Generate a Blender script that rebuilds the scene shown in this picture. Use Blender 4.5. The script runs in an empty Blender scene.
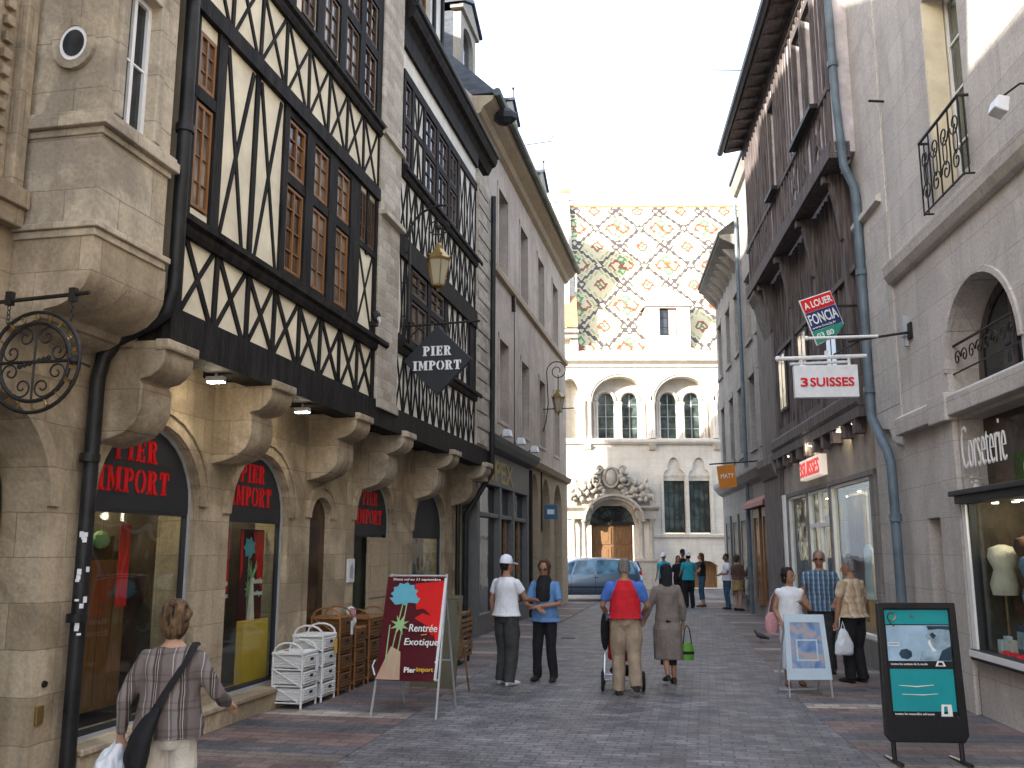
import bpy, bmesh, math, random
from mathutils import Vector, Matrix, noise
from mathutils.geometry import tessellate_polygon
R = math.radians
random.seed(7)
sc = bpy.context.scene
COL = sc.collection

# ------------------------------------------------------------------ camera, sky, sun, exposure
cam_d = bpy.data.cameras.new('camera'); cam = bpy.data.objects.new('camera', cam_d); COL.objects.link(cam)
cam.location = (0, 0, 1.85)
cam.rotation_euler = (R(90) + math.atan(166 / 930), 0, 0)
cam_d.sensor_width = 36; cam_d.lens = 36 * 930 / 1024; cam_d.clip_end = 2000
sc.camera = cam
SUN = Vector((-1.2, -1.0, 0.50)).normalized()       # towards the sun
elev = math.asin(SUN.z)
wd = bpy.data.worlds.new('World'); sc.world = wd; wd.use_nodes = True
nt = wd.node_tree; bg = nt.nodes['Background']
sky = nt.nodes.new('ShaderNodeTexSky'); sky.sky_type = 'NISHITA'; sky.sun_disc = False
sky.sun_elevation = elev; sky.sun_rotation = math.atan2(SUN.x, SUN.y); sky.dust_density = 3.0; sky.air_density = 1.0; sky.ozone_density = 1.0
# thin bright summer haze high up whitens the whole sky
mxs = nt.nodes.new('ShaderNodeMix'); mxs.data_type = 'RGBA'; mxs.inputs[0].default_value = .62; mxs.inputs[7].default_value = (3.2, 3.55, 4.3, 1)
nt.links.new(sky.outputs[0], mxs.inputs[6]); nt.links.new(mxs.outputs[2], bg.inputs[0]); bg.inputs[1].default_value = 0.15
sl = bpy.data.lights.new('sun', 'SUN'); so = bpy.data.objects.new('sun', sl); COL.objects.link(so)
sl.energy = 3.6; sl.angle = R(0.5); sl.color = (1, .94, .85)
so.rotation_euler = (-SUN).to_track_quat('-Z', 'Y').to_euler()
so.location = (0, 0, 60)
vs = sc.view_settings; vs.view_transform = 'Standard'; vs.look = 'None'; vs.exposure = 2.3; vs.gamma = 1; vs.use_curve_mapping = False

# ------------------------------------------------------------------ materials
M = {}
def newmat(name):
    m = bpy.data.materials.new(name); m.use_nodes = True; M[name] = m
    return m, m.node_tree, m.node_tree.nodes['Principled BSDF']
def N(t, kind, **kw):
    n = t.nodes.new(kind)
    for k, v in kw.items():
        if k.startswith('i_'): n.inputs[k[2:].replace('_', ' ')].default_value = v
        else: setattr(n, k, v)
    return n
def mixc(t, a, b, fac, mode='MIX'):
    n = t.nodes.new('ShaderNodeMix'); n.data_type = 'RGBA'; n.blend_type = mode
    for sock, v in ((n.inputs[0], fac), (n.inputs[6], a), (n.inputs[7], b)):
        if hasattr(v, 'links'): t.links.new(v, sock)
        elif isinstance(v, (int, float)): sock.default_value = v
        else: sock.default_value = (*v, 1)
    return n.outputs[2]
def ramp(t, fac, stops, interp='LINEAR'):
    r = t.nodes.new('ShaderNodeValToRGB'); r.color_ramp.interpolation = interp
    e = r.color_ramp.elements
    while len(e) > 1: e.remove(e[0])
    e[0].position = stops[0][0]; e[0].color = (*stops[0][1], 1)
    for p, c in stops[1:]:
        q = e.new(p); q.color = (*c, 1)
    t.links.new(fac, r.inputs[0]); return r.outputs[0]
def plain(name, c, rough=.6, var=.15, scale=4, bump=.0, metal=0, spec=.28, stretch=(1, 1, 1), coat=0):
    m, t, b = newmat(name)
    b.inputs['Roughness'].default_value = rough; b.inputs['Metallic'].default_value = metal
    b.inputs['Specular IOR Level'].default_value = spec; b.inputs['Coat Weight'].default_value = coat
    tc = N(t, 'ShaderNodeTexCoord'); mp = N(t, 'ShaderNodeMapping'); mp.inputs['Scale'].default_value = stretch
    t.links.new(tc.outputs['Object'], mp.inputs[0])
    nz = N(t, 'ShaderNodeTexNoise', i_Scale=scale, i_Detail=6.0, i_Roughness=.6); t.links.new(mp.outputs[0], nz.inputs[0])
    c0 = tuple(max(0, x * (1 - var * 1.6)) for x in c); c1 = tuple(min(1, x * (1 + var)) for x in c)
    t.links.new(ramp(t, nz.outputs[0], [(.3, c0), (.7, c1)]), b.inputs[0])
    if bump:
        bp = N(t, 'ShaderNodeBump', i_Strength=bump, i_Distance=.02)
        n2 = N(t, 'ShaderNodeTexNoise', i_Scale=scale * 6, i_Detail=5.0); t.links.new(mp.outputs[0], n2.inputs[0])
        t.links.new(n2.outputs[0], bp.inputs['Height']); t.links.new(bp.outputs[0], b.inputs['Normal'])
    return m
def stone(name, ca, cb, stain, bw=.62, bh=.33, mortar=.006, mc=None, amt=.5, bump=.5, off=.5, rough=.85, jagged=.02):
    """ashlar: courses with joints, block to block tone, weather stains with shapes of their own"""
    m, t, b = newmat(name); b.inputs['Roughness'].default_value = rough; b.inputs['Specular IOR Level'].default_value = .25
    tc = N(t, 'ShaderNodeTexCoord'); sp = N(t, 'ShaderNodeSeparateXYZ'); t.links.new(tc.outputs['Object'], sp.inputs[0])
    ad = N(t, 'ShaderNodeMath', operation='ADD'); t.links.new(sp.outputs[0], ad.inputs[0]); t.links.new(sp.outputs[1], ad.inputs[1])
    cb_ = N(t, 'ShaderNodeCombineXYZ'); t.links.new(ad.outputs[0], cb_.inputs[0]); t.links.new(sp.outputs[2], cb_.inputs[1])
    dz = N(t, 'ShaderNodeTexNoise', i_Scale=5.0, i_Detail=2.0); t.links.new(tc.outputs['Object'], dz.inputs[0])
    va = N(t, 'ShaderNodeVectorMath', operation='SCALE'); va.inputs['Scale'].default_value = jagged; t.links.new(dz.outputs[1], va.inputs[0])
    vb = N(t, 'ShaderNodeVectorMath', operation='ADD'); t.links.new(cb_.outputs[0], vb.inputs[0]); t.links.new(va.outputs[0], vb.inputs[1])
    br = N(t, 'ShaderNodeTexBrick', i_Scale=1.0, i_Mortar_Size=mortar, i_Mortar_Smooth=.4, i_Brick_Width=bw, i_Row_Height=bh, i_Bias=0.0)
    br.offset = off; br.squash = 1
    br.inputs['Color1'].default_value = (*ca, 1); br.inputs['Color2'].default_value = (*cb, 1)
    mc = mc or tuple(x * .55 for x in ca); br.inputs['Mortar'].default_value = (*mc, 1)
    t.links.new(vb.outputs[0], br.inputs[0])
    n1 = N(t, 'ShaderNodeTexNoise', i_Scale=1.1, i_Detail=8.0, i_Roughness=.65, i_Distortion=.6); t.links.new(tc.outputs['Object'], n1.inputs[0])
    f1 = ramp(t, n1.outputs[0], [(.44, (0, 0, 0)), (.60, (amt, amt, amt))])
    c = mixc(t, br.outputs[0], stain, f1)
    mp = N(t, 'ShaderNodeMapping'); mp.inputs['Scale'].default_value = (5, 5, .5); t.links.new(tc.outputs['Object'], mp.inputs[0])
    n2 = N(t, 'ShaderNodeTexNoise', i_Scale=1.0, i_Detail=5.0); t.links.new(mp.outputs[0], n2.inputs[0])
    f2 = ramp(t, n2.outputs[0], [(.5, (0, 0, 0)), (.75, (amt * .8,) * 3)])
    c = mixc(t, c, tuple(x * .7 for x in stain), f2)
    n3 = N(t, 'ShaderNodeTexNoise', i_Scale=26.0, i_Detail=6.0); t.links.new(tc.outputs['Object'], n3.inputs[0])
    f3 = ramp(t, n3.outputs[0], [(.3, (.84,) * 3), (.7, (1.08,) * 3)])
    c = mixc(t, c, f3, 1.0, 'MULTIPLY'); t.links.new(c, b.inputs[0])
    bp = N(t, 'ShaderNodeBump', i_Strength=bump * .5, i_Distance=.02)
    mm = N(t, 'ShaderNodeMath', operation='MULTIPLY_ADD'); mm.inputs[1].default_value = -1.6
    t.links.new(br.outputs['Fac'], mm.inputs[0]); t.links.new(n3.outputs[0], mm.inputs[2])
    t.links.new(mm.outputs[0], bp.inputs['Height']); t.links.new(bp.outputs[0], b.inputs['Normal'])
    return m
stone('ochre_stone', (.54, .445, .31), (.375, .30, .20), (.17, .13, .085), .75, .36, amt=.62, bump=.8)
stone('grey_ochre_stone', (.55, .47, .35), (.46, .38, .265), (.17, .145, .115), .85, .42, mortar=.006, amt=.62, bump=.8)
stone('pink_render', (.54, .46, .385), (.51, .435, .36), (.30, .245, .20), 9, 9, mortar=.0, amt=.45, bump=.25)
stone('rubble', (.58, .52, .42), (.36, .30, .23), (.3, .26, .2), .34, .15, mortar=.014, mc=(.46, .42, .35), amt=.3, bump=.9, jagged=.09)
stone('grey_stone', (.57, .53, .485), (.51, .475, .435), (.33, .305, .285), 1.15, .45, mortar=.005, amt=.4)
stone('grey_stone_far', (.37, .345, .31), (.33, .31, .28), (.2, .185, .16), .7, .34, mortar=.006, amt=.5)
stone('plinth_stone', (.27, .25, .225), (.24, .22, .2), (.14, .13, .12), 1.2, .6, amt=.5)
stone('pale_stone', (.62, .575, .50), (.57, .525, .45), (.36, .31, .24), .9, .42, mortar=.004, amt=.3, bump=.3)
stone('carved_stone', (.36, .325, .275), (.33, .295, .25), (.2, .18, .15), 3, 3, mortar=0, amt=.5, bump=.6)
stone('beige_stone', (.43, .34, .23), (.40, .315, .21), (.28, .215, .14), .8, .4, mortar=.004, amt=.3)
plain('black_timber', (.019, .016, .014), .75, .5, 6, .5, spec=.15, stretch=(1.5, 1.5, .3))
plain('brown_timber', (.12, .10, .095), .75, .45, 5, .4, stretch=(4, 4, .35))
plain('fascia_beige', (.33, .275, .22), .6, .2, 2, .1)
plain('grey_timber', (.19, .17, .155), .8, .4, 5, .4, stretch=(6, 6, .3))
plain('plaster_cream', (.74, .66, .48), .85, .14, 2, .3)
plain('plaster_white', (.74, .70, .60), .85, .10, 3, .15)
plain('plaster_grey', (.55, .51, .52), .85, .2, 3, .15)
plain('zinc', (.16, .18, .20), .45, .25, 3, .1, metal=.4)
plain('slate', (.06, .07, .085), .5, .3, 3, .3, stretch=(1, 1, 4))
plain('gutter_green', (.075, .095, .085), .5, .3, 3, .1)
plain('pipe_black', (.018, .018, .018), .45, .4, 5, .1)
plain('pipe_blue', (.115, .155, .185), .5, .2, 3, .05)
plain('iron', (.018, .016, .014), .5, .3, 8, .2)
plain('gold_letter', (.36, .28, .10), .5, .15, 8, metal=.2)
plain('orange_wood', (.23, .105, .035), .5, .2, 5, .1, stretch=(6, 6, .6))
plain('dark_orange_wood', (.085, .045, .02), .6, .4, 5, .1, stretch=(6, 6, .6))
plain('oak_door', (.20, .105, .045), .6, .3, 4, .4, stretch=(8, 8, .5))
plain('white_paint', (.78, .78, .76), .45, .05, 6)
plain('grey_paint', (.36, .38, .40), .5, .08, 4)
plain('shop_grey', (.13, .135, .13), .5, .12, 3)
plain('sign_black', (.028, .030, .034), .5, .1, 3)
plain('sign_red', (.62, .006, .010), .45, .04, 6)
plain('red_frame', (.25, .03, .03), .5, .1, 6)
plain('yellow_frame', (.62, .36, .05), .5, .1, 6)
plain('blue_paint', (.06, .13, .22), .5, .1, 6)
plain('orange_sign', (.58, .20, .015), .45, .06, 6)
plain('navy', (.012, .03, .13), .45, .05, 6)
plain('sign_green', (.02, .26, .18), .45, .05, 6)
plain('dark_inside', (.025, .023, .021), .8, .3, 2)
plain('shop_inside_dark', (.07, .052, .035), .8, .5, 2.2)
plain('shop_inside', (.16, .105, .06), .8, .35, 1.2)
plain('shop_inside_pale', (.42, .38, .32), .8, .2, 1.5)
plain('curtain', (.42, .38, .30), .9, .15, 3, .2, stretch=(14, 14, .4))
plain('curtain_red', (.40, .07, .025), .9, .3, 3, .2, stretch=(10, 10, 1))
plain('terracotta', (.46, .22, .11), .8, .25, 4, .4)
plain('wicker', (.20, .095, .035), .65, .45, 60, .8)
plain('rattan', (.27, .12, .04), .5, .2, 12, .1)
plain('white_rattan', (.74, .74, .73), .5, .08, 50, .5)
plain('crate_wood', (.22, .12, .055), .7, .3, 8, .3)
plain('aluminium', (.62, .63, .65), .35, .05, 8, metal=.7)
plain('maroon', (.085, .012, .018), .25, .1, 3, coat=.12)
plain('poster_red', (.66, .02, .02), .25, .1, 3, coat=.12)
plain('poster_blue', (.13, .42, .52), .25, .1, 3, coat=.12)
plain('poster_green', (.32, .52, .25), .25, .1, 3, coat=.12)
plain('poster_pink', (.52, .33, .24), .25, .1, 3, coat=.12)
plain('poster_yellow', (.68, .42, .05), .3, .1, 3, coat=.12)
plain('white_letter', (.82, .82, .8), .4, .04, 8)
plain('teal', (.015, .30, .33), .25, .06, 3, coat=.12)
plain('board_black', (.014, .014, .016), .3, .1, 5, coat=.3)
plain('photo_sky', (.36, .52, .66), .25, .25, 3, coat=.12)
plain('photo_dark', (.03, .06, .09), .25, .3, 6, coat=.12)
plain('photo_face', (.30, .42, .52), .25, .3, 8, coat=.12)
plain('pale_blue_print', (.20, .34, .55), .3, .3, 5, coat=.1)
m, t, b = newmat('blurred_print'); b.inputs['Roughness'].default_value = .35
tc = N(t, 'ShaderNodeTexCoord'); nz = N(t, 'ShaderNodeTexNoise', i_Scale=4.2, i_Detail=2.0, i_Distortion=1.2); t.links.new(tc.outputs['Object'], nz.inputs[0])
t.links.new(ramp(t, nz.outputs[0], [(.3, (.08, .16, .34)), (.47, (.20, .33, .56)), (.56, (.42, .38, .42)), (.64, (.50, .38, .32)), (.75, (.36, .46, .62))]), b.inputs[0])
plain('pale_blue_frame', (.52, .64, .74), .4, .05, 5)
plain('print_flesh', (.50, .36, .28), .3, .3, 9, coat=.1)
plain('olive_board', (.13, .125, .085), .6, .15, 4)
plain('rubber', (.02, .02, .02), .8, .2, 20)
plain('fabric_black', (.014, .014, .016), .85, .2, 30, .3)
plain('brass', (.34, .23, .08), .35, .2, 10, metal=.8)
plain('plastic_white', (.72, .74, .76), .35, .06, 12)
plain('pot', (.58, .50, .44), .7, .1, 8)
plain('leaf', (.06, .11, .03), .7, .3, 20)
plain('pigeon_grey', (.06, .065, .075), .6, .3, 20)
# people
plain('skin', (.46, .27, .185), .55, .08, 14)
plain('skin_tan', (.34, .18, .11), .55, .08, 14)
plain('skin_dark', (.20, .105, .065), .55, .08, 14)
plain('hair_dark', (.022, .015, .011), .6, .4, 60, .6, stretch=(1, 1, .18))
plain('hair_brown', (.10, .052, .024), .6, .6, 45, .8, stretch=(1, 1, .18))
plain('hair_streaked', (.17, .105, .055), .6, .75, 40, .9, stretch=(1, 1, .18))
plain('hair_red', (.13, .042, .018), .6, .4, 50, .7, stretch=(1, 1, .18))
plain('hair_grey', (.22, .21, .2), .6, .4, 50, .6, stretch=(1, 1, .18))
plain('cloth_white', (.74, .76, .80), .85, .06, 10, .3)
plain('cloth_cap', (.74, .76, .84), .8, .04, 10, .2)
plain('cloth_blue', (.12, .25, .48), .85, .12, 14, .35)
plain('cloth_black', (.016, .016, .019), .85, .2, 14, .3)
plain('cloth_charcoal', (.05, .052, .05), .85, .2, 9, .5)
plain('cloth_red', (.56, .018, .028), .85, .12, 8, .4)
plain('cloth_sleeve_blue', (.07, .17, .52), .85, .12, 10, .3)
plain('cloth_khaki', (.33, .255, .18), .85, .15, 7, .6)
plain('cloth_grey_coat', (.20, .17, .15), .9, .12, 9, .5)
plain('cloth_cream', (.66, .61, .52), .85, .08, 9, .4)
plain('cloth_turquoise', (.03, .34, .42), .85, .12, 10, .3)
plain('cloth_denim', (.05, .11, .17), .85, .25, 10, .3)
plain('cloth_brown', (.11, .06, .045), .85, .2, 10, .3)
plain('cloth_ochre', (.32, .22, .10), .85, .2, 10, .3)
plain('cloth_pink', (.55, .28, .30), .8, .15, 10, .3)
plain('shoe_dark', (.03, .025, .022), .6, .2, 10)
plain('shoe_white', (.68, .68, .66), .6, .1, 10)
plain('sandal', (.16, .08, .045), .6, .2, 10)
plain('bag_green', (.10, .28, .03), .5, .2, 14)
def glass(name, col=(.02, .025, .03), rough=.06):
    m, t, b = newmat(name); b.inputs[0].default_value = (*col, 1); b.inputs['Roughness'].default_value = rough
    tc = N(t, 'ShaderNodeTexCoord'); nz = N(t, 'ShaderNodeTexNoise', i_Scale=2.2, i_Detail=2.0); t.links.new(tc.outputs['Object'], nz.inputs[0])
    bp = N(t, 'ShaderNodeBump', i_Strength=.12, i_Distance=.05); t.links.new(nz.outputs[0], bp.inputs['Height']); t.links.new(bp.outputs[0], b.inputs['Normal'])
    t.links.new(ramp(t, nz.outputs[0], [(.4, tuple(x * .6 for x in col)), (.65, tuple(x * 1.8 for x in col))]), b.inputs[0])
    return m
glass('glass'); glass('glass_warm', (.10, .065, .035), .15); glass('glass_brown', (.05, .028, .014), .12); glass('glass_green', (.045, .06, .055), .1); glass('glass_leaded', (.17, .145, .12), .18)
glass('car_glass', (.10, .22, .30), .05)
m, t, b = newmat('shop_glass')
out = t.nodes['Material Output']; tr = N(t, 'ShaderNodeBsdfTransparent'); gl = N(t, 'ShaderNodeBsdfGlossy', i_Roughness=.02); gl.inputs[0].default_value = (.9, .95, 1, 1)
tr.inputs[0].default_value = (.86, .9, .88, 1)
lw = N(t, 'ShaderNodeLayerWeight', i_Blend=.5); pw_ = N(t, 'ShaderNodeMath', operation='POWER'); pw_.inputs[1].default_value = 3.2; t.links.new(lw.outputs['Facing'], pw_.inputs[0])
fr = N(t, 'ShaderNodeMath', operation='MULTIPLY_ADD'); fr.inputs[1].default_value = .13; fr.inputs[2].default_value = .03; t.links.new(pw_.outputs[0], fr.inputs[0]); mx = N(t, 'ShaderNodeMixShader'); t.links.new(fr.outputs[0], mx.inputs[0])
tcg = N(t, 'ShaderNodeTexCoord'); nzg = N(t, 'ShaderNodeTexNoise', i_Scale=1.6, i_Detail=1.0); t.links.new(tcg.outputs['Object'], nzg.inputs[0]); bpg = N(t, 'ShaderNodeBump', i_Strength=.25, i_Distance=.05); t.links.new(nzg.outputs[0], bpg.inputs['Height']); t.links.new(bpg.outputs[0], gl.inputs['Normal']); t.links.new(tr.outputs[0], mx.inputs[1]); t.links.new(gl.outputs[0], mx.inputs[2]); t.links.new(mx.outputs[0], out.inputs[0])
def emit(name, c, s):
    m, t, b = newmat(name); b.inputs[0].default_value = (*c, 1); b.inputs['Emission Color'].default_value = (*c, 1); b.inputs['Emission Strength'].default_value = s
emit('lamp_glow', (1, .93, .8), 6); emit('sign_glow', (.8, .68, .58), .12); emit('letter_glow', (.75, .04, .04), .12)
m, t, b = newmat('lantern_glass'); b.inputs[0].default_value = (.55, .48, .33, 1); b.inputs['Roughness'].default_value = .2; b.inputs['Alpha'].default_value = .65
m, t, b = newmat('car_paint'); b.inputs[0].default_value = (.13, .19, .26, 1); b.inputs['Metallic'].default_value = .6; b.inputs['Roughness'].default_value = .28; b.inputs['Coat Weight'].default_value = .6
# plastic bag (thin, lets light through)
m, t, b = newmat('plastic_bag'); b.inputs[0].default_value = (.75, .79, .84, 1); b.inputs['Roughness'].default_value = .35; b.inputs['Transmission Weight'].default_value = .15
# plaid jacket / check shirts: woven stripes
def plaid(name, base, stripes, cross, sc1=9.0, warp=.01):
    m, t, b = newmat(name); b.inputs['Roughness'].default_value = .9
    tc = N(t, 'ShaderNodeTexCoord'); sp = N(t, 'ShaderNodeSeparateXYZ')
    nz = N(t, 'ShaderNodeTexNoise', i_Scale=5.0); t.links.new(tc.outputs['Object'], nz.inputs[0])
    sv = N(t, 'ShaderNodeVectorMath', operation='SCALE'); sv.inputs['Scale'].default_value = warp * 4; t.links.new(nz.outputs[1], sv.inputs[0])
    av = N(t, 'ShaderNodeVectorMath', operation='ADD'); t.links.new(tc.outputs['Object'], av.inputs[0]); t.links.new(sv.outputs[0], av.inputs[1])
    t.links.new(av.outputs[0], sp.inputs[0])
    def fr_(o, s):
        a = N(t, 'ShaderNodeMath', operation='MULTIPLY'); a.inputs[1].default_value = s; t.links.new(o, a.inputs[0])
        f = N(t, 'ShaderNodeMath', operation='FRACT'); t.links.new(a.outputs[0], f.inputs[0]); return f.outputs[0]
    cx = ramp(t, fr_(sp.outputs[0], sc1), stripes, 'CONSTANT')
    cz = ramp(t, fr_(sp.outputs[2], sc1), cross, 'CONSTANT')
    c = mixc(t, cx, cz, .45, 'MULTIPLY'); t.links.new(c, b.inputs[0])
    bp = N(t, 'ShaderNodeBump', i_Strength=.5, i_Distance=.01); n2 = N(t, 'ShaderNodeTexNoise', i_Scale=12.0, i_Detail=3.0); t.links.new(tc.outputs['Object'], n2.inputs[0])
    t.links.new(n2.outputs[0], bp.inputs['Height']); t.links.new(bp.outputs[0], b.inputs['Normal'])
D = (.060, .042, .038); G = (.135, .108, .10)
plaid('jacket_plaid', D, [(0, G), (.30, (.36, .34, .33)), (.33, G), (.42, (.20, .17, .16)), (.60, D), (.68, (.33, .30, .26)), (.70, D), (.76, (.38, .36, .34)), (.785, (.08, .06, .06)), (.92, G)],
      [(0, (1, 1, 1)), (.45, (.45, .42, .44)), (.55, (1, 1, 1)), (.72, (.6, .56, .56)), (.78, (1, 1, 1))], 6.6)
plaid('check_shirt', D, [(0, (.05, .10, .16)), (.5, (.28, .36, .42)), (.75, (.10, .16, .24))], [(0, (1, 1, 1)), (.5, (.45, .5, .6))], 14)
plaid('print_shirt', D, [(0, (.46, .36, .24)), (.4, (.36, .26, .16)), (.6, (.55, .46, .34))], [(0, (1, 1, 1)), (.6, (.75, .6, .45))], 8, .06)
# paving: bands of red, cream and grey setts across the pavements; plain grey setts in the carriageway
def paving(name, bands, per, sw, sh, mort):
    m, t, b = newmat(name); b.inputs['Roughness'].default_value = .62; b.inputs['Specular IOR Level'].default_value = .45
    tc = N(t, 'ShaderNodeTexCoord'); sp = N(t, 'ShaderNodeSeparateXYZ'); t.links.new(tc.outputs['Object'], sp.inputs[0])
    nb = N(t, 'ShaderNodeTexNoise', i_Scale=3.0, i_Detail=2.0); t.links.new(tc.outputs['Object'], nb.inputs[0])
    br = N(t, 'ShaderNodeTexBrick', i_Scale=1.0, i_Mortar_Size=mort, i_Mortar_Smooth=.3, i_Brick_Width=sw, i_Row_Height=sh)
    cbx = N(t, 'ShaderNodeCombineXYZ'); t.links.new(sp.outputs[1], cbx.inputs[0]); t.links.new(sp.outputs[0], cbx.inputs[1])
    t.links.new(cbx.outputs[0], br.inputs[0])
    br.inputs['Color1'].default_value = (.72, .72, .74, 1); br.inputs['Color2'].default_value = (1.22, 1.2, 1.2, 1); br.inputs['Mortar'].default_value = (.58, .57, .58, 1)
    if bands:
        a = N(t, 'ShaderNodeMath', operation='MULTIPLY'); a.inputs[1].default_value = 1 / per; t.links.new(sp.outputs[0], a.inputs[0])
        fcn = N(t, 'ShaderNodeMath', operation='FRACT'); t.links.new(a.outputs[0], fcn.inputs[0])
        c = ramp(t, fcn.outputs[0], bands, 'CONSTANT')
    else:
        c = ramp(t, nb.outputs[0], [(.35, (.128, .124, .130)), (.65, (.215, .205, .205))])
    c = mixc(t, c, br.outputs[0], 1, 'MULTIPLY')
    n1 = N(t, 'ShaderNodeTexNoise', i_Scale=.9, i_Detail=7.0, i_Roughness=.7); t.links.new(tc.outputs['Object'], n1.inputs[0])
    c = mixc(t, c, ramp(t, n1.outputs[0], [(.33, (.62,) * 3), (.5, (.95,) * 3), (.67, (1.38,) * 3)]), 1, 'MULTIPLY')
    n4 = N(t, 'ShaderNodeTexNoise', i_Scale=30.0, i_Detail=4.0); t.links.new(tc.outputs['Object'], n4.inputs[0])
    c = mixc(t, c, ramp(t, n4.outputs[0], [(.3, (.8,) * 3), (.7, (1.15,) * 3)]), 1, 'MULTIPLY')
    t.links.new(c, b.inputs[0])
    rr = ramp(t, n1.outputs[0], [(.3, (.45,) * 3), (.7, (.75,) * 3)]); t.links.new(rr, b.inputs['Roughness'])
    bp = N(t, 'ShaderNodeBump', i_Strength=1.0, i_Distance=.016)
    mm = N(t, 'ShaderNodeMath', operation='MULTIPLY_ADD'); mm.inputs[1].default_value = -1.0
    t.links.new(br.outputs['Fac'], mm.inputs[0]); t.links.new(n4.outputs[0], mm.inputs[2])
    t.links.new(mm.outputs[0], bp.inputs['Height']); t.links.new(bp.outputs[0], b.inputs['Normal'])
RD = (.185, .128, .115); GY = (.14, .132, .135); CR = (.33, .285, .235); DK = (.105, .10, .108)
paving('band_paving', [(0, RD), (.20, DK), (.34, RD), (.46, CR), (.56, GY), (.70, RD), (.80, (.17, .14, .12)), (.88, DK)], 3.3, .32, .165, .008)
paving('sett_paving', None, 1, .22, .11, .009)
paving('plain_paving', [(0, (.155, .14, .13)), (.5, (.125, .12, .118))], 1.9, .5, .32, .006)

# ------------------------------------------------------------------ frames and mesh builder
class Facade:
    def __init__(s, ox, oy, deg, sgn):
        s.o = (ox, oy); s.a = R(deg); s.d = (math.sin(s.a), math.cos(s.a)); s.sgn = sgn
    def w(s, u, n, z=0):
        zx = (-s.d[1], s.d[0])
        return Vector((s.o[0] + s.d[0] * u + zx[0] * n * s.sgn, s.o[1] + s.d[1] * u + zx[1] * n * s.sgn, z))
FL = Facade(-5.297, 0, 11.54, -1)     # left row of houses, u runs up the street, n out into it
FR = Facade(4.3, 0, 5.4, 1)           # right row
FC = Facade(0, 46, 90, -1)            # the palace across the end of the street
class Frame:
    def __init__(s, fac=None, u0=0, loc=(0, 0, 0), yaw=0):
        if fac: s.loc = fac.w(u0, 0); s.yaw = R(90) - fac.a; s.sgn = fac.sgn; s.u0 = u0
        else: s.loc = Vector(loc); s.yaw = yaw; s.sgn = 1; s.u0 = 0
    def p(s, u, n, z): return Vector((u - s.u0, s.sgn * n, z))
def tag(o, label=None, cat=None, group=None, kind=None):
    if label: o['label'] = label
    if cat: o['category'] = cat
    if group: o['group'] = group
    if kind: o['kind'] = kind
    return o
def thing(name, label, cat, fr, group=None):
    o = bpy.data.objects.new(name, None); COL.objects.link(o); o.empty_display_size = .2
    o.location = fr.loc; o.rotation_euler = (0, 0, fr.yaw)
    return tag(o, label, cat, group)
def circ(r, k, cx=0, cy=0, a0=0, a1=2 * math.pi, ry=None, closed=True):
    ry = ry or r; n = k if closed else k + 1
    return [(cx + r * math.cos(a0 + (a1 - a0) * i / k), cy + ry * math.sin(a0 + (a1 - a0) * i / k)) for i in range(n)]
def arch(u0, u1, z0, zs, zt, k=14):
    """outline of an arched opening, anticlockwise from bottom left"""
    c = (u0 + u1) / 2; r = (u1 - u0) / 2
    return [(u0, z0), (u1, z0)] + [(c + r * math.cos(math.pi * i / k), zs + (zt - zs) * math.sin(math.pi * i / k)) for i in range(k + 1)]
def rect(u0, u1, z0, z1): return [(u0, z0), (u1, z0), (u1, z1), (u0, z1)]
_tc = {}
WORK = bpy.data.scenes.new('work')
def evaluated(o):
    WORK.collection.objects.link(o); vl = WORK.view_layers[0]; vl.update(); return o.evaluated_get(vl.depsgraph)
def text2d(s, bold=0.0, shear=0.0):
    k = (s, bold, shear)
    if k in _tc: return _tc[k]
    cu = bpy.data.curves.new('t', 'FONT'); cu.body = s; cu.size = 1; cu.offset = bold; cu.shear = shear; cu.resolution_u = 3; cu.extrude = .05
    ob = bpy.data.objects.new('t', cu); me = evaluated(ob).to_mesh()
    V = [v.co.copy() for v in me.vertices]; Fc = [tuple(p.vertices) for p in me.polygons]
    ob.to_mesh_clear(); bpy.data.objects.remove(ob); bpy.data.curves.remove(cu)
    if V:
        x0 = min(v.x for v in V); x1 = max(v.x for v in V); y0 = min(v.y for v in V); y1 = max(v.y for v in V)
        V = [Vector(((v.x - x0) / (x1 - x0), (v.y - y0) / (y1 - y0), v.z / .05)) for v in V]
    _tc[k] = (V, Fc); return _tc[k]
SPLIT = {'string_course', 'arch_moulding', 'window_surround', 'downpipe', 'pane', 'leg', 'front_leg', 'rear_leg', 'foot', 'tympanum', 'cornice_bracket', 'portal_pedestal', 'shop_window', 'ledge', 'corbel', 'moulding', 'joist', 'window_sill', 'roof_hook', 'plinth', 'cable', 'red_flower', 'wall_display', 'wooden_panel', 'teal_panel', 'torn_stickers', 'side_wall', 'white_print', 'display'}
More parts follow.
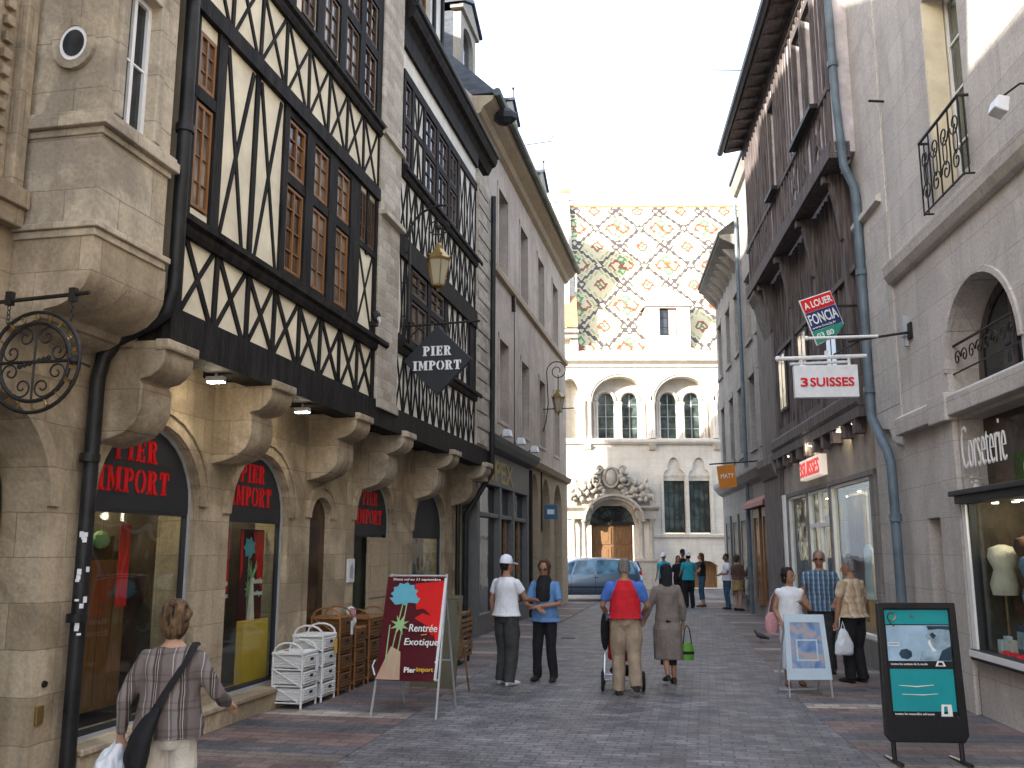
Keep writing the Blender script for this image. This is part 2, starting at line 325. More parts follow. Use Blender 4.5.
class MB:
    def __init__(s, fr): s.fr = fr; s.v = []; s.f = []; s.mi = []; s.cur = 0; s.xf = None; s.el = []
    def P(s, u, n, z):
        if s.xf: u, n, z = s.xf(u, n, z)
        return s.fr.p(u, n, z)
    def add(s, vs, fs):
        b = len(s.v); fb = len(s.f); s.v += vs; s.f += [tuple(b + i for i in f) for f in fs]; s.mi += [s.cur] * len(fs); s.el.append((b, len(s.v), fb, len(s.f))); return s
    def m(s, i): s.cur = i; return s
    def box(s, u0, u1, n0, n1, z0, z1):
        c = [(u, n, z) for z in (z0, z1) for n in (n0, n1) for u in (u0, u1)]
        return s.add([s.P(*p) for p in c], [(0, 1, 3, 2), (4, 6, 7, 5), (0, 4, 5, 1), (2, 3, 7, 6), (0, 2, 6, 4), (1, 5, 7, 3)])
    def prism(s, pts, fn, a, b):
        """closed 2d loop pts swept from a to b; fn(p, t) gives (u,n,z)"""
        k = len(pts)
        vs = [s.P(*fn(p, a)) for p in pts] + [s.P(*fn(p, b)) for p in pts]
        return s.add(vs, [tuple(range(k)), tuple(range(2 * k - 1, k - 1, -1))] + [(i, k + i, k + (i + 1) % k, (i + 1) % k) for i in range(k)])
    def plate(s, pts, n0, n1): return s.prism(pts, lambda p, t: (p[0], t, p[1]), n0, n1)      # (u,z) outline with thickness in n
    def prof(s, pts, u0, u1): return s.prism(pts, lambda p, t: (t, p[0], p[1]), u0, u1)       # (n,z) profile run along u
    def flat(s, pts, z0, z1): return s.prism(pts, lambda p, t: (p[0], p[1], t), z0, z1)       # (u,n) outline with height
    def slab(s, outer, holes, n0, n1, fn=None):
        fn = fn or (lambda p, t: (p[0], t, p[1]))
        loops = [outer] + holes
        tris = tessellate_polygon([[Vector((p[0], p[1], 0)) for p in l] for l in loops])
        flat = [p for l in loops for p in l]; k = len(flat)
        vs = [s.P(*fn(p, n0)) for p in flat] + [s.P(*fn(p, n1)) for p in flat]
        fs = [tuple(t_) for t_ in tris] + [tuple(k + i for i in reversed(t_)) for t_ in tris]
        o = 0
        for l in loops:
            q = len(l); fs += [(o + i, k + o + i, k + o + (i + 1) % q, o + (i + 1) % q) for i in range(q)]; o += q
        return s.add(vs, fs)
    def beam(s, a, b, w, n0, n1, w2=None):
        a = Vector(a); b = Vector(b); d = (b - a).normalized(); p = Vector((-d.y, d.x)); w2 = w2 or w
        return s.plate([tuple(a + p * w / 2), tuple(a - p * w / 2), tuple(b - p * w2 / 2), tuple(b + p * w2 / 2)], n0, n1)
    def tube(s, pts, r, k=8, caps=True, flatn=None):
        P = [Vector(p) for p in pts]; rs = r if isinstance(r, (list, tuple)) else [r] * len(P)
        vs = []; ref = None
        for i, p in enumerate(P):
            d = (P[min(i + 1, len(P) - 1)] - P[max(i - 1, 0)])
            if d.length < 1e-9: d = Vector((0, 0, 1))
            d.normalize()
            if ref is None: ref = Vector((0, 0, 1)) if abs(d.z) < .9 else Vector((1, 0, 0))
            x = (ref - d * ref.dot(d)).normalized(); y = d.cross(x); ref = x
            rr = rs[i] if isinstance(rs[i], (list, tuple)) else (rs[i], rs[i])
            for j in range(k):
                a = 2 * math.pi * j / k; q = p + x * math.cos(a) * rr[0] + y * math.sin(a) * rr[1]; vs.append(s.P(*q))
        n = len(P); fs = [(i * k + j, i * k + (j + 1) % k, (i + 1) * k + (j + 1) % k, (i + 1) * k + j) for i in range(n - 1) for j in range(k)]
        if caps: fs += [tuple(range(k)), tuple(range((n - 1) * k, n * k))]
        return s.add(vs, fs)
    def lathe(s, c, prof, k=12, ax='z', sx=1, sy=1):
        """prof: list of (radius, height)"""
        vs = []
        for r, h in prof:
            for j in range(k):
                a = 2 * math.pi * (j + .5) / k; x = r * math.cos(a) * sx; y = r * math.sin(a) * sy
                q = {'z': (x, y, h), 'n': (x, h, y), 'u': (h, x, y)}[ax]
                vs.append(s.P(c[0] + q[0], c[1] + q[1], c[2] + q[2]))
        n = len(prof); fs = [(i * k + j, i * k + (j + 1) % k, (i + 1) * k + (j + 1) % k, (i + 1) * k + j) for i in range(n - 1) for j in range(k)]
        return s.add(vs, fs + [tuple(range(k)), tuple(range((n - 1) * k, n * k))])
    def ball(s, c, r, k=10, m=6):
        r = r if isinstance(r, (tuple, list)) else (r, r, r)
        vs = []; 
        for i in range(m + 1):
            t_ = math.pi * i / m; rr = max(math.sin(t_), .02)
            for j in range(k):
                a = 2 * math.pi * j / k; vs.append(s.P(c[0] + r[0] * rr * math.cos(a), c[1] + r[1] * rr * math.sin(a), c[2] - r[2] * math.cos(t_)))
        fs = [(i * k + j, i * k + (j + 1) % k, (i + 1) * k + (j + 1) % k, (i + 1) * k + j) for i in range(m) for j in range(k)]
        return s.add(vs, fs + [tuple(range(k)), tuple(range(m * k, (m + 1) * k))])
    def text(s, txt, c0, du, dz, dn, w, h, bold=.0, shear=0):
        """text whose lower left is at c0, width w along du, height h along dz, raised along dn (all (u,n,z) vectors)"""
        V, Fc = text2d(txt, bold, shear); c0 = Vector(c0); du = Vector(du); dz = Vector(dz); dn = Vector(dn)
        return s.add([s.P(*(c0 + du * (v.x * w) + dz * (v.y * h) + dn * ((v.z * .5 + .5) * .014))) for v in V], Fc)
    def build(s, name, mats, parent=None, label=None, smooth=False, bevel=0, noise_amt=0):
        if name in SPLIT and len(s.el) > 1:          # pieces that stand apart become objects of their own
            k = len(s.el); bb = []
            for a, b, fa, fb in s.el:
                V = s.v[a:b]; bb.append(([min(v[i] for v in V) - .008 for i in range(3)], [max(v[i] for v in V) + .008 for i in range(3)]))
            gid = list(range(k))
            def find(i):
                while gid[i] != i: i = gid[i]
                return i
            for i in range(k):
                for j in range(i):
                    if all(bb[i][0][q] <= bb[j][1][q] and bb[j][0][q] <= bb[i][1][q] for q in range(3)): gid[find(i)] = find(j)
            groups = {}
            for i in range(k): groups.setdefault(find(i), []).append(i)
            if len(groups) > 1:
                first = None; el = s.el
                for g in groups.values():
                    t_ = MB(s.fr)
                    for i in g:
                        a, b, fa, fb = el[i]; t_.add(s.v[a:b], [tuple(x - a for x in f) for f in s.f[fa:fb]])
                    t_.el = []
                    o = t_.build(name, mats, parent, label, smooth, bevel); first = first or o
                return first
        me = bpy.data.meshes.new(name); me.from_pydata([tuple(v) for v in s.v], [], s.f)
        mats = mats if isinstance(mats, (list, tuple)) else [mats]
        for q in mats: me.materials.append(M[q] if isinstance(q, str) else q)
        me.polygons.foreach_set('material_index', s.mi)
        bm = bmesh.new(); bm.from_mesh(me)
        bmesh.ops.recalc_face_normals(bm, faces=bm.faces)
        bm.to_mesh(me); bm.free()
        if smooth:
            me.polygons.foreach_set('use_smooth', [True] * len(me.polygons))
            me.set_sharp_from_angle(angle=R(42))
        o = bpy.data.objects.new(name, me); COL.objects.link(o)
        if parent: o.parent = parent
        else: o.location = s.fr.loc; o.rotation_euler = (0, 0, s.fr.yaw)
        if bevel:
            bv = o.modifiers.new('b', 'BEVEL'); bv.width = bevel; bv.segments = 2; bv.limit_method = 'ANGLE'; bv.angle_limit = R(40)
        if label: o['label'] = label
        return o
def copy_tree(o, parent=None, **kw):
    c = o.copy(); COL.objects.link(c); c.parent = parent
    for k, v in kw.items(): c[k] = v
    for ch in [x for x in o.children]: copy_tree(ch, c)
    return c
W0 = Frame()

# ------------------------------------------------------------------ ground
def struct(mb, name, mat): o = mb.build(name, mat); o['kind'] = 'structure'; return o
mb = MB(W0); mb.add([W0.p(x, y, -.012) for x, y in ((-400, -400), (400, -400), (400, 800), (-400, 800))], [(0, 1, 2, 3)]); struct(mb, 'ground', 'plain_paving')
mb = MB(Frame(FL, 0)); mb.add([mb.P(u, n, 0) for u, n in ((-30, 1.5), (36, 1.5), (36, 9), (-30, 9))], [(0, 1, 2, 3)]); struct(mb, 'street', 'sett_paving')
def strip(fac, name, mat, pts, z=.004):
    mb = MB(Frame(fac, 0)); k = len(pts) // 2
    mb.add([mb.P(u, n, z) for u, n in pts], [tuple(range(len(pts)))]); return struct(mb, name, mat)
strip(FL, 'pavement', 'band_paving', [(-30, -1), (36, -1), (36, 1.3), (22, 1.5), (11.2, 1.88), (9, 1.95), (-30, 2.0)])
strip(FR, 'pavement', 'band_paving', [(-30, -1), (36.5, -1), (36.5, .9), (24, 1.0), (17.2, 1.5), (11, 1.9), (-30, 2.0)])
mb = MB(W0); mb.add([W0.p(x, y, .008) for x, y in ((-30, 36.6), (40, 36.6), (40, 44.4), (-30, 44.4))], [(0, 1, 2, 3)]); struct(mb, 'square', 'plain_paving')
# small cast-iron drain covers and a worn patch are part of the paving
mb = MB(W0); mb.flat(circ(.16, 16, 1.2, 20.5), .0, .008); struct(mb, 'drain_cover', 'iron')

# ------------------------------------------------------------------ shared building parts
def window(fr, parent, u0, u1, z0, z1, n, cols=2, rows=3, frame='white_paint', pane='glass', fw=.05, arched=0, curtain=None, name='window', depth=.06):
    """frame with glazing bars, and its pane as a sub-part; n is the front of the frame"""
    mb = MB(fr)
    if arched: o_ = arch(u0, u1, z0, z1 - arched, z1); cu = (u0 + u1) / 2; sc_ = (u1 - u0 - 2 * fw) / (u1 - u0); i_ = [(cu + (p[0] - cu) * sc_, z0 + fw + (p[1] - z0) * (z1 - z0 - 2 * fw) / (z1 - z0)) for p in o_]
    else: o_ = rect(u0, u1, z0, z1); i_ = rect(u0 + fw, u1 - fw, z0 + fw, z1 - fw)
    mb.slab(o_, [i_], n - depth, n)
    for k in range(1, cols):
        u = u0 + (u1 - u0) * k / cols; w_ = fw * (.9 if k * 2 == cols else .35)
        mb.box(u - w_ / 2, u + w_ / 2, n - depth * .8, n - .004, z0 + fw * .6, z1 - fw * .6 - (arched * .15))
    for k in range(1, rows):
        z = z0 + (z1 - z0) * k / rows; mb.box(u0 + fw * .6, u1 - fw * .6, n - depth * .75, n - .008, z - fw * .2, z + fw * .2)
    w = mb.build(name, frame, parent)
    g = MB(fr); g.plate([(p[0], p[1]) for p in i_], n - depth * .62, n - depth * .5); g.build('pane', pane, w)
    if curtain:
        g = MB(fr); g.plate([(p[0], p[1]) for p in i_], n - depth - .05, n - depth - .03); g.build('curtain', curtain, w)
    return w
def roof(fr, root, u0, u1, ne, ze, nr, zr, mat='slate', th=.12, hip=0):
    mb = MB(fr)
    if not hip: mb.prof([(ne, ze), (nr, zr), (2 * nr - ne, ze), (2 * nr - ne, ze + th), (nr, zr + th * 1.4), (ne, ze + th)], u0, u1)
    return mb.build('roof', mat, root)
def sq_tube(mb, pts, r, k=8): return mb.tube(pts, r, k)
def pipe(fr, root, pts, r, mat, name='downpipe', collars=()):
    mb = MB(fr); mb.tube(pts, r, 10)
    for c in collars: mb.lathe(c, [(r * 1.28, -.035), (r * 1.28, .035)], 10)
    return mb.build(name, mat, root, smooth=True)
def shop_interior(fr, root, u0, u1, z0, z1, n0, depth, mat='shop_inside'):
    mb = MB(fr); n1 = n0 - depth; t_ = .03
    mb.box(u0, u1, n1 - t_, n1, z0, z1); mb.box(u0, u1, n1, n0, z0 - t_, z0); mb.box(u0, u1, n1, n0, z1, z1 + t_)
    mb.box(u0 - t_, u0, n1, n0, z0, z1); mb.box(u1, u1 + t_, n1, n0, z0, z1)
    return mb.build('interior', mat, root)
def scroll(mb, c, r0, turns, ax=((1, 0, 0), (0, 0, 1)), r=.008, a0=0, sgn=1, k=22, grow=1.0):
    A = Vector(ax[0]); B = Vector(ax[1]); c = Vector(c); P = []
    for i in range(k + 1):
        f = i / k; a = a0 + sgn * 2 * math.pi * turns * f; q = r0 * (1 - .82 * f ** grow)
        P.append(c + A * (q * math.cos(a)) + B * (q * math.sin(a)))
    mb.tube(P, r, 5)

# ------------------------------------------------------------------ LEFT: ochre stone house with its corbelled turret
fr = Frame(FL, 2)
sh = thing('stone_house', 'ochre stone house with a square corbelled turret at the left edge of the view', 'house', fr)
mb = MB(fr); a0 = arch(5.95, 7.72, .03, 2.2, 3.08); mb.slab([(-12, 0), (8.17, 0), (8.17, 12.5), (1.5, 12.5), (1.5, 11), (-12, 11)], [a0, rect(4.1, 5.2, 5.5, 8)], -.5, 0)
mb.build('wall', 'ochre_stone', sh)
mb = MB(fr)
o_ = arch(5.83, 7.84, .03, 2.2, 3.2); i_ = arch(5.96, 7.71, .03, 2.2, 3.07)
for i in range(len(o_) - 3):
    a, b_, c_, d_ = o_[2 + i], o_[3 + i], i_[3 + i], i_[2 + i]; mb.plate([a, b_, c_, d_], -.01, .035)
mb.build('arch_moulding', 'ochre_stone', sh)
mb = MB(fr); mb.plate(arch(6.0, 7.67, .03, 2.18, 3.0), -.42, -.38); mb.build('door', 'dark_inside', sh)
mb = MB(fr)   # buttress strip, recess and vertical mouldings on the upper wall
mb.box(6.9, 7.02, 0, .09, 4.6, 12.5); mb.box(6.55, 6.66, 0, .07, 4.6, 12.5); mb.box(3, 7.05, 0, .14, 4.45, 4.6); mb.box(3, 7.05, 0, .1, 4.3, 4.45)
for i in range(22): mb.box(6.74, 6.82, 0, .05, 4.75 + i * .14, 4.83 + i * .14)
mb.build('moulding', 'ochre_stone', sh, bevel=.008)
# turret
NT = .70; UT0, UT1 = 7.08, 8.0
mb = MB(fr)
mb.slab(rect(UT0, UT1, 5.05, 6.9), [rect(7.27, 7.70, 5.26, 6.5)], NT - .22, NT)          # street side with the window
mb.box(UT0 + .002, UT0 + .2, 0, NT - .22, 5.05, 6.9); mb.box(UT1 - .2, UT1 - .002, 0, NT - .22, 5.05, 6.9)
mb.box(UT0, UT1, 0, NT - .004, 4.32, 5.05)
wl = mb.build('turret_wall', 'grey_ochre_stone', sh)
mb = MB(fr)
for z0, z1, e in ((5.05, 5.11, .02), (5.11, 5.2, .07), (5.2, 5.24, .05), (4.28, 4.33, .05), (4.22, 4.28, .02)):
    mb.box(UT0 - e, UT1 + e, 0, NT + e, z0, z1)
mb.build('string_course', 'grey_ochre_stone', sh, bevel=.008)
mb = MB(fr)   # quarter-round corbels
pr = [(0, 3.2)] + [(.62 * math.sin(math.pi / 2 * i / 8) ** 1.0 * 1.0, 3.25 + .62 * (1 - math.cos(math.pi / 2 * i / 8))) for i in range(9)]
pr = [(-.05, 3.5), (.02, 3.52)] + [(.03 + .30 * math.sin(a), 3.66 - .13 * math.cos(a)) for a in (.1, .6, 1.1)] + [(.30 + (NT - .30) * math.sin(a), 3.98 - .32 * math.cos(a)) for a in (.05, .35, .7, 1.05, 1.4, 1.57)] + [(NT, 4.22), (-.05, 4.22)]
mb.prof(pr, UT0, UT1 + .06); mb.build('corbel', 'ochre_stone', sh, smooth=True)
w = window(fr, sh, 7.27, 7.70, 5.26, 6.5, NT - .07, cols=2, rows=2, pane='glass', fw=.045)
mb = MB(fr)
for (u0, u1, z0, z1) in ((7.17, 7.27, 5.26, 6.62), (7.70, 7.80, 5.26, 6.62), (7.17, 7.80, 6.5, 6.62)): mb.box(u0, u1, NT - .01, NT + .035, z0, z1)
mb.build('window_surround', 'grey_ochre_stone', sh, bevel=.01)
# oculus on the near face
mb = MB(fr); mb.lathe((UT0 - .005, .40, 5.83), [(.125, -.03), (.125, .01)], 20, 'u', sy=1.2)
oc = mb.build('oculus', 'white_paint', sh); mb = MB(fr); mb.lathe((UT0 - .03, .40, 5.83), [(.095, -.012), (.095, .0)], 20, 'u', sy=1.2); mb.build('pane', 'glass', oc)
mb = MB(fr); rr = []
for i in range(20):
    a = 2 * math.pi * i / 20; b_ = 2 * math.pi * (i + 1) / 20
    mb.prism([(.40 + .19 * math.cos(a), 5.83 + .22 * math.sin(a)), (.40 + .19 * math.cos(b_), 5.83 + .22 * math.sin(b_)), (.40 + .125 * math.cos(b_), 5.83 + .15 * math.sin(b_)), (.40 + .125 * math.cos(a), 5.83 + .15 * math.sin(a))], lambda p, t: (t, p[0], p[1]), UT0 - .045, UT0 + .01)
mb.build('oculus_surround', 'grey_ochre_stone', sh)
mb = MB(fr)  # turret's little lead roof
mb.flat([(UT0 - .08, 0), (UT0 - .08, NT + .1), (UT1 + .12, NT + .1), (UT1 + .12, 0)], 6.86, 6.95)
b0 = [(UT0 - .06, 0, 6.95), (UT0 - .06, NT + .08, 6.95), (UT1 + .1, NT + .08, 6.95), (UT1 + .1, 0, 6.95), (UT0 + .25, 0, 8.1), (UT1 - .25, 0, 8.1)]
mb.add([mb.P(*p) for p in b0], [(0, 1, 4), (1, 2, 5, 4), (2, 3, 5), (0, 4, 5, 3), (0, 3, 2, 1)])
mb.build('turret_roof', 'gutter_green', sh)
# wall beyond the turret up to the timber house, small fittings
mb = MB(fr); mb.lathe((7.86, .0, .80), [(.028, 0), (.024, .02)], 12, 'n'); mb.build('bell_push', 'iron', sh)
mb = MB(fr); mb.box(7.78, 7.86, 0, .025, .50, .64); mb.build('call_plate', 'brass', sh, bevel=.005)
pipe(fr, sh, [(8.09, .1, 0), (8.09, .1, 3.3), (8.12, .12, 3.5), (8.16, .2, 3.66), (8.18, .52, 3.8), (8.18, .66, 3.9), (8.18, .72, 4.1), (8.18, .72, 11.5)], .065, 'pipe_black', collars=((8.07, .1, 2.62), (8.07, .1, 1.3), (8.18, .72, 5.6)))
random.seed(4); mb = MB(fr)
for i in range(15):
    z = random.choice((random.uniform(1.5, 2.15), random.uniform(1.1, 1.7))); a = random.uniform(.1, 1.5); h = random.uniform(.015, .05); c = (8.09 - .0662 * math.cos(a), .1 + .0662 * math.sin(a)); t2 = (math.sin(a) * .016, math.cos(a) * .016)
    mb.flat([(c[0] - t2[0], c[1] - t2[1]), (c[0] + t2[0], c[1] + t2[1]), (c[0] + t2[0] * .9 - .002 * math.cos(a), c[1] + t2[1] * .9 + .002 * math.sin(a)), (c[0] - t2[0] * 1.1 - .002 * math.cos(a), c[1] - t2[1] * 1.1 + .002 * math.sin(a))], z, z + h)
mb.build('torn_stickers', 'plastic_white', sh)
roof(fr, sh, 1.5, 8.17, .45, 12.3, -4.5, 17.4)
roof(fr, sh, -12, 1.5, .45, 10.9, -4.5, 13.7)  # unseen lower stretch, height set to let sun reach the wall opposite
mb = MB(fr); mb.slab([(0, 10.5), (.3, 12.4), (-4.5, 17.2), (-9, 12.4), (-9, 10.5)], [], 1.5, 1.8, fn=lambda p, t: (t, p[0], p[1])); mb.box(-12, 8.17, -9.5, -9, 0, 11); mb.box(-12.3, -12, -9.5, 0, 0, 12.5); mb.build('rear_wall', 'ochre_stone', sh)

# ------------------------------------------------------------------ LEFT: half-timbered house over the arcade
def corbels(fr, root, us, mat='ochre_stone'):
    for i, (u0, u1, nmax) in enumerate(us):
        mb = MB(fr); q = nmax
        pr = [(-.03, 2.76), (.08, 2.78)] + [(.10 + .34 * math.sin(a), 3.10 - .30 * math.cos(a)) for a in (0.2, .6, 1.0, 1.35, 1.57)] + [(.44, 3.28), (.41, 3.30)] + \
             [(.42 + (q - .42) * math.sin(a), 3.52 - .2 * math.cos(a)) for a in (0, .45, .9, 1.3, 1.57)] + [(q, 3.66), (-.03, 3.66)]
        mb.prof(pr, u0, u1)
        mb.prof([(q - .09, 3.565), (q + .045, 3.575), (q + .045, 3.665), (q - .09, 3.672)], u0 - .015, u1 + .015)
        mb.build('corbel', mat, root, bevel=.02, smooth=True)
def cross(mb, u0, u1, z0, z1, w, n0, n1, post=True, single=0):
    j = lambda: random.uniform(-.035, .035)
    a = (u0 + .04 + j(), z0); b = (u1 - .04 + j(), z1); m_ = ((a[0] + b[0]) / 2 + j() * .7, (z0 + z1) / 2)      # old bowed brace in two lengths
    mb.beam(a, m_, w * .7, n0, n1 - .002, w * .62); mb.beam(m_, b, w * .62, n0, n1 - .0025, w * .72)
    mb.beam((u1 - .04 + j(), z0), (u0 + .04 + j(), z1), w, n0, n1 - .005)
def lattice(mb, u0, u1, z0, z1, cell, w, n0, n1):
    k = max(1, round((u1 - u0) / cell)); c = (u1 - u0) / k
    for i in range(k):
        a = u0 + i * c; cross(mb, a, a + c, z0, z1, w, n0, n1)
        if i < k: mb.beam((a + c + random.uniform(-.02, .02), z0), (a + c + random.uniform(-.02, .02), z1), w * 1.1, n0, n1)
NP = .60; NB = .624
fr = Frame(FL, 8.2)
ha = thing('timber_house', 'black and cream half timbered house over round shop arches, with stone corbels', 'house', fr)
A1 = arch(8.30, 10.02, .25, 2.3, 3.06); A2 = arch(10.70, 12.22, .25, 2.25, 2.98); A3 = arch(12.90, 13.58, .05, 2.28, 2.56)
mb = MB(fr); mb.slab(rect(8.17, 14.2, 0, 3.8), [A1, A2, A3], -.45, 0); mb.build('arcade_wall', 'ochre_stone', ha)
mb = MB(fr)
for (u0, u1, zs, zt) in ((8.30, 10.02, 2.3, 3.06), (10.70, 12.22, 2.25, 2.98), (12.90, 13.58, 2.28, 2.56)):
    for e0, e1, n1 in ((.01, .13, .03), (.13, .17, .055)):
        o_ = arch(u0 - e1, u1 + e1, .2, zs, zt + e1)[2:]; i_ = arch(u0 - e0, u1 + e0, .2, zs, zt + e0)[2:]
        for i in range(len(o_) - 1): mb.plate([o_[i], o_[i + 1], i_[i + 1], i_[i]], -.01, n1)
mb.build('arch_moulding', 'ochre_stone', ha)
mb = MB(fr); mb.box(8.17, 12.65, 0, .14, 0, .19); mb.box(8.17, 12.65, -.4, .17, .19, .245); mb.build('sill_step', 'ochre_stone', ha, bevel=.012)
corbels(fr, ha, [(8.22, 8.70, .64), (10.25, 10.78, .66), (12.74, 13.28, .68)])
mb = MB(fr)
for u in (8.7, 9.4, 10.1, 10.62, 11.3, 12.0, 12.7, 13.15, 13.8): mb.box(u - .13, u + .13, -.1, .58, 3.662, 3.83)
mb.box(8.25, 14.2, -.2, .56, 3.83, 3.9)
mb.build('joists', 'black_timber', ha)
def tall_sign_letters(fr, parent, lines, uc, n, mat='sign_red', bold=.035):
    mb = MB(fr)
    for s_, z, w, h in lines: mb.text(s_, (uc - w / 2, n, z), (1, 0, 0), (0, 0, 1), (0, 1, 0), w, h, bold)
    return mb.build('lettering', mat, parent)
# slab-serif stencil letters, drawn on a 0..1 box
def slab_letters(mb, word, c0, du, dz, dn, h, depth, gap=.12):
    c0 = Vector(c0); du = Vector(du); dz = Vector(dz); dn = Vector(dn)
    st = .26
    def arcband(cx, cy, ro, ri, a0, a1, rx=1.0, k=8):
        o = [(cx + ro * rx * math.cos(a0 + (a1 - a0) * i / k), cy + ro * math.sin(a0 + (a1 - a0) * i / k)) for i in range(k + 1)]
        q = [(cx + ri * rx * .62 * math.cos(a0 + (a1 - a0) * i / k), cy + ri * math.sin(a0 + (a1 - a0) * i / k)) for i in range(k + 1)]
        return [[o[i], o[i + 1], q[i + 1], q[i]] for i in range(k)]
    def R_(x0, x1, y0, y1): return [[(x0, y0), (x1, y0), (x1, y1), (x0, y1)]]
    G_ = {
        'I': (.46, R_(.10, .36, 0, 1) + R_(0, .46, 0, .1) + R_(0, .46, .9, 1)),
        'P': (.74, R_(.08, .34, 0, 1) + R_(0, .42, 0, .1) + R_(0, .36, .9, 1) + arcband(.38, .72, .28, .17, -math.pi / 2, math.pi / 2, 1.25)),
        'R': (.82, R_(.08, .34, 0, 1) + R_(0, .42, 0, .1) + R_(0, .36, .9, 1) + arcband(.38, .74, .26, .15, -math.pi / 2, math.pi / 2, 1.25) + [[(.40, .46), (.56, .5), (.72, .1), (.82, .1), (.82, 0), (.54, 0)]]),
        'E': (.70, R_(.08, .34, 0, 1) + R_(0, .62, 0, .1) + R_(0, .62, .9, 1) + R_(.36, .56, .45, .56) + R_(.54, .66, 0, .28) + R_(.54, .66, .72, 1) + R_(.48, .56, .36, .64)),
        'M': (1.0, R_(.08, .22, 0, .9) + R_(0, .3, 0, .1) + R_(.66, .92, 0, 1) + R_(.6, 1, 0, .1) + R_(0, .2, .9, 1) + R_(.8, 1, .9, 1) + [[(.08, 1), (.30, 1), (.52, .3), (.44, .1)]] + [[(.52, .3), (.66, .8), (.66, 1), (.46, .12)]]),
        'O': (.78, arcband(.37, .5, .5, .40, math.pi * .55, math.pi * 1.45, .8) + arcband(.41, .5, .5, .40, -math.pi * .45, math.pi * .45, .8)),
        'T': (.76, R_(.25, .51, 0, 1) + R_(.15, .61, 0, .1) + R_(0, .22, .9, 1) + R_(.54, .76, .9, 1) + R_(0, .1, .68, 1) + R_(.66, .76, .68, 1)),
    }
    x = 0
    tot = sum(G_[c][0] + gap for c in word) - gap
    for c in word:
        w_, parts = G_[c]
        for pl in parts:
            mb.prism([(px + x, py) for px, py in pl], lambda p, t: tuple(c0 + du * (p[0] * h) + dz * (p[1] * h) + dn * t), 0, depth)
        x += w_ + gap
    return tot * h
def slab_word(mb, word, uc, n, z, w, h, depth=.02, du=(1, 0, 0), dn=(0, 1, 0), ctr=None):
    t_ = MB(mb.fr); tot = slab_letters(t_, word, (0, 0, 0), (1, 0, 0), (0, 0, 1), (0, 1, 0), h, depth)
    k = w / tot; du = Vector(du)
    c0 = (Vector(ctr) if ctr else Vector((uc, n, z))) - du * (w / 2)
    slab_letters(mb, word, c0, du * k, (0, 0, 1), dn, h, depth)
# shop fronts in the arches
def shopfront(fr, root, ar, u0, u1, zs, zt, zsign, lettered, glassn=-.09, z0=.25, lk=1.0, zl=(2.36, 2.66), uc=None):
    mb = MB(fr); top = [p for p in arch(u0 + .02, u1 - .02, zsign, zs, zt - .02)]
    mb.plate(top, glassn - .05, glassn); sp_ = mb.build('sign_panel', 'sign_black', root)
    if lettered:
        mb = MB(fr); w = (u1 - u0)
        uc = uc if uc is not None else (u0 + u1) / 2
        slab_word(mb, 'PIER', uc, glassn, zl[1], w * .40 * lk, .22, .008)
        slab_word(mb, 'IMPORT', uc, glassn, zl[0], w * .66 * lk, .23, .008)
        mb.build('lettering', 'sign_red', sp_)
    mb = MB(fr); o_ = arch(u0, u1, z0, zs, zt); i_ = arch(u0 + .035, u1 - .035, z0 + .03, zs, zt - .035); mb.slab(o_, [i_], glassn - .04, glassn + .012); mb.build('arch_frame', 'grey_paint', root)
    mb = MB(fr); mb.slab(rect(u0 + .01, u1 - .01, z0, zsign), [rect(u0 + .06, u1 - .06, z0 + .07, zsign - .03)], glassn - .06, glassn - .005)
    f = mb.build('shop_window', 'sign_black', root)
    mb = MB(fr); mb.box(u0 + .05, u1 - .05, glassn - .04, glassn - .03, z0 + .06, zsign - .02); mb.build('pane', 'shop_glass', f)
    return f
shopfront(fr, ha, A1, 8.30, 10.02, 2.3, 3.06, 2.22, True, zl=(2.38, 2.68), uc=9.02)
shopfront(fr, ha, A2, 10.70, 12.22, 2.25, 2.98, 2.2, True, zl=(2.36, 2.64), uc=11.38)
mb = MB(fr); mb.plate(arch(12.91, 13.57, .05, 2.28, 2.55), -.14, -.07); mb.build('side_door', 'glass_brown', ha)
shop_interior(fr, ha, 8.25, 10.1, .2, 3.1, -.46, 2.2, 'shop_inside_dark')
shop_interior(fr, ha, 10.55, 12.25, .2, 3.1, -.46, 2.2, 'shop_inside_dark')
# upper front
holes = []
wins_a = [(8.5, 8.84, 5.0, 6.08), (8.5, 8.84, 6.2, 6.8)]
for u0, u1 in ((10.47, 10.97), (11.2, 11.68), (11.94, 12.42)): wins_a += [(u0, u1, 4.98, 6.03), (u0, u1, 6.15, 6.84)]
wins_a += [(12.78, 13.06, 6.12, 6.88), (13.14, 13.42, 6.12, 6.88)]
for u0, u1 in ((10.7, 11.1), (11.35, 11.85), (12.1, 12.6), (12.8, 13.3)): wins_a += [(u0, u1, 8.3, 9.1), (u0, u1, 9.25, 9.95)]
wins_a += [(8.6, 9.3, 8.3, 9.9)]
mb = MB(fr); mb.slab(rect(8.3, 13.52, 3.92, 11.3), [rect(*w) for w in wins_a], NP - .25, NP); mb.box(8.3, 8.5, 0, NP - .25, 3.92, 11.3); mb.build('plaster_wall', 'plaster_cream', ha)
mb = MB(fr)
mb.box(8.25, 14.6, .36, .665, 3.60, 3.97)                                    # bressumer
mb.box(8.3, 8.46, NP - .2, NB, 3.97, 11.3)
lattice(mb, 8.42, 13.5, 3.97, 4.68, .60, .066, NP - .01, NB)
mb.box(8.46, 8.5, NP - .01, NB, 4.9, 6.92); mb.box(8.84, 9.0, NP - .01, NB + .01, 4.88, 6.95); mb.box(8.46, 8.86, NP - .01, NB + .006, 6.08, 6.2)
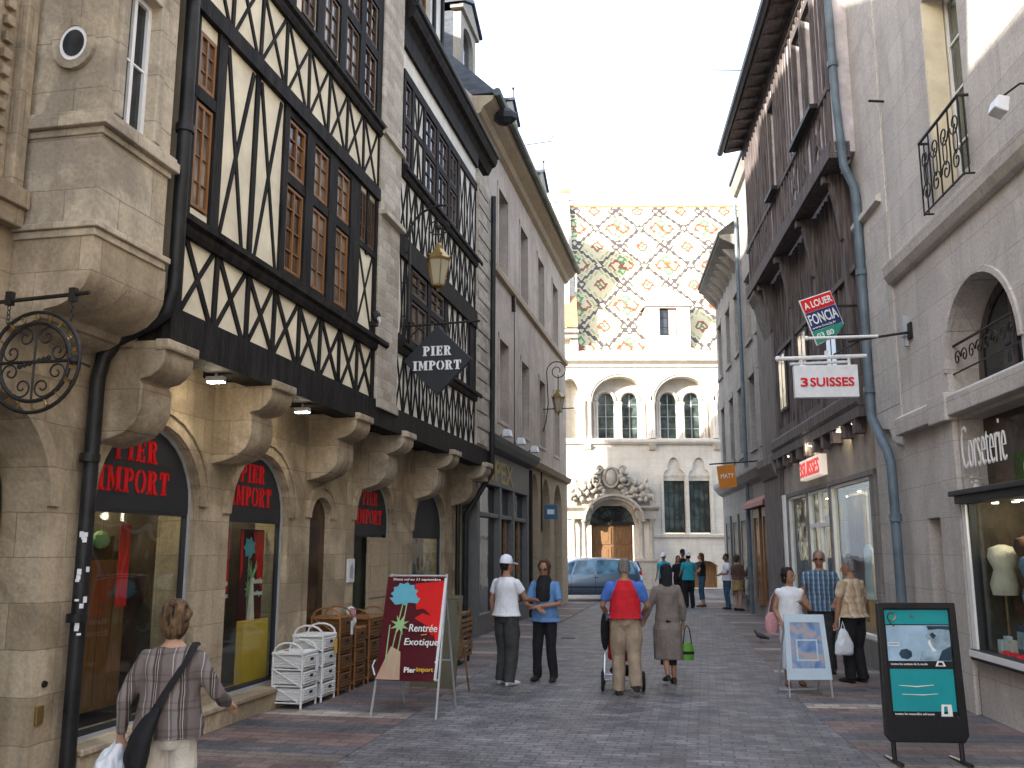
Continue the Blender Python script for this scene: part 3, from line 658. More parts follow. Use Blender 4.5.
mb.box(10.35, 10.47, NP - .01, NB + .01, 4.88, 6.95); mb.box(10.97, 11.2, NP - .01, NB + .01, 4.88, 6.93); mb.box(11.68, 11.94, NP - .01, NB + .01, 4.88, 6.93); mb.box(12.42, 12.78, NP - .01, NB + .01, 4.88, 6.93); mb.box(13.42, 13.5, NP - .01, NB + .01, 3.97, 6.93)
mb.box(10.46, 12.43, NP - .01, NB + .004, 6.03, 6.15); mb.box(10.46, 12.43, NP - .01, NB + .004, 6.84, 6.93); mb.box(10.46, 12.43, NP - .01, NB + .004, 4.88, 4.98)
mb.box(13.06, 13.14, NP - .01, NB + .004, 6.0, 6.93); mb.box(12.77, 13.43, NP - .01, NB + .008, 6.03, 6.12)
lattice(mb, 12.78, 13.42, 4.88, 6.03, .46, .05, NP - .01, NB - .006)
# tall crossed braces beside the window
for j_, (a, b_) in enumerate((((9.05, 6.9), (9.52, 4.9)), ((9.6, 6.9), (9.06, 4.9)), ((9.78, 6.9), (10.3, 4.9)), ((10.28, 6.9), (9.8, 4.9)))): mb.beam(a, b_, .06, NP - .01, NB - .004 - .0015 * j_, .045)
mb.beam((9.68, 4.88), (9.70, 6.95), .085, NP - .01, NB)
mb.box(8.3, 13.5, NP - .02, .665, 6.94, 7.12)                                  # wall plate
lattice(mb, 8.46, 13.5, 7.12, 7.96, .62, .048, NP - .01, NB)
for u in (8.46, 10.4, 11.22, 11.97, 12.7, 13.42): mb.box(u - .1, u + .1, NP - .01, NB + .01, 8.15, 11.3)
for u in (9.45, 10.0): mb.box(u - .05, u + .05, NP - .01, NB, 8.15, 11.3)
mb.box(8.3, 13.5, NP - .01, NB + .006, 9.1, 9.25); mb.box(8.3, 13.5, NP - .01, NB + .006, 9.95, 10.15); lattice(mb, 9.45, 10.4, 8.2, 9.1, .45, .06, NP - .01, NB - .006); lattice(mb, 8.46, 13.5, 10.15, 11.3, .5, .06, NP - .01, NB - .006)
mb.build('timber_frame', 'black_timber', ha)
for z, na in ((4.68, 0), (7.96, .04)):
    mb = MB(fr); q = .0
    mb.prof([(NP - .05, z), (.65 + q, z), (.67 + q, z + .05), (.67 + q, z + .1), (.71 + q, z + .13), (.71 + q, z + .19), (.65, z + .22), (NP - .05, z + .22)], 8.3, 13.9 if z < 5 else 13.6)
    mb.build('moulded_sill', 'black_timber', ha)
for i, w_ in enumerate(wins_a):
    lower = w_[2] < 7
    window(fr, ha, w_[0] + .02, w_[1] - .02, w_[2] + .02, w_[3] - .02, NP + .012, cols=2, rows=4 if w_[3] - w_[2] > .9 else 3, frame='orange_wood' if w_[0] < 12.6 and lower else 'dark_orange_wood', pane='glass_leaded' if w_[0] < 12.6 and not 10.3 < w_[0] < 10.6 else 'glass_brown', fw=.035, curtain=('curtain_red' if 10.3 < w_[0] < 10.6 and lower else None))
roof(fr, ha, 8.17, 14.2, .9, 11.3, -4.6, 16.8)
mb = MB(fr); mb.box(8.2, 14.2, -9.9, -9.6, 0, 11.3); mb.build('rear_wall', 'ochre_stone', ha)
mb = MB(fr); mb.slab([(-9.6, 0), (0, 0), (0, 3.6), (.34, 3.6), (.34, 11.3), (-4.6, 16.6), (-9.6, 11.3)], [], 8.175, 8.295, fn=lambda p, t: (t, p[0], p[1])); mb.build('gable_wall', 'ochre_stone', ha)
# lamps under the jetty (lit)
def spot(fr, label, u, n, z):
    mb = MB(fr); mb.box(u - .045, u + .045, n - .09, n + .09, z - .0, z + .05); mb.tube([(u, n, z + .05), (u, n, z + .14)], .015, 6)
    o = mb.build('soffit_lamp', 'white_paint'); tag(o, label, 'lamp', 'lamps under the jetty')
    mb = MB(fr); mb.box(u - .04, u + .04, n - .08, n + .08, z - .012, z - .001); g = mb.build('tube', 'lamp_glow', o); g.location = (0, 0, 0)
    return o
spot(Frame(FL, 9.6), 'lit white lamp under the timber jetty above the first shop arch', 9.5, .42, 3.52)
spot(Frame(FL, 11.5), 'lit white lamp under the timber jetty above the second shop arch', 11.5, .46, 3.50)

# brick pier between the two timber houses, its own wall
fr = Frame(FL, 14.2)
bp_ = thing('party_wall', 'narrow pale rubble stone pier between the two half timbered houses', 'wall', fr)
mb = MB(fr); mb.box(13.52, 14.42, -.1, .67, 3.98, 11.9); mb.build('pier', 'rubble', bp_, bevel=.02)
mb = MB(fr); mb.box(13.5, 14.44, .3, .73, 8.02, 8.1); mb.box(13.52, 14.42, .3, .70, 3.86, 3.98); mb.box(13.5, 14.44, .3, .76, 6.75, 6.82); mb.build('ledge', 'rubble', bp_)

# ------------------------------------------------------------------ LEFT: second half-timbered house
fr = Frame(FL, 14.6)
hb = thing('timber_house', 'grey white half timbered house with narrow crossed braces behind the hanging black diamond sign', 'house', fr)
A4 = arch(14.55, 16.3, .05, 2.3, 3.0); A5 = arch(17.45, 19.62, .05, 2.2, 3.03)
mb = MB(fr); mb.slab(rect(14.2, 20.8, 0, 3.8), [A4, A5], -.45, 0); mb.box(20.3, 20.8, -.1, .05, 0, 3.6); mb.build('arcade_wall', 'ochre_stone', hb)
mb = MB(fr)
for (u0, u1, zs, zt) in ((14.55, 16.3, 2.3, 3.0), (17.45, 19.62, 2.2, 3.03)):
    o_ = arch(u0 - .14, u1 + .14, .2, zs, zt + .14)[2:]; i_ = arch(u0 - .01, u1 + .01, .2, zs, zt + .01)[2:]
    for i in range(len(o_) - 1): mb.plate([o_[i], o_[i + 1], i_[i + 1], i_[i]], -.01, .035)
mb.build('arch_moulding', 'ochre_stone', hb)
corbels(fr, hb, [(14.72, 15.22, .70), (17.5, 18.0, .72), (20.1, 20.6, .74)], 'grey_ochre_stone')
mb = MB(fr)
for i in range(12): mb.box(14.3 + i * .55, 14.55 + i * .55, -.1, .58, 3.662, 3.83)
mb.box(14.2, 20.8, -.2, .56, 3.83, 3.9); mb.build('joists', 'black_timber', hb)
f = shopfront(fr, hb, A4, 14.55, 16.3, 2.3, 3.0, 2.12, True, z0=.05, zl=(2.26, 2.56))
shopfront(fr, hb, A5, 17.45, 19.62, 2.2, 3.03, 2.1, False, z0=.05)
shop_interior(fr, hb, 14.4, 16.4, .03, 3.1, -.46, 2.2, 'shop_inside_pale'); shop_interior(fr, hb, 17.3, 19.7, .03, 3.1, -.46, 2.2)
mb = MB(fr); mb.box(15.3, 16.24, -.08, -.03, .08, 2.05); mb.box(15.36, 16.18, -.03, -.015, .2, 1.0); mb.box(15.36, 16.18, -.03, -.015, 1.1, 1.95); mb.build('door_leaf', 'beige_stone', hb, bevel=.01)
wins_b = []
for u0, u1 in ((15.2, 16.1), (16.3, 17.2)): wins_b += [(u0, u1, 5.2, 5.9), (u0, u1, 6.0, 6.42)]
wins_b += [(14.68, 15.02, 8.08, 8.75), (14.68, 15.02, 8.87, 9.5)]
for u0, u1 in ((15.82, 16.5), (16.66, 17.3), (17.45, 18.0)): wins_b += [(u0, u1, 8.08, 8.75), (u0, u1, 8.87, 9.5)]
mb = MB(fr); mb.slab(rect(14.42, 19.6, 3.95, 10.6), [rect(*w) for w in wins_b], NP - .25, NP); mb.build('plaster_wall', 'plaster_white', hb)
mb = MB(fr)
mb.box(14.6, 20.8, .36, .665, 3.60, 3.97)
lattice(mb, 14.48, 19.55, 3.97, 4.86, .44, .036, NP - .01, NB)
mb.box(14.6, 15.2, NP - .01, NB - .01, 5.1, 5.2); lattice(mb, 14.62, 15.15, 5.1, 6.45, .26, .04, NP - .01, NB - .004)
for a, b_ in ((15.1, 15.2), (16.1, 16.3), (17.2, 17.4)): mb.box(a, b_, NP - .01, NB + .01, 5.08, 6.46)
mb.box(15.1, 17.4, NP - .01, NB + .004, 5.08, 5.2); mb.box(15.1, 17.3, NP - .01, NB + .005, 5.9, 6.0)
lattice(mb, 17.4, 19.0, 5.1, 6.45, .45, .036, NP - .01, NB - .003); mb.box(19.1, 19.6, NP - .01, NB + .012, 5.0, 6.46)
mb.box(14.44, 19.6, NP - .02, .665, 6.44, 6.8)
lattice(mb, 14.48, 19.55, 6.8, 7.78, .44, .036, NP - .01, NB)
for a, b_ in ((14.58, 14.68), (15.02, 15.14), (15.7, 15.82), (16.5, 16.66), (17.3, 17.45), (18.0, 18.16)): mb.box(a, b_, NP - .01, NB + .01, 8.0, 9.6)
mb.box(14.6, 18.1, NP - .01, NB + .005, 8.75, 8.87); mb.box(14.58, 19.6, NP - .01, NB + .014, 9.5, 9.66); mb.box(14.6, 18.1, NP - .01, NB + .003, 7.98, 8.08)
cross(mb, 15.14, 15.7, 8.0, 9.5, .05, NP - .01, NB - .003); mb.beam((15.42, 8), (15.42, 9.5), .04, NP - .01, NB)
lattice(mb, 18.16, 19.55, 8.0, 9.5, .46, .036, NP - .01, NB - .003)
mb.box(14.42, 19.6, NP - .01, .66, 10.02, 10.6)
mb.build('timber_frame', 'black_timber', hb)
for z, na, u1 in ((4.88, 0, 19.9), (7.78, .0, 19.9)):
    mb = MB(fr); q = .0
    mb.prof([(NP - .05, z), (.65 + q, z), (.67 + q, z + .05), (.67 + q, z + .1), (.71 + q, z + .13), (.71 + q, z + .19), (.65, z + .22), (NP - .05, z + .22)], 14.6, u1)
    mb.build('moulded_sill', 'black_timber', hb)
for w_ in wins_b:
    window(fr, hb, w_[0] + .02, w_[1] - .02, w_[2] + .02, w_[3] - .02, NP + .012, cols=2 if w_[1] - w_[0] > .5 else 1, rows=2, frame='brown_timber', pane='glass_brown', fw=.04)
mb = MB(fr)
mb.prof([(.5, 10.3), (.64, 10.3), (.72, 10.46), (.80, 10.5), (.84, 10.6), (.84, 10.78), (.5, 10.78)], 14.43, 20.7)
mb.build('eaves', 'black_timber', hb)
mb = MB(fr); mb.tube([(14.43, .84, 10.74), (20.7, .84, 10.72)], .065, 8); mb.build('gutter', 'pipe_black', hb, smooth=True)
roof(fr, hb, 14.42, 20.8, .8, 10.75, -4.6, 16.4)
mb = MB(fr); mb.box(14.2, 20.8, -9.9, -9.6, 0, 11.3); mb.build('rear_wall', 'ochre_stone', hb)
# half timbered dormer over the eaves
mb = MB(fr); mb.slab(rect(15.4, 17.7, 10.9, 13.2), [rect(16.1, 16.9, 11.5, 12.8)], .1, .34); mb.box(15.4, 15.5, -3, .1, 10.6, 13.2); mb.box(17.6, 17.7, -3, .1, 10.6, 13.2); dm = mb.build('dormer', 'plaster_white', hb)
mb = MB(fr); lattice(mb, 15.42, 17.68, 10.7, 11.4, .4, .06, .33, .38)
for z in (11.4, 12.85): mb.box(15.38, 17.72, .33, .39, z, z + .13)
for u in (15.42, 15.95, 17.02, 17.6): mb.box(u, u + .13, .33, .386, 11.4, 13.2)
mb.build('dormer_frame', 'black_timber', dm)
mb = MB(fr); mb.prof([(.75, 13.1), (-3.4, 15.2), (-3.4, 15.32), (.75, 13.22)], 15.2, 17.9); mb.build('dormer_roof', 'slate', dm)
window(fr, hb, 16.1, 16.9, 11.5, 12.8, .25, cols=2, rows=2, frame='orange_wood', pane='glass_brown')
# quoin pier at its far end, dark pipes at its foot
fr = Frame(FL, 20.2)
qp = thing('party_wall', 'pale quoined stone pier between the far half timbered house and the pinkish rendered house', 'wall', fr)
mb = MB(fr); mb.box(19.6, 20.78, -.1, .66, 3.98, 9.95)
for i in range(17): mb.box(19.62, 20.76 if i % 2 else 20.5, .655, .685, 4.02 + i * .345, 4.33 + i * .345)
mb.build('pier', 'rubble', qp, bevel=.015)
mb = MB(fr); mb.box(20.45, 20.78, .3, .66, 3.3, 3.98); mb.build('pier_foot', 'beige_stone', qp)

# ------------------------------------------------------------------ LEFT: rendered house at the end of the row
fr = Frame(FL, 20.8); NR = .30
hp = thing('rendered_house', 'long pinkish rendered house with tall plain windows, deep eaves and slate dormers', 'house', fr)
U2 = [23.25, 26.15, 29.05, 32.0]; wp = [(u, u + 1.15, 8.95, 11.05) for u in U2] + [(u + .15, u + 1.25, 5.05, 7.1) for u in U2]
mb = MB(fr)
mb.slab(rect(20.8, 35, 4.2, 12.3), [rect(*w) for w in wp], NR - .4, NR)
mb.build('upper_wall', 'pink_render', hp)
mb = MB(fr)
AR = [(27.6, 28.85, 3.3, 4.08), (29.5, 31.05, 3.2, 4.06), (31.9, 33.6, 3.15, 4.05)]
mb.slab(rect(27.2, 35, 0, 4.2), [arch(u0, u1, .06, zs, zt) for u0, u1, zs, zt in AR], NR - .4, NR + .02)
mb.build('ground_floor_wall', 'beige_stone', hp)
mb = MB(fr); mb.flat([(34.6, NR - .3), (35.0, NR - .3), (34.0, -9.6), (33.7, -9.6)], 0, 12.3)  # unseen end wall, slanted back to shape the shadow on the palace
mb.box(20.8, 34, -9.9, -9.6, 0, 12.3); mb.slab([(-9.6, 3.9), (NR - .02, 3.9), (NR - .02, 12.3), (-4.6, 17.5), (-9.6, 12.3)], [], 20.79, 20.95, fn=lambda p, t: (t, p[0], p[1])); mb.build('gable_wall', 'pink_render', hp)
mb = MB(fr)
mb.prof([(NR, 11.85), (NR + .12, 11.92), (NR + .18, 12.05), (NR + .38, 12.18), (NR + .45, 12.3), (NR - .1, 12.35)], 20.75, 35.15); mb.build('cornice', 'beige_stone', hp)
mb = MB(fr); mb.tube([(20.7, NR + .52, 12.36), (35.2, NR + .52, 12.34)], .1, 8); mb.build('gutter', 'gutter_green', hp, smooth=True)
mb = MB(fr)
mb.prof([(NR, 8.62), (NR + .1, 8.66), (NR + .1, 8.8), (NR, 8.84)], 20.82, 35.03); mb.prof([(NR, 4.2), (NR + .14, 4.25), (NR + .2, 4.4), (NR, 4.46)], 27.25, 35.06); mb.build('string_course', 'beige_stone', hp)
mb = MB(fr)
for (u0, u1, z0, z1) in wp:
    for a, b_, c_, d_ in ((u0 - .13, u0, z0, z1 + .14), (u1, u1 + .13, z0, z1 + .14), (u0 - .13, u1 + .13, z1, z1 + .14), (u0 - .16, u1 + .16, z0 - .1, z0)): mb.box(a, b_, NR - .02, NR + .022, c_, d_)
mb.build('window_surround', 'pink_render', hp)
for i, w_ in enumerate(wp): window(fr, hp, w_[0], w_[1], w_[2], w_[3], NR - .28, cols=2, rows=3, frame='grey_paint', pane='glass', fw=.06)
mb = MB(fr); mb.box(24.95, 25.05, NR, NR + .1, 8.2, 8.62); mb.tube([(24.98, NR + .07, 8.6), (24.98, NR + .07, 4.4)], .012, 5); mb.build('cable', 'iron', hp)
# hipped roof; the hip is shaped to keep its shadow low on the palace
mb = MB(fr); e = .5; za = 12.4
P_ = [(20.8, NR + e, za), (35.15, NR + e, za), (34.2, -9.8, za), (20.8, -9.8, za), (20.8, -4.6, 17.6), (29.6, -4.6, 17.6)]
mb.add([mb.P(*p) for p in P_], [(0, 1, 5, 4), (1, 2, 5), (2, 3, 4, 5), (0, 4, 3), (0, 3, 2, 1)]); mb.build('roof', 'slate', hp)
def dormer(fr, root, u0, u1, z0, nf, wall='carved_stone'):
    uc = (u0 + u1) / 2; h = 2.05; z1 = z0 + h
    mb = MB(fr); mb.slab(rect(u0, u1, z0, z1 - .25), [arch(u0 + .25, u1 - .25, z0 + .1, z1 - .75, z1 - .45)], nf - .2, nf)
    mb.slab([(u0 - .12, z1 - .25), (u1 + .12, z1 - .25), (u1 + .12, z1 - .15), (uc, z1 + .3), (u0 - .12, z1 - .15)], [], nf - .25, nf + .08)
    d = mb.build('dormer', wall, root)
    mb = MB(fr)
    for a, b_ in ((u0, u0 + .03), (u1 - .03, u1)): mb.slab([(nf - .2, z0), (nf - .2, z1 - .25), (nf - 2.2, z1 - .25)], [], a, b_, fn=lambda p, t: (t, p[0], p[1]))
    mb.build('dormer_cheek', 'slate', d)
    mb = MB(fr)
    mb.prism([(u0 - .2, z1 - .14), (uc, z1 + .34), (u1 + .2, z1 - .14), (u1 + .2, z1 - .06), (uc, z1 + .43), (u0 - .2, z1 - .06)], lambda p, t: (p[0], t, p[1]), nf + .15, nf - 2.2)
    mb.build('dormer_roof', 'slate', d)
    mb = MB(fr); mb.plate(arch(u0 + .25, u1 - .25, z0 + .1, z1 - .75, z1 - .45), nf - .14, nf - .12); mb.build('pane', 'glass', d)
    mb = MB(fr); mb.tube([(uc, nf + .1, z1 + .35), (uc, nf + .1, z1 + .7)], .02, 5); mb.ball((uc, nf + .1, z1 + .72), .05, 6, 4); mb.build('finial', 'iron', d)
for u in (21.6, 26.9, 32.6): dormer(fr, hp, u, u + 1.5, 13.35, -.3)
# snow hooks / lightning spikes on the roof edge
mb = MB(fr)
for u in (23.9, 28.2, 29.9): mb.tube([(u, NR + .5, 12.45), (u, NR + 1.3, 12.5), (u, NR + 1.32, 12.65)], .012, 5)
mb.build('roof_hook', 'iron', hp)
# bird netting brush and bracket under the gutter near B house
mb = MB(fr); mb.ball((21.3, NR + .6, 12.0), (.22, .3, .22), 8, 5); mb.build('gutter_box', 'pipe_black', hp)
# shop front with gilt letters
mb = MB(fr)
mb.box(21.0, 27.15, -.05, NR + .06, 3.35, 4.12); mb.prof([(NR, 4.12), (NR + .25, 4.18), (NR + .35, 4.3), (NR + .4, 4.42), (NR, 4.46)], 20.95, 27.2)
mb.box(21.0, 21.25, -.05, NR + .05, 0, 3.35); mb.box(23.3, 23.5, -.05, NR + .05, 0, 3.35); mb.box(24.95, 25.15, -.05, NR + .05, 0, 3.35); mb.box(26.9, 27.15, -.05, NR + .05, 0, 3.35)
mb.box(21.2, 26.95, -.05, NR + .02, 2.6, 2.7); mb.box(21.2, 26.95, -.05, NR + .03, 0, .45)
sf = mb.build('shopfront', 'shop_grey', hp, bevel=.01)
mb = MB(fr); mb.box(21.25, 26.9, NR - .12, NR - .1, .45, 3.35); mb.build('pane', 'glass', sf)
mb = MB(fr); mb.text('IPEX', (22.35, NR + .06, 3.45), (1, 0, 0), (0, 0, 1), (0, 1, 0), 2.5, .52, .02); mb.build('lettering', 'gold_letter', sf)
for u in (21.4, 23.6): 
    mb = MB(fr); mb.box(u, u + .35, NR - .09, NR - .05, 2.72, 3.25); mb.build('poster', 'plastic_white', sf)
mb = MB(fr)
for u in (23.6, 24.3, 25.3, 26.0): mb.box(u, u + .28, NR - .09, NR - .04, .5, 2.6)
mb.build('wooden_panel', 'crate_wood', sf)
# infill of the ground floor arches
for i, (u0, u1, zs, zt) in enumerate(AR):
    mb = MB(fr); mb.plate(arch(u0, u1, 2.35, zs, zt), NR - .3, NR - .26); mb.build('arch_infill', 'grey_paint', hp)
    mb = MB(fr); mb.slab(rect(u0, u1, .06, 2.35), [rect(u0 + .12, u1 - .12, .5, 2.2)], NR - .3, NR - .22); f = mb.build('shop_window', 'blue_paint' if i == 0 else 'grey_paint', hp)
    mb = MB(fr); mb.box(u0 + .1, u1 - .1, NR - .27, NR - .25, .45, 2.25); mb.build('pane', 'glass', f)
mb = MB(fr); mb.tube([(27.35, NR + .07, 0), (27.35, NR + .07, 4.1)], .05, 8); mb.tube([(29.25, NR + .06, 2.4), (29.25, NR + .06, 4.2)], .025, 6); mb.build('downpipe', 'iron', hp)
# bundle of black pipes where the two houses meet
mb = MB(fr); mb.tube([(20.55, .2, 0), (20.55, .2, 2.6), (20.6, .45, 3.0), (20.75, .72, 3.5), (20.75, .74, 9.8)], .06, 8); mb.tube([(20.2, .12, 0), (20.2, .12, 2.9)], .05, 8); mb.build('downpipe', 'pipe_black', hp, smooth=True)

# blue wall sign, flower boxes with floodlights, on the rendered house
fr = Frame(FL, 30.3)
bs = thing('wall_sign', 'small blue box sign fixed between the arches of the rendered house', 'sign', fr)
mb = MB(fr); mb.box(30.05, 30.2, NR, NR + .42, 2.8, 3.25); mb.build('panel', 'blue_paint', bs, bevel=.02)
mb = MB(fr); mb.box(30.03, 30.05, NR + .1, NR + .32, 2.95, 3.1); mb.build('panel_face', 'plastic_white', bs)
for i, (u, lab) in enumerate(((22.8, 'nearest of the three white floodlights above the gilt lettered shopfront'), (24.5, 'middle one of the three white floodlights above the gilt lettered shopfront'), (26.5, 'farthest of the three white floodlights above the gilt lettered shopfront'))):
    f2 = Frame(FL, u)
    t_ = thing('floodlight', lab, 'floodlight', f2, 'floodlights on the shop cornice')
    mb = MB(f2); mb.prism([(-.14, -.1), (.14, -.1), (.1, .12), (-.1, .12)], lambda p, t: (u + t, NR + .34 + p[0] * .8, 4.60 + p[1] * .8), -.14, .14); mb.build('housing', 'plastic_white', t_, bevel=.02)
    mb = MB(f2); mb.tube([(u, NR + .1, 4.44), (u, NR + .2, 4.58), (u, NR + .34, 4.6)], .02, 6); mb.box(u - .05, u + .05, NR, NR + .14, 4.43, 4.47); mb.build('arm', 'iron', t_)

# ------------------------------------------------------------------ LEFT: hanging things
fr = Frame(FL, 14.3); uS = 14.9
t_ = thing('hanging_sign', 'black diamond sign with two lines of white letters hung from a bracket', 'sign', fr)
mb = MB(fr); mb.prism([(1.17, 4.23), (1.73, 4.79), (1.17, 5.35), (.61, 4.79)], lambda p, t: (t, p[0], p[1]), uS - .04, uS + .04); mb.build('panel', 'sign_black', t_, bevel=.008)
mb = MB(fr)
slab_word(mb, 'PIER', 0, 0, 0, .46, .155, .012, du=(0, 1, 0), dn=(-1, 0, 0), ctr=(uS - .042, 1.17, 4.86)); slab_word(mb, 'IMPORT', 0, 0, 0, .78, .15, .012, du=(0, 1, 0), dn=(-1, 0, 0), ctr=(uS - .042, 1.17, 4.63)); mb.build('lettering', 'white_letter', t_)
mb = MB(fr); mb.tube([(uS, .6, 5.37), (uS, 1.85, 5.4)], .018, 6); mb.tube([(uS, .62, 5.1), (uS, .9, 5.38)], .012, 6); mb.tube([(uS, 1.17, 5.33), (uS, 1.17, 5.4)], .015, 5); mb.build('bracket', 'iron', t_)
def lantern(fr, u, n, ztop, nwall, label, k=1.0, ring=True, zlow=None):
    t_ = thing('wall_lantern', label, 'lantern', fr)
    mb = MB(fr)
    zl = ztop - 1.35 * k
    mb.lathe((u, n, zl), [(.045 * k, -.02), (.10 * k, .0), (.105 * k, .03)], 6); mb.lathe((u, n, zl), [(.19 * k, .42 * k), (.20 * k, .46 * k), (.17 * k, .5 * k), (.07 * k, .62 * k), (.06 * k, .68 * k), (.03 * k, .72 * k)], 6); 
    for j in range(6):
        a = 2 * math.pi * (j + .5) / 6; mb.tube([(u + .10 * k * math.cos(a), n + .10 * k * math.sin(a), zl + .02), (u + .185 * k * math.cos(a), n + .185 * k * math.sin(a), zl + .43 * k)], .009, 4)
        mb.ball((u + .2 * k * math.cos(a), n + .2 * k * math.sin(a), zl + .49 * k), .02, 5, 4)
    mb.lathe((u, n, zl), [(.02, -.08 * k), (.035, -.04 * k), (.02, -.02)], 6)
    hd = mb.build('lantern_head', 'brass', t_)
    mb = MB(fr); mb.lathe((u, n, zl), [(.095 * k, .03), (.18 * k, .42 * k)], 6); mb.build('lantern_glass', 'lantern_glass', hd)
    mb = MB(fr); r = .016 * k
    mb.tube([(u, n, zl + .7 * k), (u, n, zl + .95 * k)], r, 6)
    if ring:
        mb.tube([(u, nwall + .12, ztop - 1.9 * k), (u, nwall + .12, ztop - .45 * k)] + [(u, nwall + .12 + (n - nwall - .05) * (1 - math.cos(a)) * .95, ztop - .45 * k + .45 * k * math.sin(a)) for a in (.3, .6, .9, 1.2, 1.5, 1.75)], r * 1.2, 6)
        mb.tube([(u, n + .17 * k * math.cos(a), zl + .98 * k + .12 * k * math.sin(a)) for a in [2 * math.pi * i / 18 for i in range(19)]], r * .7, 5)
        mb.ball((u, n, zl + .98 * k), (.04, .06, .05), 6, 4)
        for zz in (.75, 1.25, 1.8): mb.tube([(u, nwall, ztop - zz * k), (u, nwall + .14, ztop - zz * k)], r * .8, 5)
    else:
        scroll(mb, (u, n - .02, zl + 1.28 * k), .33 * k, 1.6, ((0, -1, 0), (0, 0, 1)), r, a0=-math.pi * .0, sgn=1, k=30)
        mb.tube([(u, n - .35 * k, zl + 1.28 * k), (u, nwall + .18, zl + .3), (u, nwall + .1, zl - .3), (u, nwall, zl - .6)], r, 6)
        mb.tube([(u, nwall, zl + .12), (u, n + .55, zl + .13)], r, 6)
        mb.tube([(u, n, zl + .95 * k), (u, n, zl + 1.15 * k)], r, 5)
    mb.build('bracket', 'iron', t_)
lantern(Frame(FL, 14.7), 14.75, 1.2, 7.3, .60, 'old brass street lantern on an iron bracket in front of the white half timbered house')
lantern(Frame(FL, 30), 29.9, .80, 7.55, NR, 'street lantern with a spiral iron bracket on the pinkish rendered house', k=1.05, ring=False)
# spotlight with flood on A's sill
fr = Frame(FL, 13.0); t_ = thing('spotlight', 'small black spotlight on the timber sill above the joists', 'spotlight', fr)
mb = MB(fr); mb.ball((12.95, .84, 5.03), (.07, .07, .09), 8, 6); mb.box(12.9, 13.0, .76, .86, 4.9, 4.96); mb.build('housing', 'iron', t_)
mb = MB(fr); mb.lathe((12.91, .88, 4.98), [(.03, 0), (.045, .03)], 8, 'n'); mb.build('lens', 'plastic_white', t_)
# wrought iron jeweller's ring
fr = Frame(FL, 6.6); uR = 6.75; cn, cz = .55, 3.17
t_ = thing('hanging_sign', 'round wrought iron sign with scrolls and gilt letters at the left edge', 'sign', fr)
def ringP(r, a): return (uR, cn + r * math.cos(a), cz + r * math.sin(a))
mb = MB(fr)
for r, th_ in ((.365, .014), (.285, .016)): mb.tube([ringP(r, 2 * math.pi * i / 40) for i in range(41)], th_, 6)
for a in (0, math.pi): mb.ball(ringP(.325, a), (.035, .045, .04), 8, 5)
for a in (.75, 2.4, 3.9, 5.5):
    c = ringP(.17, a); 
    for s_ in (-1, 1): scroll(mb, ringP(.2, a + s_ * .38), .075, 1.3, ((0, math.cos(a), math.sin(a)), (0, -s_ * math.sin(a), s_ * math.cos(a))), .007)
mb.tube([ringP(.28, math.pi / 2), ringP(.28, -math.pi / 2)], .008, 6); mb.tube([ringP(.28, 0), ringP(.28, math.pi)], .012, 6)
for i in range(7): mb.ball(ringP(-.12 + .04 * i, .25), (.012, .022, .02), 6, 4)
mb.build('ring', 'iron', t_)
mb = MB(fr)
for word, a0, st in (('BIJOUTIER', math.pi * .93, -1), ('JOAILLIER', -math.pi * .90, 1)):
    for i, chh in enumerate(word):
        a = a0 + st * math.pi * .86 * i / (len(word) - 1); up = Vector((0, math.cos(a), math.sin(a))) * (-st); rt = Vector((0, math.sin(a), -math.cos(a))) * (-st)
        c = Vector(ringP(.325, a)) - up * .022 - rt * .018
        mb.text(chh, tuple(c), tuple(rt), tuple(up), (-1, 0, 0), .034 if chh != 'I' else .01, .048)
mb.build('lettering', 'brass', t_)
mb = MB(fr); mb.tube([(uR, -.0, 3.62), (uR, .95, 3.66)], .016, 6)
for q in (.3, .82):
    mb.box(uR - .022, uR + .022, q - .025, q + .025, 3.60, 3.70)
    for i in range(4): mb.tube([(uR + .012 * math.cos(a) * (i % 2), q + .012 * math.cos(a) * (1 - i % 2), 3.58 - i * .034 + .02 * math.sin(a)) for a in [2 * math.pi * j / 8 for j in range(9)]], .005, 4)
mb.tube([(uR, .3, 3.47), (uR, .3, 3.43)], .005, 4); mb.tube([(uR, .02, 3.15), (uR, .2, 3.16)], .012, 5); mb.tube([(uR, .9, 3.16), (uR, 1.0, 3.12)], .010, 5)
mb.build('bracket', 'iron', t_)

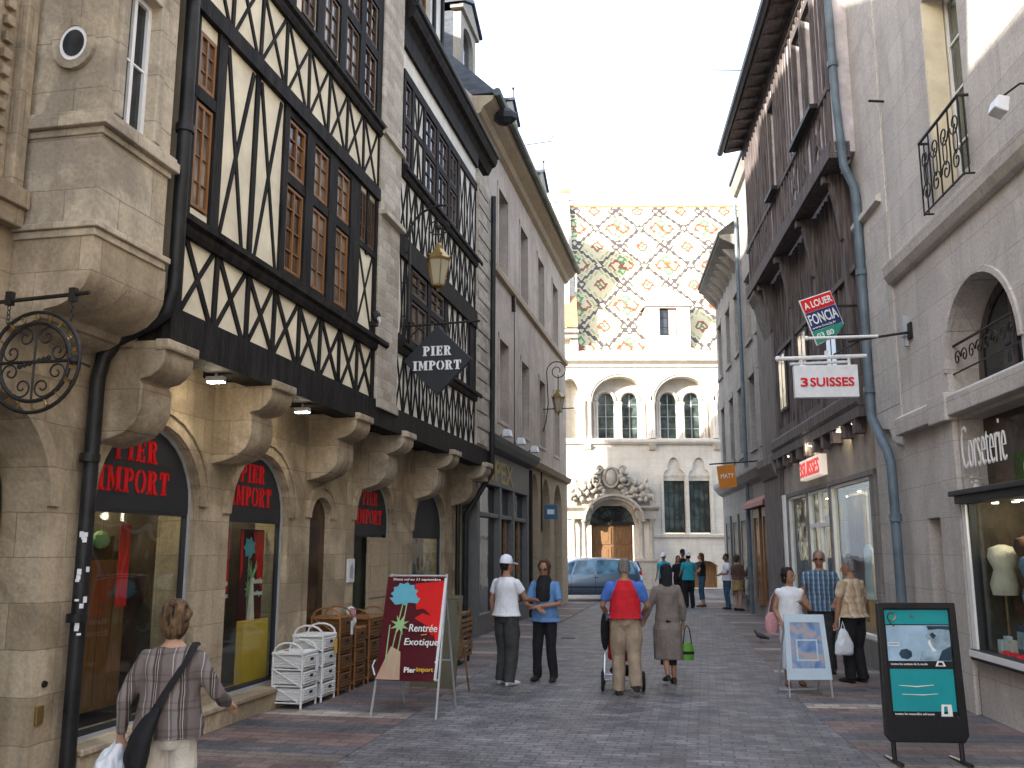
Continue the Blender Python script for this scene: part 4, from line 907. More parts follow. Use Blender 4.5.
# ------------------------------------------------------------------ the palace across the end
fr = Frame(FC, 0)
pal = thing('palace', 'pale stone mansion with arcaded gallery and glazed diamond patterned tile roof closing the street', 'building', fr)
XL, XR = 2.3, 30
g_arches = []
GA = [(0.2, 3.35), (4.05, 6.75), (7.15, 9.85), (10.25, 12.9), (13.4, 16.1)]
gal = [arch(2.35, 3.45, 7.32, 9.3, 10.35)] + [arch(u0, u1, 7.32, 9.15, 10.45, 20) for u0, u1 in ((4.0, 6.8), (7.15, 9.95), (10.3, 13.1), (13.45, 16.25), (16.6, 19.4), (19.75, 22.55))]
TW = [(7.48, 8.52), (8.72, 9.76)]
def trefoil(u0, u1, z0, zs):
    uc = (u0 + u1) / 2; w = (u1 - u0) / 2; P_ = [(u0, z0), (u1, z0), (u1, zs)]
    P_ += [(uc + w * .55 + w * .45 * math.cos(a), zs + .32 * math.sin(a)) for a in (.3, .7, 1.1, 1.5)]
    P_ += [(uc + w * .58 * math.cos(a), zs + .42 + .50 * math.sin(a)) for a in (-.2, .25, .7, 1.15, 1.57, 2.0, 2.45, 2.9, 3.34)]
    P_ += [(uc - w * .55 + w * .45 * math.cos(a), zs + .32 * math.sin(a)) for a in (1.64, 2.04, 2.44, 2.84)] + [(u0, zs)]
    return P_
twh = []
for g in range(3): twh += [trefoil(a + g * 5, b_ + g * 5, 2.65, 5.45) for a, b_ in TW]
cellar = [[(8.55, .05), (10.0, .05), (10.0, 1.1), (9.7, 1.3), (9.2, 1.35), (8.8, 1.2), (8.55, .9)]]
mb = MB(fr)
mb.slab(rect(2.0, XR, 0, 7.0), twh + cellar + [arch(3.82, 6.0, .05, 3.15, 4.1)], -.45, 0)
mb.build('lower_wall', 'pale_stone', pal)
mb = MB(fr); mb.slab(rect(2.0, XR, 7.0, 11.0), gal, -.68, 0); mb.build('gallery_wall', 'pale_stone', pal)
mb = MB(fr)
inner = []; back = []
for k in range(6):
    u0 = (4.0, 7.15, 10.3, 13.45, 16.6, 19.75)[k]
    for q in (.42, 1.62): back.append(arch(u0 + q - .06, u0 + q + .78, 7.35, 9.32, 9.74, 12))
mb.slab(rect(2.2, 23, 7.1, 10.7), back, -1.0, -.66); mb.build('gallery_inner_wall', 'pale_stone', pal)
for j, b_ in enumerate(back):
    us = [p[0] for p in b_]
    if j > 5: continue
    window(fr, pal, min(us) - .02, max(us) + .02, 7.3, 9.76, -.9, cols=2, rows=4, frame='grey_paint', pane='glass_green', arched=.43, fw=.05)
mb = MB(fr)
for g in gal[1:]:
    u0 = min(p[0] for p in g); u1 = max(p[0] for p in g)
    for d0, d1, n1 in ((.0, .1, .05), (.1, .22, .11)):
        o_ = arch(u0 - d1, u1 + d1, 9, 9.2, 10.45 + d1, 20)[2:]; i_ = arch(u0 - d0, u1 + d0, 9, 9.2, 10.45 + d0, 20)[2:]
        for i in range(20): mb.plate([o_[i], o_[i + 1], i_[i + 1], i_[i]], -.02, n1)
    for q in (.36, 1.56):
        o_ = arch(u0 + q - .18, u0 + q + .90, 9, 9.32, 9.86, 12)[2:]; i_ = arch(u0 + q - .06, u0 + q + .78, 9, 9.32, 9.74, 12)[2:]
        for i in range(12): mb.plate([o_[i], o_[i + 1], i_[i + 1], i_[i]], -.67, -.55)
mb.build('arch_moulding', 'pale_stone', pal)
def column(fr, root, u, n, z0, z1, r, name='column', mat='pale_stone'):
    mb = MB(fr); h = z1 - z0
    mb.lathe((u, n, z0), [(r * 1.5, 0), (r * 1.5, .06), (r * 1.2, .12), (r, .17), (r * 1.03, h * .4), (r * .9, h - .24), (r * 1.1, h - .2), (r * 1.05, h - .15), (r * 1.6, h - .05), (r * 1.65, h)], 14)
    return mb.build(name, mat, root, smooth=True)
for u in (2.25, 3.6, 3.88, 6.93, 6.98 + .08, 10.08, 10.2, 13.25, 16.4): column(fr, pal, u, .06, 7.3, 9.2, .085)
for u0 in (4.0, 7.15, 10.3, 13.45):
    for q in (.16, .28, 1.36, 1.5, 2.55, 2.68): column(fr, pal, u0 + q, -.5, 7.3, 9.2, .065)
mb = MB(fr)
mb.prof([(0, 7.0), (.12, 7.02), (.2, 7.12), (.2, 7.24), (.08, 7.3), (-.5, 7.3), (-.5, 7.0)], 2.0, XR)
for u in (2.25, 3.75, 6.95, 10.15, 13.3): mb.prof([(0, 6.7), (.1, 6.75), (.26, 7.0), (0, 7.0)], u - .15, u + .15)
mb.prof([(0, 2.42), (.1, 2.46), (.12, 2.58), (0, 2.62)], 6.95, XR)
mb.build('string_course', 'pale_stone', pal)
mb = MB(fr)
mb.prof([(-.3, 10.9), (.08, 10.9), (.14, 11.05), (.4, 11.2), (.42, 11.35), (.2, 11.4), (-.3, 11.4)], 2.0, XR); mb.prof([(-.3, 11.4), (.3, 11.4), (.34, 11.62), (.1, 11.75), (-.3, 11.75)], 2.0, XR)
mb.build('cornice', 'pale_stone', pal, bevel=.02)
for a, b_ in TW:
    for g in range(3):
        w_ = window(fr, pal, a + g * 5 + .01, b_ + g * 5 - .01, 2.68, 5.3, -.2, cols=4, rows=4, frame='iron', pane='glass_green', fw=.035)
mb = MB(fr)
for a, b_ in TW:
    for g in range(3): mb.box(a + g * 5 - .1, b_ + g * 5 + .1, -.3, -.12, 5.28, 6.6); mb.box(a + g * 5 - .05, b_ + g * 5 + .05, -.16, -.1, 5.22, 5.36); mb.lathe(((a + b_) / 2 + g * 5, -.12, 5.62), [(.12, -.02), (.12, .03)], 12, 'n')
mb.build('tympanum', 'pale_stone', pal)
mb = MB(fr)
for g in range(3):
    mb.slab(rect(7.34 + g * 5, 9.9 + g * 5, 2.6, 5.5), [rect(7.46 + g * 5, 8.54 + g * 5, 2.63, 5.52 - .05), rect(8.70 + g * 5, 9.78 + g * 5, 2.63, 5.47)], -.02, .05)
mb.build('window_surround', 'pale_stone', pal)
mb = MB(fr); mb.plate(cellar[0], -.42, -.38); mb.build('cellar_door', 'oak_door', pal)
# portal
mb = MB(fr)
for u0, u1 in ((2.72, 3.78), (6.04, 6.98)):
    mb.box(u0, u1, 0, .62, 0, 1.3); mb.box(u0 - .06, u1 + .06, 0, .68, 0, .2); mb.box(u0 - .05, u1 + .05, 0, .67, 1.3, 1.42)
    mb.box(u0 - .02, u1 + .02, 0, .6, 3.32, 3.72); mb.prof([(0, 3.72), (.62, 3.72), (.78, 3.86), (.8, 3.95), (0, 3.98)], u0 - .14, u1 + .14)
mb.build('portal_pedestal', 'carved_stone', pal, bevel=.015)
for u in (2.98, 3.5, 6.28, 6.76): column(fr, pal, u, .4, 1.42, 3.34, .115, 'portal_column', 'carved_stone')
mb = MB(fr)
for d0, d1, n0, n1 in ((.0, .16, -.1, .3), (.16, .34, 0, .62), (.3, .42, 0, .8)):
    o_ = arch(3.82 - d1, 6.0 + d1, 3, 3.2, 4.12 + d1, 16)[2:]; i_ = arch(3.82 - d0, 6.0 + d0, 3, 3.2, 4.12 + d0, 16)[2:]
    for i in range(16): mb.plate([o_[i], o_[i + 1], i_[i + 1], i_[i]], n0, n1)
mb.build('portal_arch', 'carved_stone', pal)
mb = MB(fr)   # carved crest: cartouche, foliage scrolls and seated figures
random.seed(3)
mb.ball((4.85, .35, 5.35), (.30, .16, .42), 12, 8); mb.tube([(4.85 + .36 * math.cos(a), .38, 5.35 + .48 * math.sin(a)) for a in [2 * math.pi * i / 16 for i in range(17)]], .07, 6)
for s_ in (-1, 1):
    for cx, cz_, rr in ((.75, 5.15, .3), (1.2, 4.75, .27), (.55, 5.75, .2), (1.6, 4.5, .2)):
        scroll(mb, (4.85 + s_ * cx, .38, cz_), rr, 1.5, ((s_, 0, 0), (0, 0, 1)), .06, k=16)
    for i in range(46):
        f = random.random(); x = .35 + 1.75 * f; top = 5.85 - 1.2 * f
        mb.ball((4.85 + s_ * x, .25 + random.random() * .25, random.uniform(4.25 + .0 * x, top)), tuple(random.uniform(.08, .2) for _ in range(3)), 7, 5)
    x = 4.85 + s_ * 1.72                                            # seated figure
    mb.ball((x, .42, 4.75), (.17, .15, .34), 8, 6); mb.ball((x, .45, 5.2), (.09, .1, .12), 8, 6); mb.tube([(x, .45, 4.5), (x + s_ * .28, .6, 4.42), (x + s_ * .36, .62, 4.1)], [.12, .1, .06], 7); mb.tube([(x - .14, .45, 5.0), (x - s_ * .3, .55, 4.8)], [.07, .05], 6)
mb.plate([(3.0, 3.98), (6.8, 3.98), (6.6, 4.5), (5.9, 5.1), (5.3, 5.8), (4.4, 5.8), (3.8, 5.1), (3.1, 4.5)], 0, .22)
mb.build('portal_crest', 'carved_stone', pal, smooth=True)
mb = MB(fr); mb.box(3.9, 5.92, -.3, -.24, .05, 3.05); 
for u0 in (3.98, 4.96):
    for z0, z1 in ((.25, 1.0), (1.15, 2.0), (2.12, 2.95)): mb.box(u0, u0 + .88, -.245, -.2, z0, z1); mb.box(u0 + .14, u0 + .74, -.205, -.18, z0 + .12, z1 - .12)
dr = mb.build('portal_door', 'oak_door', pal, bevel=.01)
mb = MB(fr); mb.ball((4.86, -.16, 1.45), .05, 6, 4); mb.ball((5.02, -.16, 1.45), .05, 6, 4); mb.build('door_handle', 'brass', dr)
mb = MB(fr); mb.box(3.82, 6.0, -.3, -.12, 3.05, 3.2); 
for i in range(1, 8): a = math.pi * i / 8; mb.tube([(4.91, -.2, 3.2), (4.91 + 1.05 * math.cos(a), -.2, 3.2 + .88 * math.sin(a))], .018, 5)
for r in (.35, .72): mb.tube([(4.91 + r * math.cos(math.pi * i / 12), -.2, 3.2 + r * .85 * math.sin(math.pi * i / 12)) for i in range(13)], .018, 5)
mb.build('fanlight', 'iron', pal); mb = MB(fr); mb.plate(arch(3.82, 6.0, 3.1, 3.2, 4.1), -.32, -.3); mb.build('pane', 'glass_green', pal)
# glazed tile roof: real small tiles, the colours of each follow the woven pattern
SL = R(60); TZ = 11.78; TY = -.10; RL = 11.4
ts = .118; nx = int((21 - 3.3) / ts); nv = int(RL / ts)
TM = []
for nm, c in (('tile_cream', (.60, .53, .33)), ('tile_dark', (.085, .07, .072)), ('tile_brown', (.27, .085, .045)), ('tile_green', (.10, .27, .11)), ('tile_olive', (.36, .36, .16))):
    plain(nm, c, .28, .07, 6, .05); TM.append(nm)
def tile_col(x, v):
    p = (x - 6.05) / 2.52; q = (v - 1.75) / 3.08
    a, b_ = p + q, p - q
    ra, rb = round(a), round(b_); da, db = abs(a - ra), abs(b_ - rb); big = (ra + rb) % 2 == 0
    w = .042
    if da < (.20 if big else .12) and db < (.20 if big else .12):
        m_ = .20 if big else .12
        if max(da, db) > m_ - .05: return 1
        if big and min(da, db) < w: return 1
        return 0
    if da < w or db < w: return 1
    ca, cb = a - math.floor(a) - .5, b_ - math.floor(b_) - .5; S = (math.floor(a) + math.floor(b_) + 1) % 2 == 0
    m_ = max(abs(ca), abs(cb))
    if .35 < m_ < .39: return 4
    if S:
        for s_ in (1, -1):
            oa, ob = ca - s_ * .125, cb - s_ * .125; r_ = max(abs(oa), abs(ob))
            if .10 < r_ < .175 and not (s_ * (oa - ob) > .12 and s_ * (oa + ob) < .05): return 2
        for s_ in (1, -1):
            oa, ob = ca - s_ * .15, cb + s_ * .15; r_ = max(abs(oa), abs(ob))
            if .06 < r_ < .12: return 3
    else:
        if .09 < m_ < .155: return 2
        if m_ < .05: return 3
    return 0
mb = MB(fr); vs = []; fs = []; mi = []
for j in range(nv):
    for i in range(nx):
        x0 = 3.35 + i * ts + (ts / 2 if j % 2 else 0); v0 = j * ts
        lo, hi = .018, .0
        b0 = len(vs)
        for (dx, v, h) in ((0, v0 - .03, lo), (ts * .97, v0 - .03, lo), (ts * .97, v0 + ts, hi), (0, v0 + ts, hi)):
            vs.append(mb.P(x0 + dx, TY - v * math.cos(SL) + h * math.sin(SL), TZ + v * math.sin(SL) + h * math.cos(SL)))
        fs.append((b0, b0 + 1, b0 + 2, b0 + 3)); mi.append(tile_col(x0 + ts / 2, v0 + ts / 2))
me = bpy.data.meshes.new('glazed_tiles'); me.from_pydata([tuple(v) for v in vs], [], fs); [me.materials.append(M[q]) for q in TM]; me.polygons.foreach_set('material_index', mi)
o = bpy.data.objects.new('glazed_tiles', me); COL.objects.link(o)
mb = MB(fr); mb.prof([(TY - .02, TZ - .3), (TY - .02, TZ - .02), (TY - RL * math.cos(SL), TZ + RL * math.sin(SL) - .03), (TY - 2 * RL * math.cos(SL), TZ), (TY - 2 * RL * math.cos(SL), TZ - .3)], 3.34, 26)
rf = mb.build('roof', 'tile_olive', pal); o.parent = rf
mb = MB(fr); mb.tube([(3.3, TY - RL * math.cos(SL), TZ + RL * math.sin(SL)), (26, TY - RL * math.cos(SL), TZ + RL * math.sin(SL))], .09, 8)
for i in range(50): mb.lathe((3.6 + i * .42, TY - RL * math.cos(SL), TZ + RL * math.sin(SL) + .07), [(.05, 0), (.02, .09)], 6)
mb.build('ridge', 'terracotta', rf)
mb = MB(fr); mb.prof([(.2, TZ - .2), (.3, TZ + .15), (-.1 - 5.75, TZ + 10.6), (-6.3, TZ + 10.6), (-6.3, TZ - .2)], 2.95, 3.33); mb.box(2.0, 2.95, -7, -.3, 11.4, 19.4); mb.box(2.9, 3.4, -7.0, -6.0, 11.4, 22.6); mb.build('gable_parapet', 'pale_stone', pal)
mb = MB(fr); mb.box(2.86, 3.44, -7.05, -5.95, 22.6, 22.75); mb.build('chimney_cap', 'terracotta', pal)
# little tiled lean-to roof and downpipe beside the gable
mb = MB(fr); mb.prof([(.45, 12.9), (.45, 13.0), (-.6, 14.8), (-.6, 14.6)], 2.2, 3.32)
mb.build('side_roof', 'terracotta', pal); mb = MB(fr); mb.box(2.2, 3.3, -.6, .3, 12.4, 12.9); mb.box(2.15, 3.34, -.6, .5, 12.62, 12.75); mb.tube([(3.3, -.2, 14.9), (3.3, -.2, 16.2)], .05, 6); mb.build('side_wall', 'pale_stone', pal)
# stone dormer with striped curtain
mb = MB(fr); mb.slab(rect(6.85, 9.05, 11.75, 14.1), [rect(7.5, 8.4, 12.55, 14.0)], -.3, .02); mb.slab([(6.75, 14.1), (9.15, 14.1), (9.15, 14.22), (7.95, 14.95), (6.75, 14.22)], [], -.35, .1)
mb.box(6.85, 7.05, -2, -.3, 11.75, 14.1); mb.box(8.85, 9.05, -2, -.3, 11.75, 14.1); mb.box(6.7, 9.2, -.3, .12, 14.08, 14.2); mb.box(6.7, 9.2, -.2, .08, 11.75, 11.9)
dm = mb.build('dormer', 'pale_stone', pal)
mb = MB(fr); mb.prism([(6.7, 14.16), (7.95, 14.98), (9.2, 14.16), (9.2, 14.26), (7.95, 15.1), (6.7, 14.26)], lambda p, t: (p[0], t, p[1]), .02, -3.0); mb.build('dormer_roof', 'pale_stone', dm)
window(fr, pal, 7.5, 8.4, 12.55, 14.0, -.15, cols=2, rows=3, frame='iron', pane='glass')
mb = MB(fr); mb.box(7.98, 8.36, -.14, -.13, 12.6, 13.95); mb.build('curtain', 'cloth_pink', dm)
mb = MB(fr); mb.box(3, XR, -12, -11.6, 0, 11); mb.box(XR - .4, XR, -12, 0, 0, 11); mb.build('rear_wall', 'pale_stone', pal)

# ------------------------------------------------------------------ RIGHT: near grey stone house with the arched window
fr = Frame(FR, 8)
hn = thing('stone_house', 'tall grey ashlar stone house with an arched window and iron balcony at the right edge', 'house', fr)
AW = arch(9.25, 11.32, 3.72, 4.0, 4.96, 18)
FW_ = rect(10.08, 11.2, 6.2, 8.9)
mb = MB(fr)
mb.slab(rect(-12, 13.1, 0, 11.6), [AW, FW_, rect(7.0, 8.1, 6.2, 8.9), rect(4.6, 11.05, .7, 3.38), rect(11.95, 12.42, .9, 2.26), rect(4, 6.4, 3.75, 5)], -.5, 0)
mb.build('wall', 'grey_stone', hn)
mb = MB(fr)
mb.prof([(0, 5.62), (.07, 5.64), (.13, 5.74), (.15, 5.9), (.05, 5.97), (0, 5.97)], -12, 13.1)
mb.prof([(0, 3.42), (.13, 3.43), (.13, 3.66), (.05, 3.71), (0, 3.71)], -12, 13.09)
mb.build('string_course', 'grey_stone', hn, bevel=.012)
mb = MB(fr); mb.box(11.1, 11.62, 0, .07, .0, 3.42); mb.box(11.06, 11.66, 0, .16, 3.38, 3.72); mb.build('pilaster', 'grey_stone', hn, bevel=.015)
mb = MB(fr)
for d0, d1, n1 in ((-.02, .05, .03),):
    o_ = arch(9.25 - d1, 11.32 + d1, 3.7, 4.0, 4.96 + d1, 18)[2:]; i_ = arch(9.25 - d0, 11.32 + d0, 3.7, 4.0, 4.96 + d0, 18)[2:]
    for i in range(18): mb.plate([o_[i], o_[i + 1], i_[i + 1], i_[i]], -.03, n1)
mb.build('arch_moulding', 'grey_stone', hn)
w_ = window(fr, hn, 9.3, 11.27, 3.72, 4.93, -.36, cols=2, rows=1, frame='brown_timber', pane='glass', arched=.92, fw=.09)
mb = MB(fr); zb = 3.95   # low scrolled iron guard
mb.tube([(9.25, -.08, 4.32), (11.32, -.08, 4.32)], .018, 6); mb.tube([(9.25, -.08, 3.98), (11.32, -.08, 3.98)], .012, 6)
for i in range(9): scroll(mb, (9.4 + i * .22, -.08, 4.15), .10, 1.3, ((1 if i % 2 else -1, 0, 0), (0, 0, 1)), .009)
mb.build('window_guard', 'iron', hn)
for u in (10.08, 7.0): window(fr, hn, u, u + 1.1, 6.2, 8.9, -.28, cols=2, rows=4, frame='white_paint', pane='glass_green', fw=.07)
mb = MB(fr); mb.box(11.14, 11.198, -.26, -.005, 6.2, 8.9); mb.build('window_jamb', 'plaster_cream', hn)
def balcony(u0, u1, z0, z1):
    mb = MB(fr); n = .12
    mb.tube([(u1, 0, z1), (u1, n, z1), (u0, n, z1), (u0, 0, z1)], .02, 6); mb.tube([(u1, 0, z0), (u1, n, z0), (u0, n, z0), (u0, 0, z0)], .013, 6)
    for i in range(5): u = u0 + (u1 - u0) * i / 4; mb.tube([(u, n, z0 - .02), (u, n, z1)], .011, 5)
    for i in range(4):
        u = u0 + (u1 - u0) * (i + .5) / 4; s_ = 1 if i % 2 else -1
        scroll(mb, (u, n, z0 + (z1 - z0) * .25), .14, 1.4, ((s_, 0, 0), (0, 0, 1)), .010); scroll(mb, (u, n, z0 + (z1 - z0) * .72), .14, 1.4, ((-s_, 0, 0), (0, 0, -1)), .010)
        mb.tube([(u + .06 * math.cos(a), n, (z0 + z1) / 2 + .16 * math.sin(a)) for a in [2 * math.pi * j / 12 for j in range(13)]], .008, 5)
    for u in (u0, u1): mb.tube([(u, n / 2, z0), (u, n / 2, z1)], .01, 5)
    mb.build('balcony_railing', 'iron', hn)
balcony(9.98, 11.3, 6.05, 7.0)
# near shop
mb = MB(fr)
mb.box(4.6, 11.05, -.06, .14, 2.38, 2.5); mb.box(4.6, 11.1, -.02, .19, 2.47, 2.53); mb.box(10.93, 11.05, -.06, .03, .7, 2.38); mb.box(4.6, 11.05, -.06, .10, .62, .74)
for u in (8.6, 6.2): mb.box(u, u + .07, -.06, .0, .7, 2.4)
sf = mb.build('shopfront', 'sign_black', hn, bevel=.008)
mb = MB(fr); mb.box(10.95, 11.06, .031, .06, .74, 2.37); mb.box(4.6, 11.05, .101, .115, .66, .73); mb.build('frame_trim', 'white_paint', sf)
mb = MB(fr); mb.box(4.6, 10.93, -.03, -.02, .74, 2.38); mb.build('pane', 'shop_glass', sf)
mb = MB(fr); mb.box(4.6, 11.03, -.3, -.26, 2.5, 3.38); fp = mb.build('fascia', 'glass_brown', hn)
mb = MB(fr); mb.box(7.2, 10.2, -.27, -.22, 2.52, 2.9); mb.build('fascia_panel', 'leaf', fp)
mb = MB(fr); mb.text('Corseterie', (10.98, .02, 2.78), (-1, 0, 0), (0, 0, 1), (0, 1, 0), 1.2, .50, -.022); mb.text('Couture', (9.95, -.215, 2.6), (-1, 0, 0), (0, 0, 1), (0, 1, 0), 1.2, .22, -.005); mb.build('lettering', 'white_letter', fp)
mb = MB(fr)
for q in (.5, 1.1): mb.tube([(10.95, -.2, 2.72 - q * .1), (10.8, .02, 2.73 - q * .1)], .01, 5)
mb.lathe((10.95, -.1, 2.56), [(.05, 0), (.02, .1)], 8); mb.build('fascia_light', 'white_paint', fp)
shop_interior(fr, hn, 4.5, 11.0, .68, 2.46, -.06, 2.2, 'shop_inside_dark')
mb = MB(fr); mb.box(11.96, 12.41, -.32, -.28, .9, 2.25); mb.build('niche_panel', 'brown_timber', hn)
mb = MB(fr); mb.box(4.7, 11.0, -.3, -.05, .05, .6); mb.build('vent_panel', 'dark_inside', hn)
mb = MB(fr); mb.box(11.1, 13.1, 0, .05, 0, .5); mb.build('plinth', 'plinth_stone', hn, bevel=.01)
roof(fr, hn, -12, 13.1, .5, 11.5, -4.5, 15.4)
mb = MB(fr); mb.box(-12, 13.1, -9.5, -9, 0, 11.6); mb.box(-12.3, -12, -9.5, 0, 0, 11.6); mb.box(12.8, 13.09, -9, -.5, 0, 11.5); mb.build('rear_wall', 'grey_stone', hn)
mb = MB(fr)
mb.tube([(13.02, .01, 3.8), (13.02, .01, 5.55)], .006, 5); mb.tube([(13.02, .01, 6.1), (13.02, .01, 9.5)], .006, 5); mb.build('cable', 'grey_stone', hn); mb = MB(fr); mb.tube([(12.9, 0, 8.4), (12.9, .22, 8.42)], .02, 5); mb.build('iron_peg', 'iron', hn)
mb = MB(fr); mb.box(12.55, 12.65, 0, .08, 4.75, 5.05); mb.box(12.57, 12.63, .01, .06, 4.62, 4.75); mb.build('junction_box', 'grey_paint', hn)

# floodlight over the cornice
f2 = Frame(FR, 8.6); t_ = thing('floodlight', 'white floodlight on a thin arm near the iron balcony', 'floodlight', f2)
mb = MB(f2); mb.prism([(-.07, -.08), (.08, -.06), (.07, .07), (-.05, .08)], lambda p, t: (8.62 + t, .27 + p[0] * .9 - p[1] * .3, 6.18 + p[1] + p[0] * .3), -.1, .1); hs = mb.build('housing', 'plastic_white', t_, bevel=.015)
mb = MB(f2); mb.tube([(8.4, 0, 6.3), (8.42, .15, 6.32), (8.55, .26, 6.26)], .012, 6); mb.build('arm', 'iron', t_)

# ------------------------------------------------------------------ RIGHT: pale stone pier, blue-grey downpipe
fr = Frame(FR, 13.9)
pr_ = thing('party_wall', 'broad pale grey stone pier with a broken corner behind the blue grey downpipe', 'wall', fr)
mb = MB(fr)
mb.box(13.1, 14.75, -.5, .02, 3.9, 11.8)
mb.slab([(13.1, 3.3), (13.55, 3.42), (13.7, 3.6), (14.0, 3.64), (14.2, 3.78), (14.6, 3.9), (13.1, 3.9)], [], -.5, .018)
mb.box(13.12, 14.75, -.5, -.06, 0, 3.9)
mb.build('pier', 'grey_stone', pr_, bevel=.01)
mb = MB(fr); mb.prof([(0, 6.98), (.1, 7.02), (.1, 7.1), (0, 7.14)], 13.3, 14.7); mb.build('band', 'grey_stone', pr_)
mb = MB(fr); mb.box(13.12, 14.9, -.06, .03, 0, .5); mb.build('plinth', 'plinth_stone', pr_, bevel=.012)
fr = Frame(FR, 14)
dp = thing('downpipe', 'long blue grey rainwater pipe with two kinks on the right side', 'pipe', fr)
mb = MB(fr)
path = [(14.32, .34, 12), (14.32, .31, 9.2), (14.32, .25, 8.0), (14.3, .13, 7.68), (14.3, .09, 7.45), (14.3, .09, 4.1), (14.25, .1, 3.85), (13.75, .11, 3.42), (13.55, .11, 3.28), (13.45, .10, 3.05), (13.40, .10, .0)]
mb.tube(path, .068, 12); mb.build('tube', 'pipe_blue', dp, smooth=True)
mb = MB(fr)
for p_ in ((14.32, .32, 9.8), (14.3, .09, 6.2), (14.3, .09, 4.3), (13.43, .10, 2.3), (13.41, .1, .9)): mb.lathe(p_, [(.088, -.05), (.088, .05)], 12)
mb.build('collar', 'pipe_blue', dp)

# ------------------------------------------------------------------ RIGHT: weathered timber house with the lit shop
fr = Frame(FR, 15); NU = .35
ht = thing('timber_house', 'weathered brown close studded timber house with a jettied top floor above a lit shop', 'house', fr)
random.seed(11)
mb = MB(fr); mb.box(14.75, 22.3, -.25, -.12, 4.3, 8.3); mb.build('middle_wall', 'plaster_grey', ht)
mb = MB(fr)
u = 14.8
while u < 22.2:
    w = random.uniform(.07, .12); mb.box(u, u + w, -.13, random.uniform(.0, .04), 4.45, 8.25); u += w + random.uniform(.12, .24)
mb.box(14.75, 22.3, -.1, .07, 4.45, 4.62); mb.box(14.75, 22.3, -.1, .06, 6.4, 6.5)
mb.build('stud_frame', 'brown_timber', ht)
mb = MB(fr)
for u in (16.2, 18.6, 20.8): mb.box(u, u + .8, .03, .055, 5.0, 6.35)
g = mb.build('window', 'brown_timber', ht); mb = MB(fr)
for u in (16.2, 18.6, 20.8): mb.box(u + .07, u + .36, .05, .062, 5.06, 6.28); mb.box(u + .44, u + .73, .05, .062, 5.06, 6.28)
mb.build('pane', 'glass', g)
mb = MB(fr); mb.prof([(-.2, 4.12), (.14, 4.12), (.18, 4.2), (.18, 4.38), (.1, 4.46), (-.2, 4.46)], 14.75, 22.4); mb.build('bressumer', 'brown_timber', ht, bevel=.02)
mb = MB(fr)
for u in (15.1, 17.3, 19.6, 21.8):
    mb.box(u, u + .2, -.1, .1, 4.46, 8.2); mb.prof([(.08, 7.0), (.14, 7.05), (.2, 7.6), (.3, 8.1), (.3, 8.2), (.08, 8.2)], u + .01, u + .19)
    mb.box(u + .02, u + .18, -.1, .40, 8.04, 8.19)
mb.build('bracket', 'brown_timber', ht, bevel=.015)
wu = [(15.3, 15.95, 9.5, 11.6), (16.15, 16.8, 9.5, 11.6), (18.9, 19.5, 9.5, 11.5)]
mb = MB(fr); mb.slab(rect(14.42, 23.2, 8.3, 12.2), [rect(*w) for w in wu], NU - .25, NU); mb.box(22.9, 23.19, -6, NU - .25, 8.0, 12.2); mb.box(14.43, 14.7, -6, NU - .25, 8.3, 12.2); mb.build('upper_wall', 'plaster_grey', ht)
mb = MB(fr)
mb.box(14.42, 23.25, .1, NU + .1, 8.2, 8.48)
cross(mb, 15.0, 15.9, 8.48, 9.42, .08, NU - .01, NU + .04); cross(mb, 16.0, 16.9, 8.48, 9.42, .08, NU - .01, NU + .04); cross(mb, 17.0, 17.9, 8.48, 9.42, .08, NU - .01, NU + .04)
cross(mb, 20.3, 21.1, 8.48, 9.42, .08, NU - .01, NU + .04)
u = 14.45
while u < 23.1:
    w = random.uniform(.05, .085); inw = any(a - w < u < b_ for a, b_, *_ in wu)
    mb.box(u, u + w, NU - .01, NU + random.uniform(.03, .055), 8.48, 9.46 if inw else 12.2)
    if inw: mb.box(u, u + w, NU - .01, NU + .04, 11.7, 12.2)
    u += w + random.uniform(.15, .26)
mb.box(14.42, 23.2, NU - .01, NU + .062, 9.4, 9.5); mb.box(14.42, 23.2, NU - .01, NU + .07, 11.98, 12.2)
for a, b_, z0, z1 in wu: mb.box(a - .08, a, NU - .02, NU + .07, z0, z1); mb.box(b_, b_ + .08, NU - .02, NU + .07, z0, z1); mb.box(a - .08, b_ + .08, NU - .02, NU + .07, z1, z1 + .12)
mb.build('stud_frame', 'brown_timber', ht)
for a, b_, z0, z1 in wu: window(fr, ht, a, b_, z0, z1, NU - .12, cols=2, rows=3, frame='brown_timber', pane='glass', fw=.05)
mb = MB(fr)
mb.box(15.1, 16.95, NU, NU + .2, 9.42, 9.5); mb.box(18.8, 19.65, NU, NU + .2, 9.42, 9.5); mb.build('window_sill', 'iron', ht)
mb = MB(fr); mb.prof([(NU - .1, 12.32), (NU + .5, 12.22), (NU + .53, 12.32), (NU - .1, 12.5)], 14.4, 23.3)
for i in range(16): mb.box(14.7 + i * .55, 14.82 + i * .55, NU, NU + .46, 12.2, 12.3)
mb.build('eaves', 'brown_timber', ht)
mb = MB(fr); mb.tube([(14.35, NU + .6, 12.33), (23.4, NU + .6, 12.28)], .085, 8); mb.tube([(19.4, NU + .6, 12.5), (19.4, NU + 1.2, 12.54), (19.4, NU + 1.22, 12.7)], .014, 5); mb.build('gutter', 'slate', ht, smooth=True)
roof(fr, ht, 14.35, 23.3, NU + .53, 12.3, -4, 16.4)
mb = MB(fr); mb.box(14.8, 24.3, -9, -8.7, 0, 12); mb.build('rear_wall', 'grey_stone', ht)
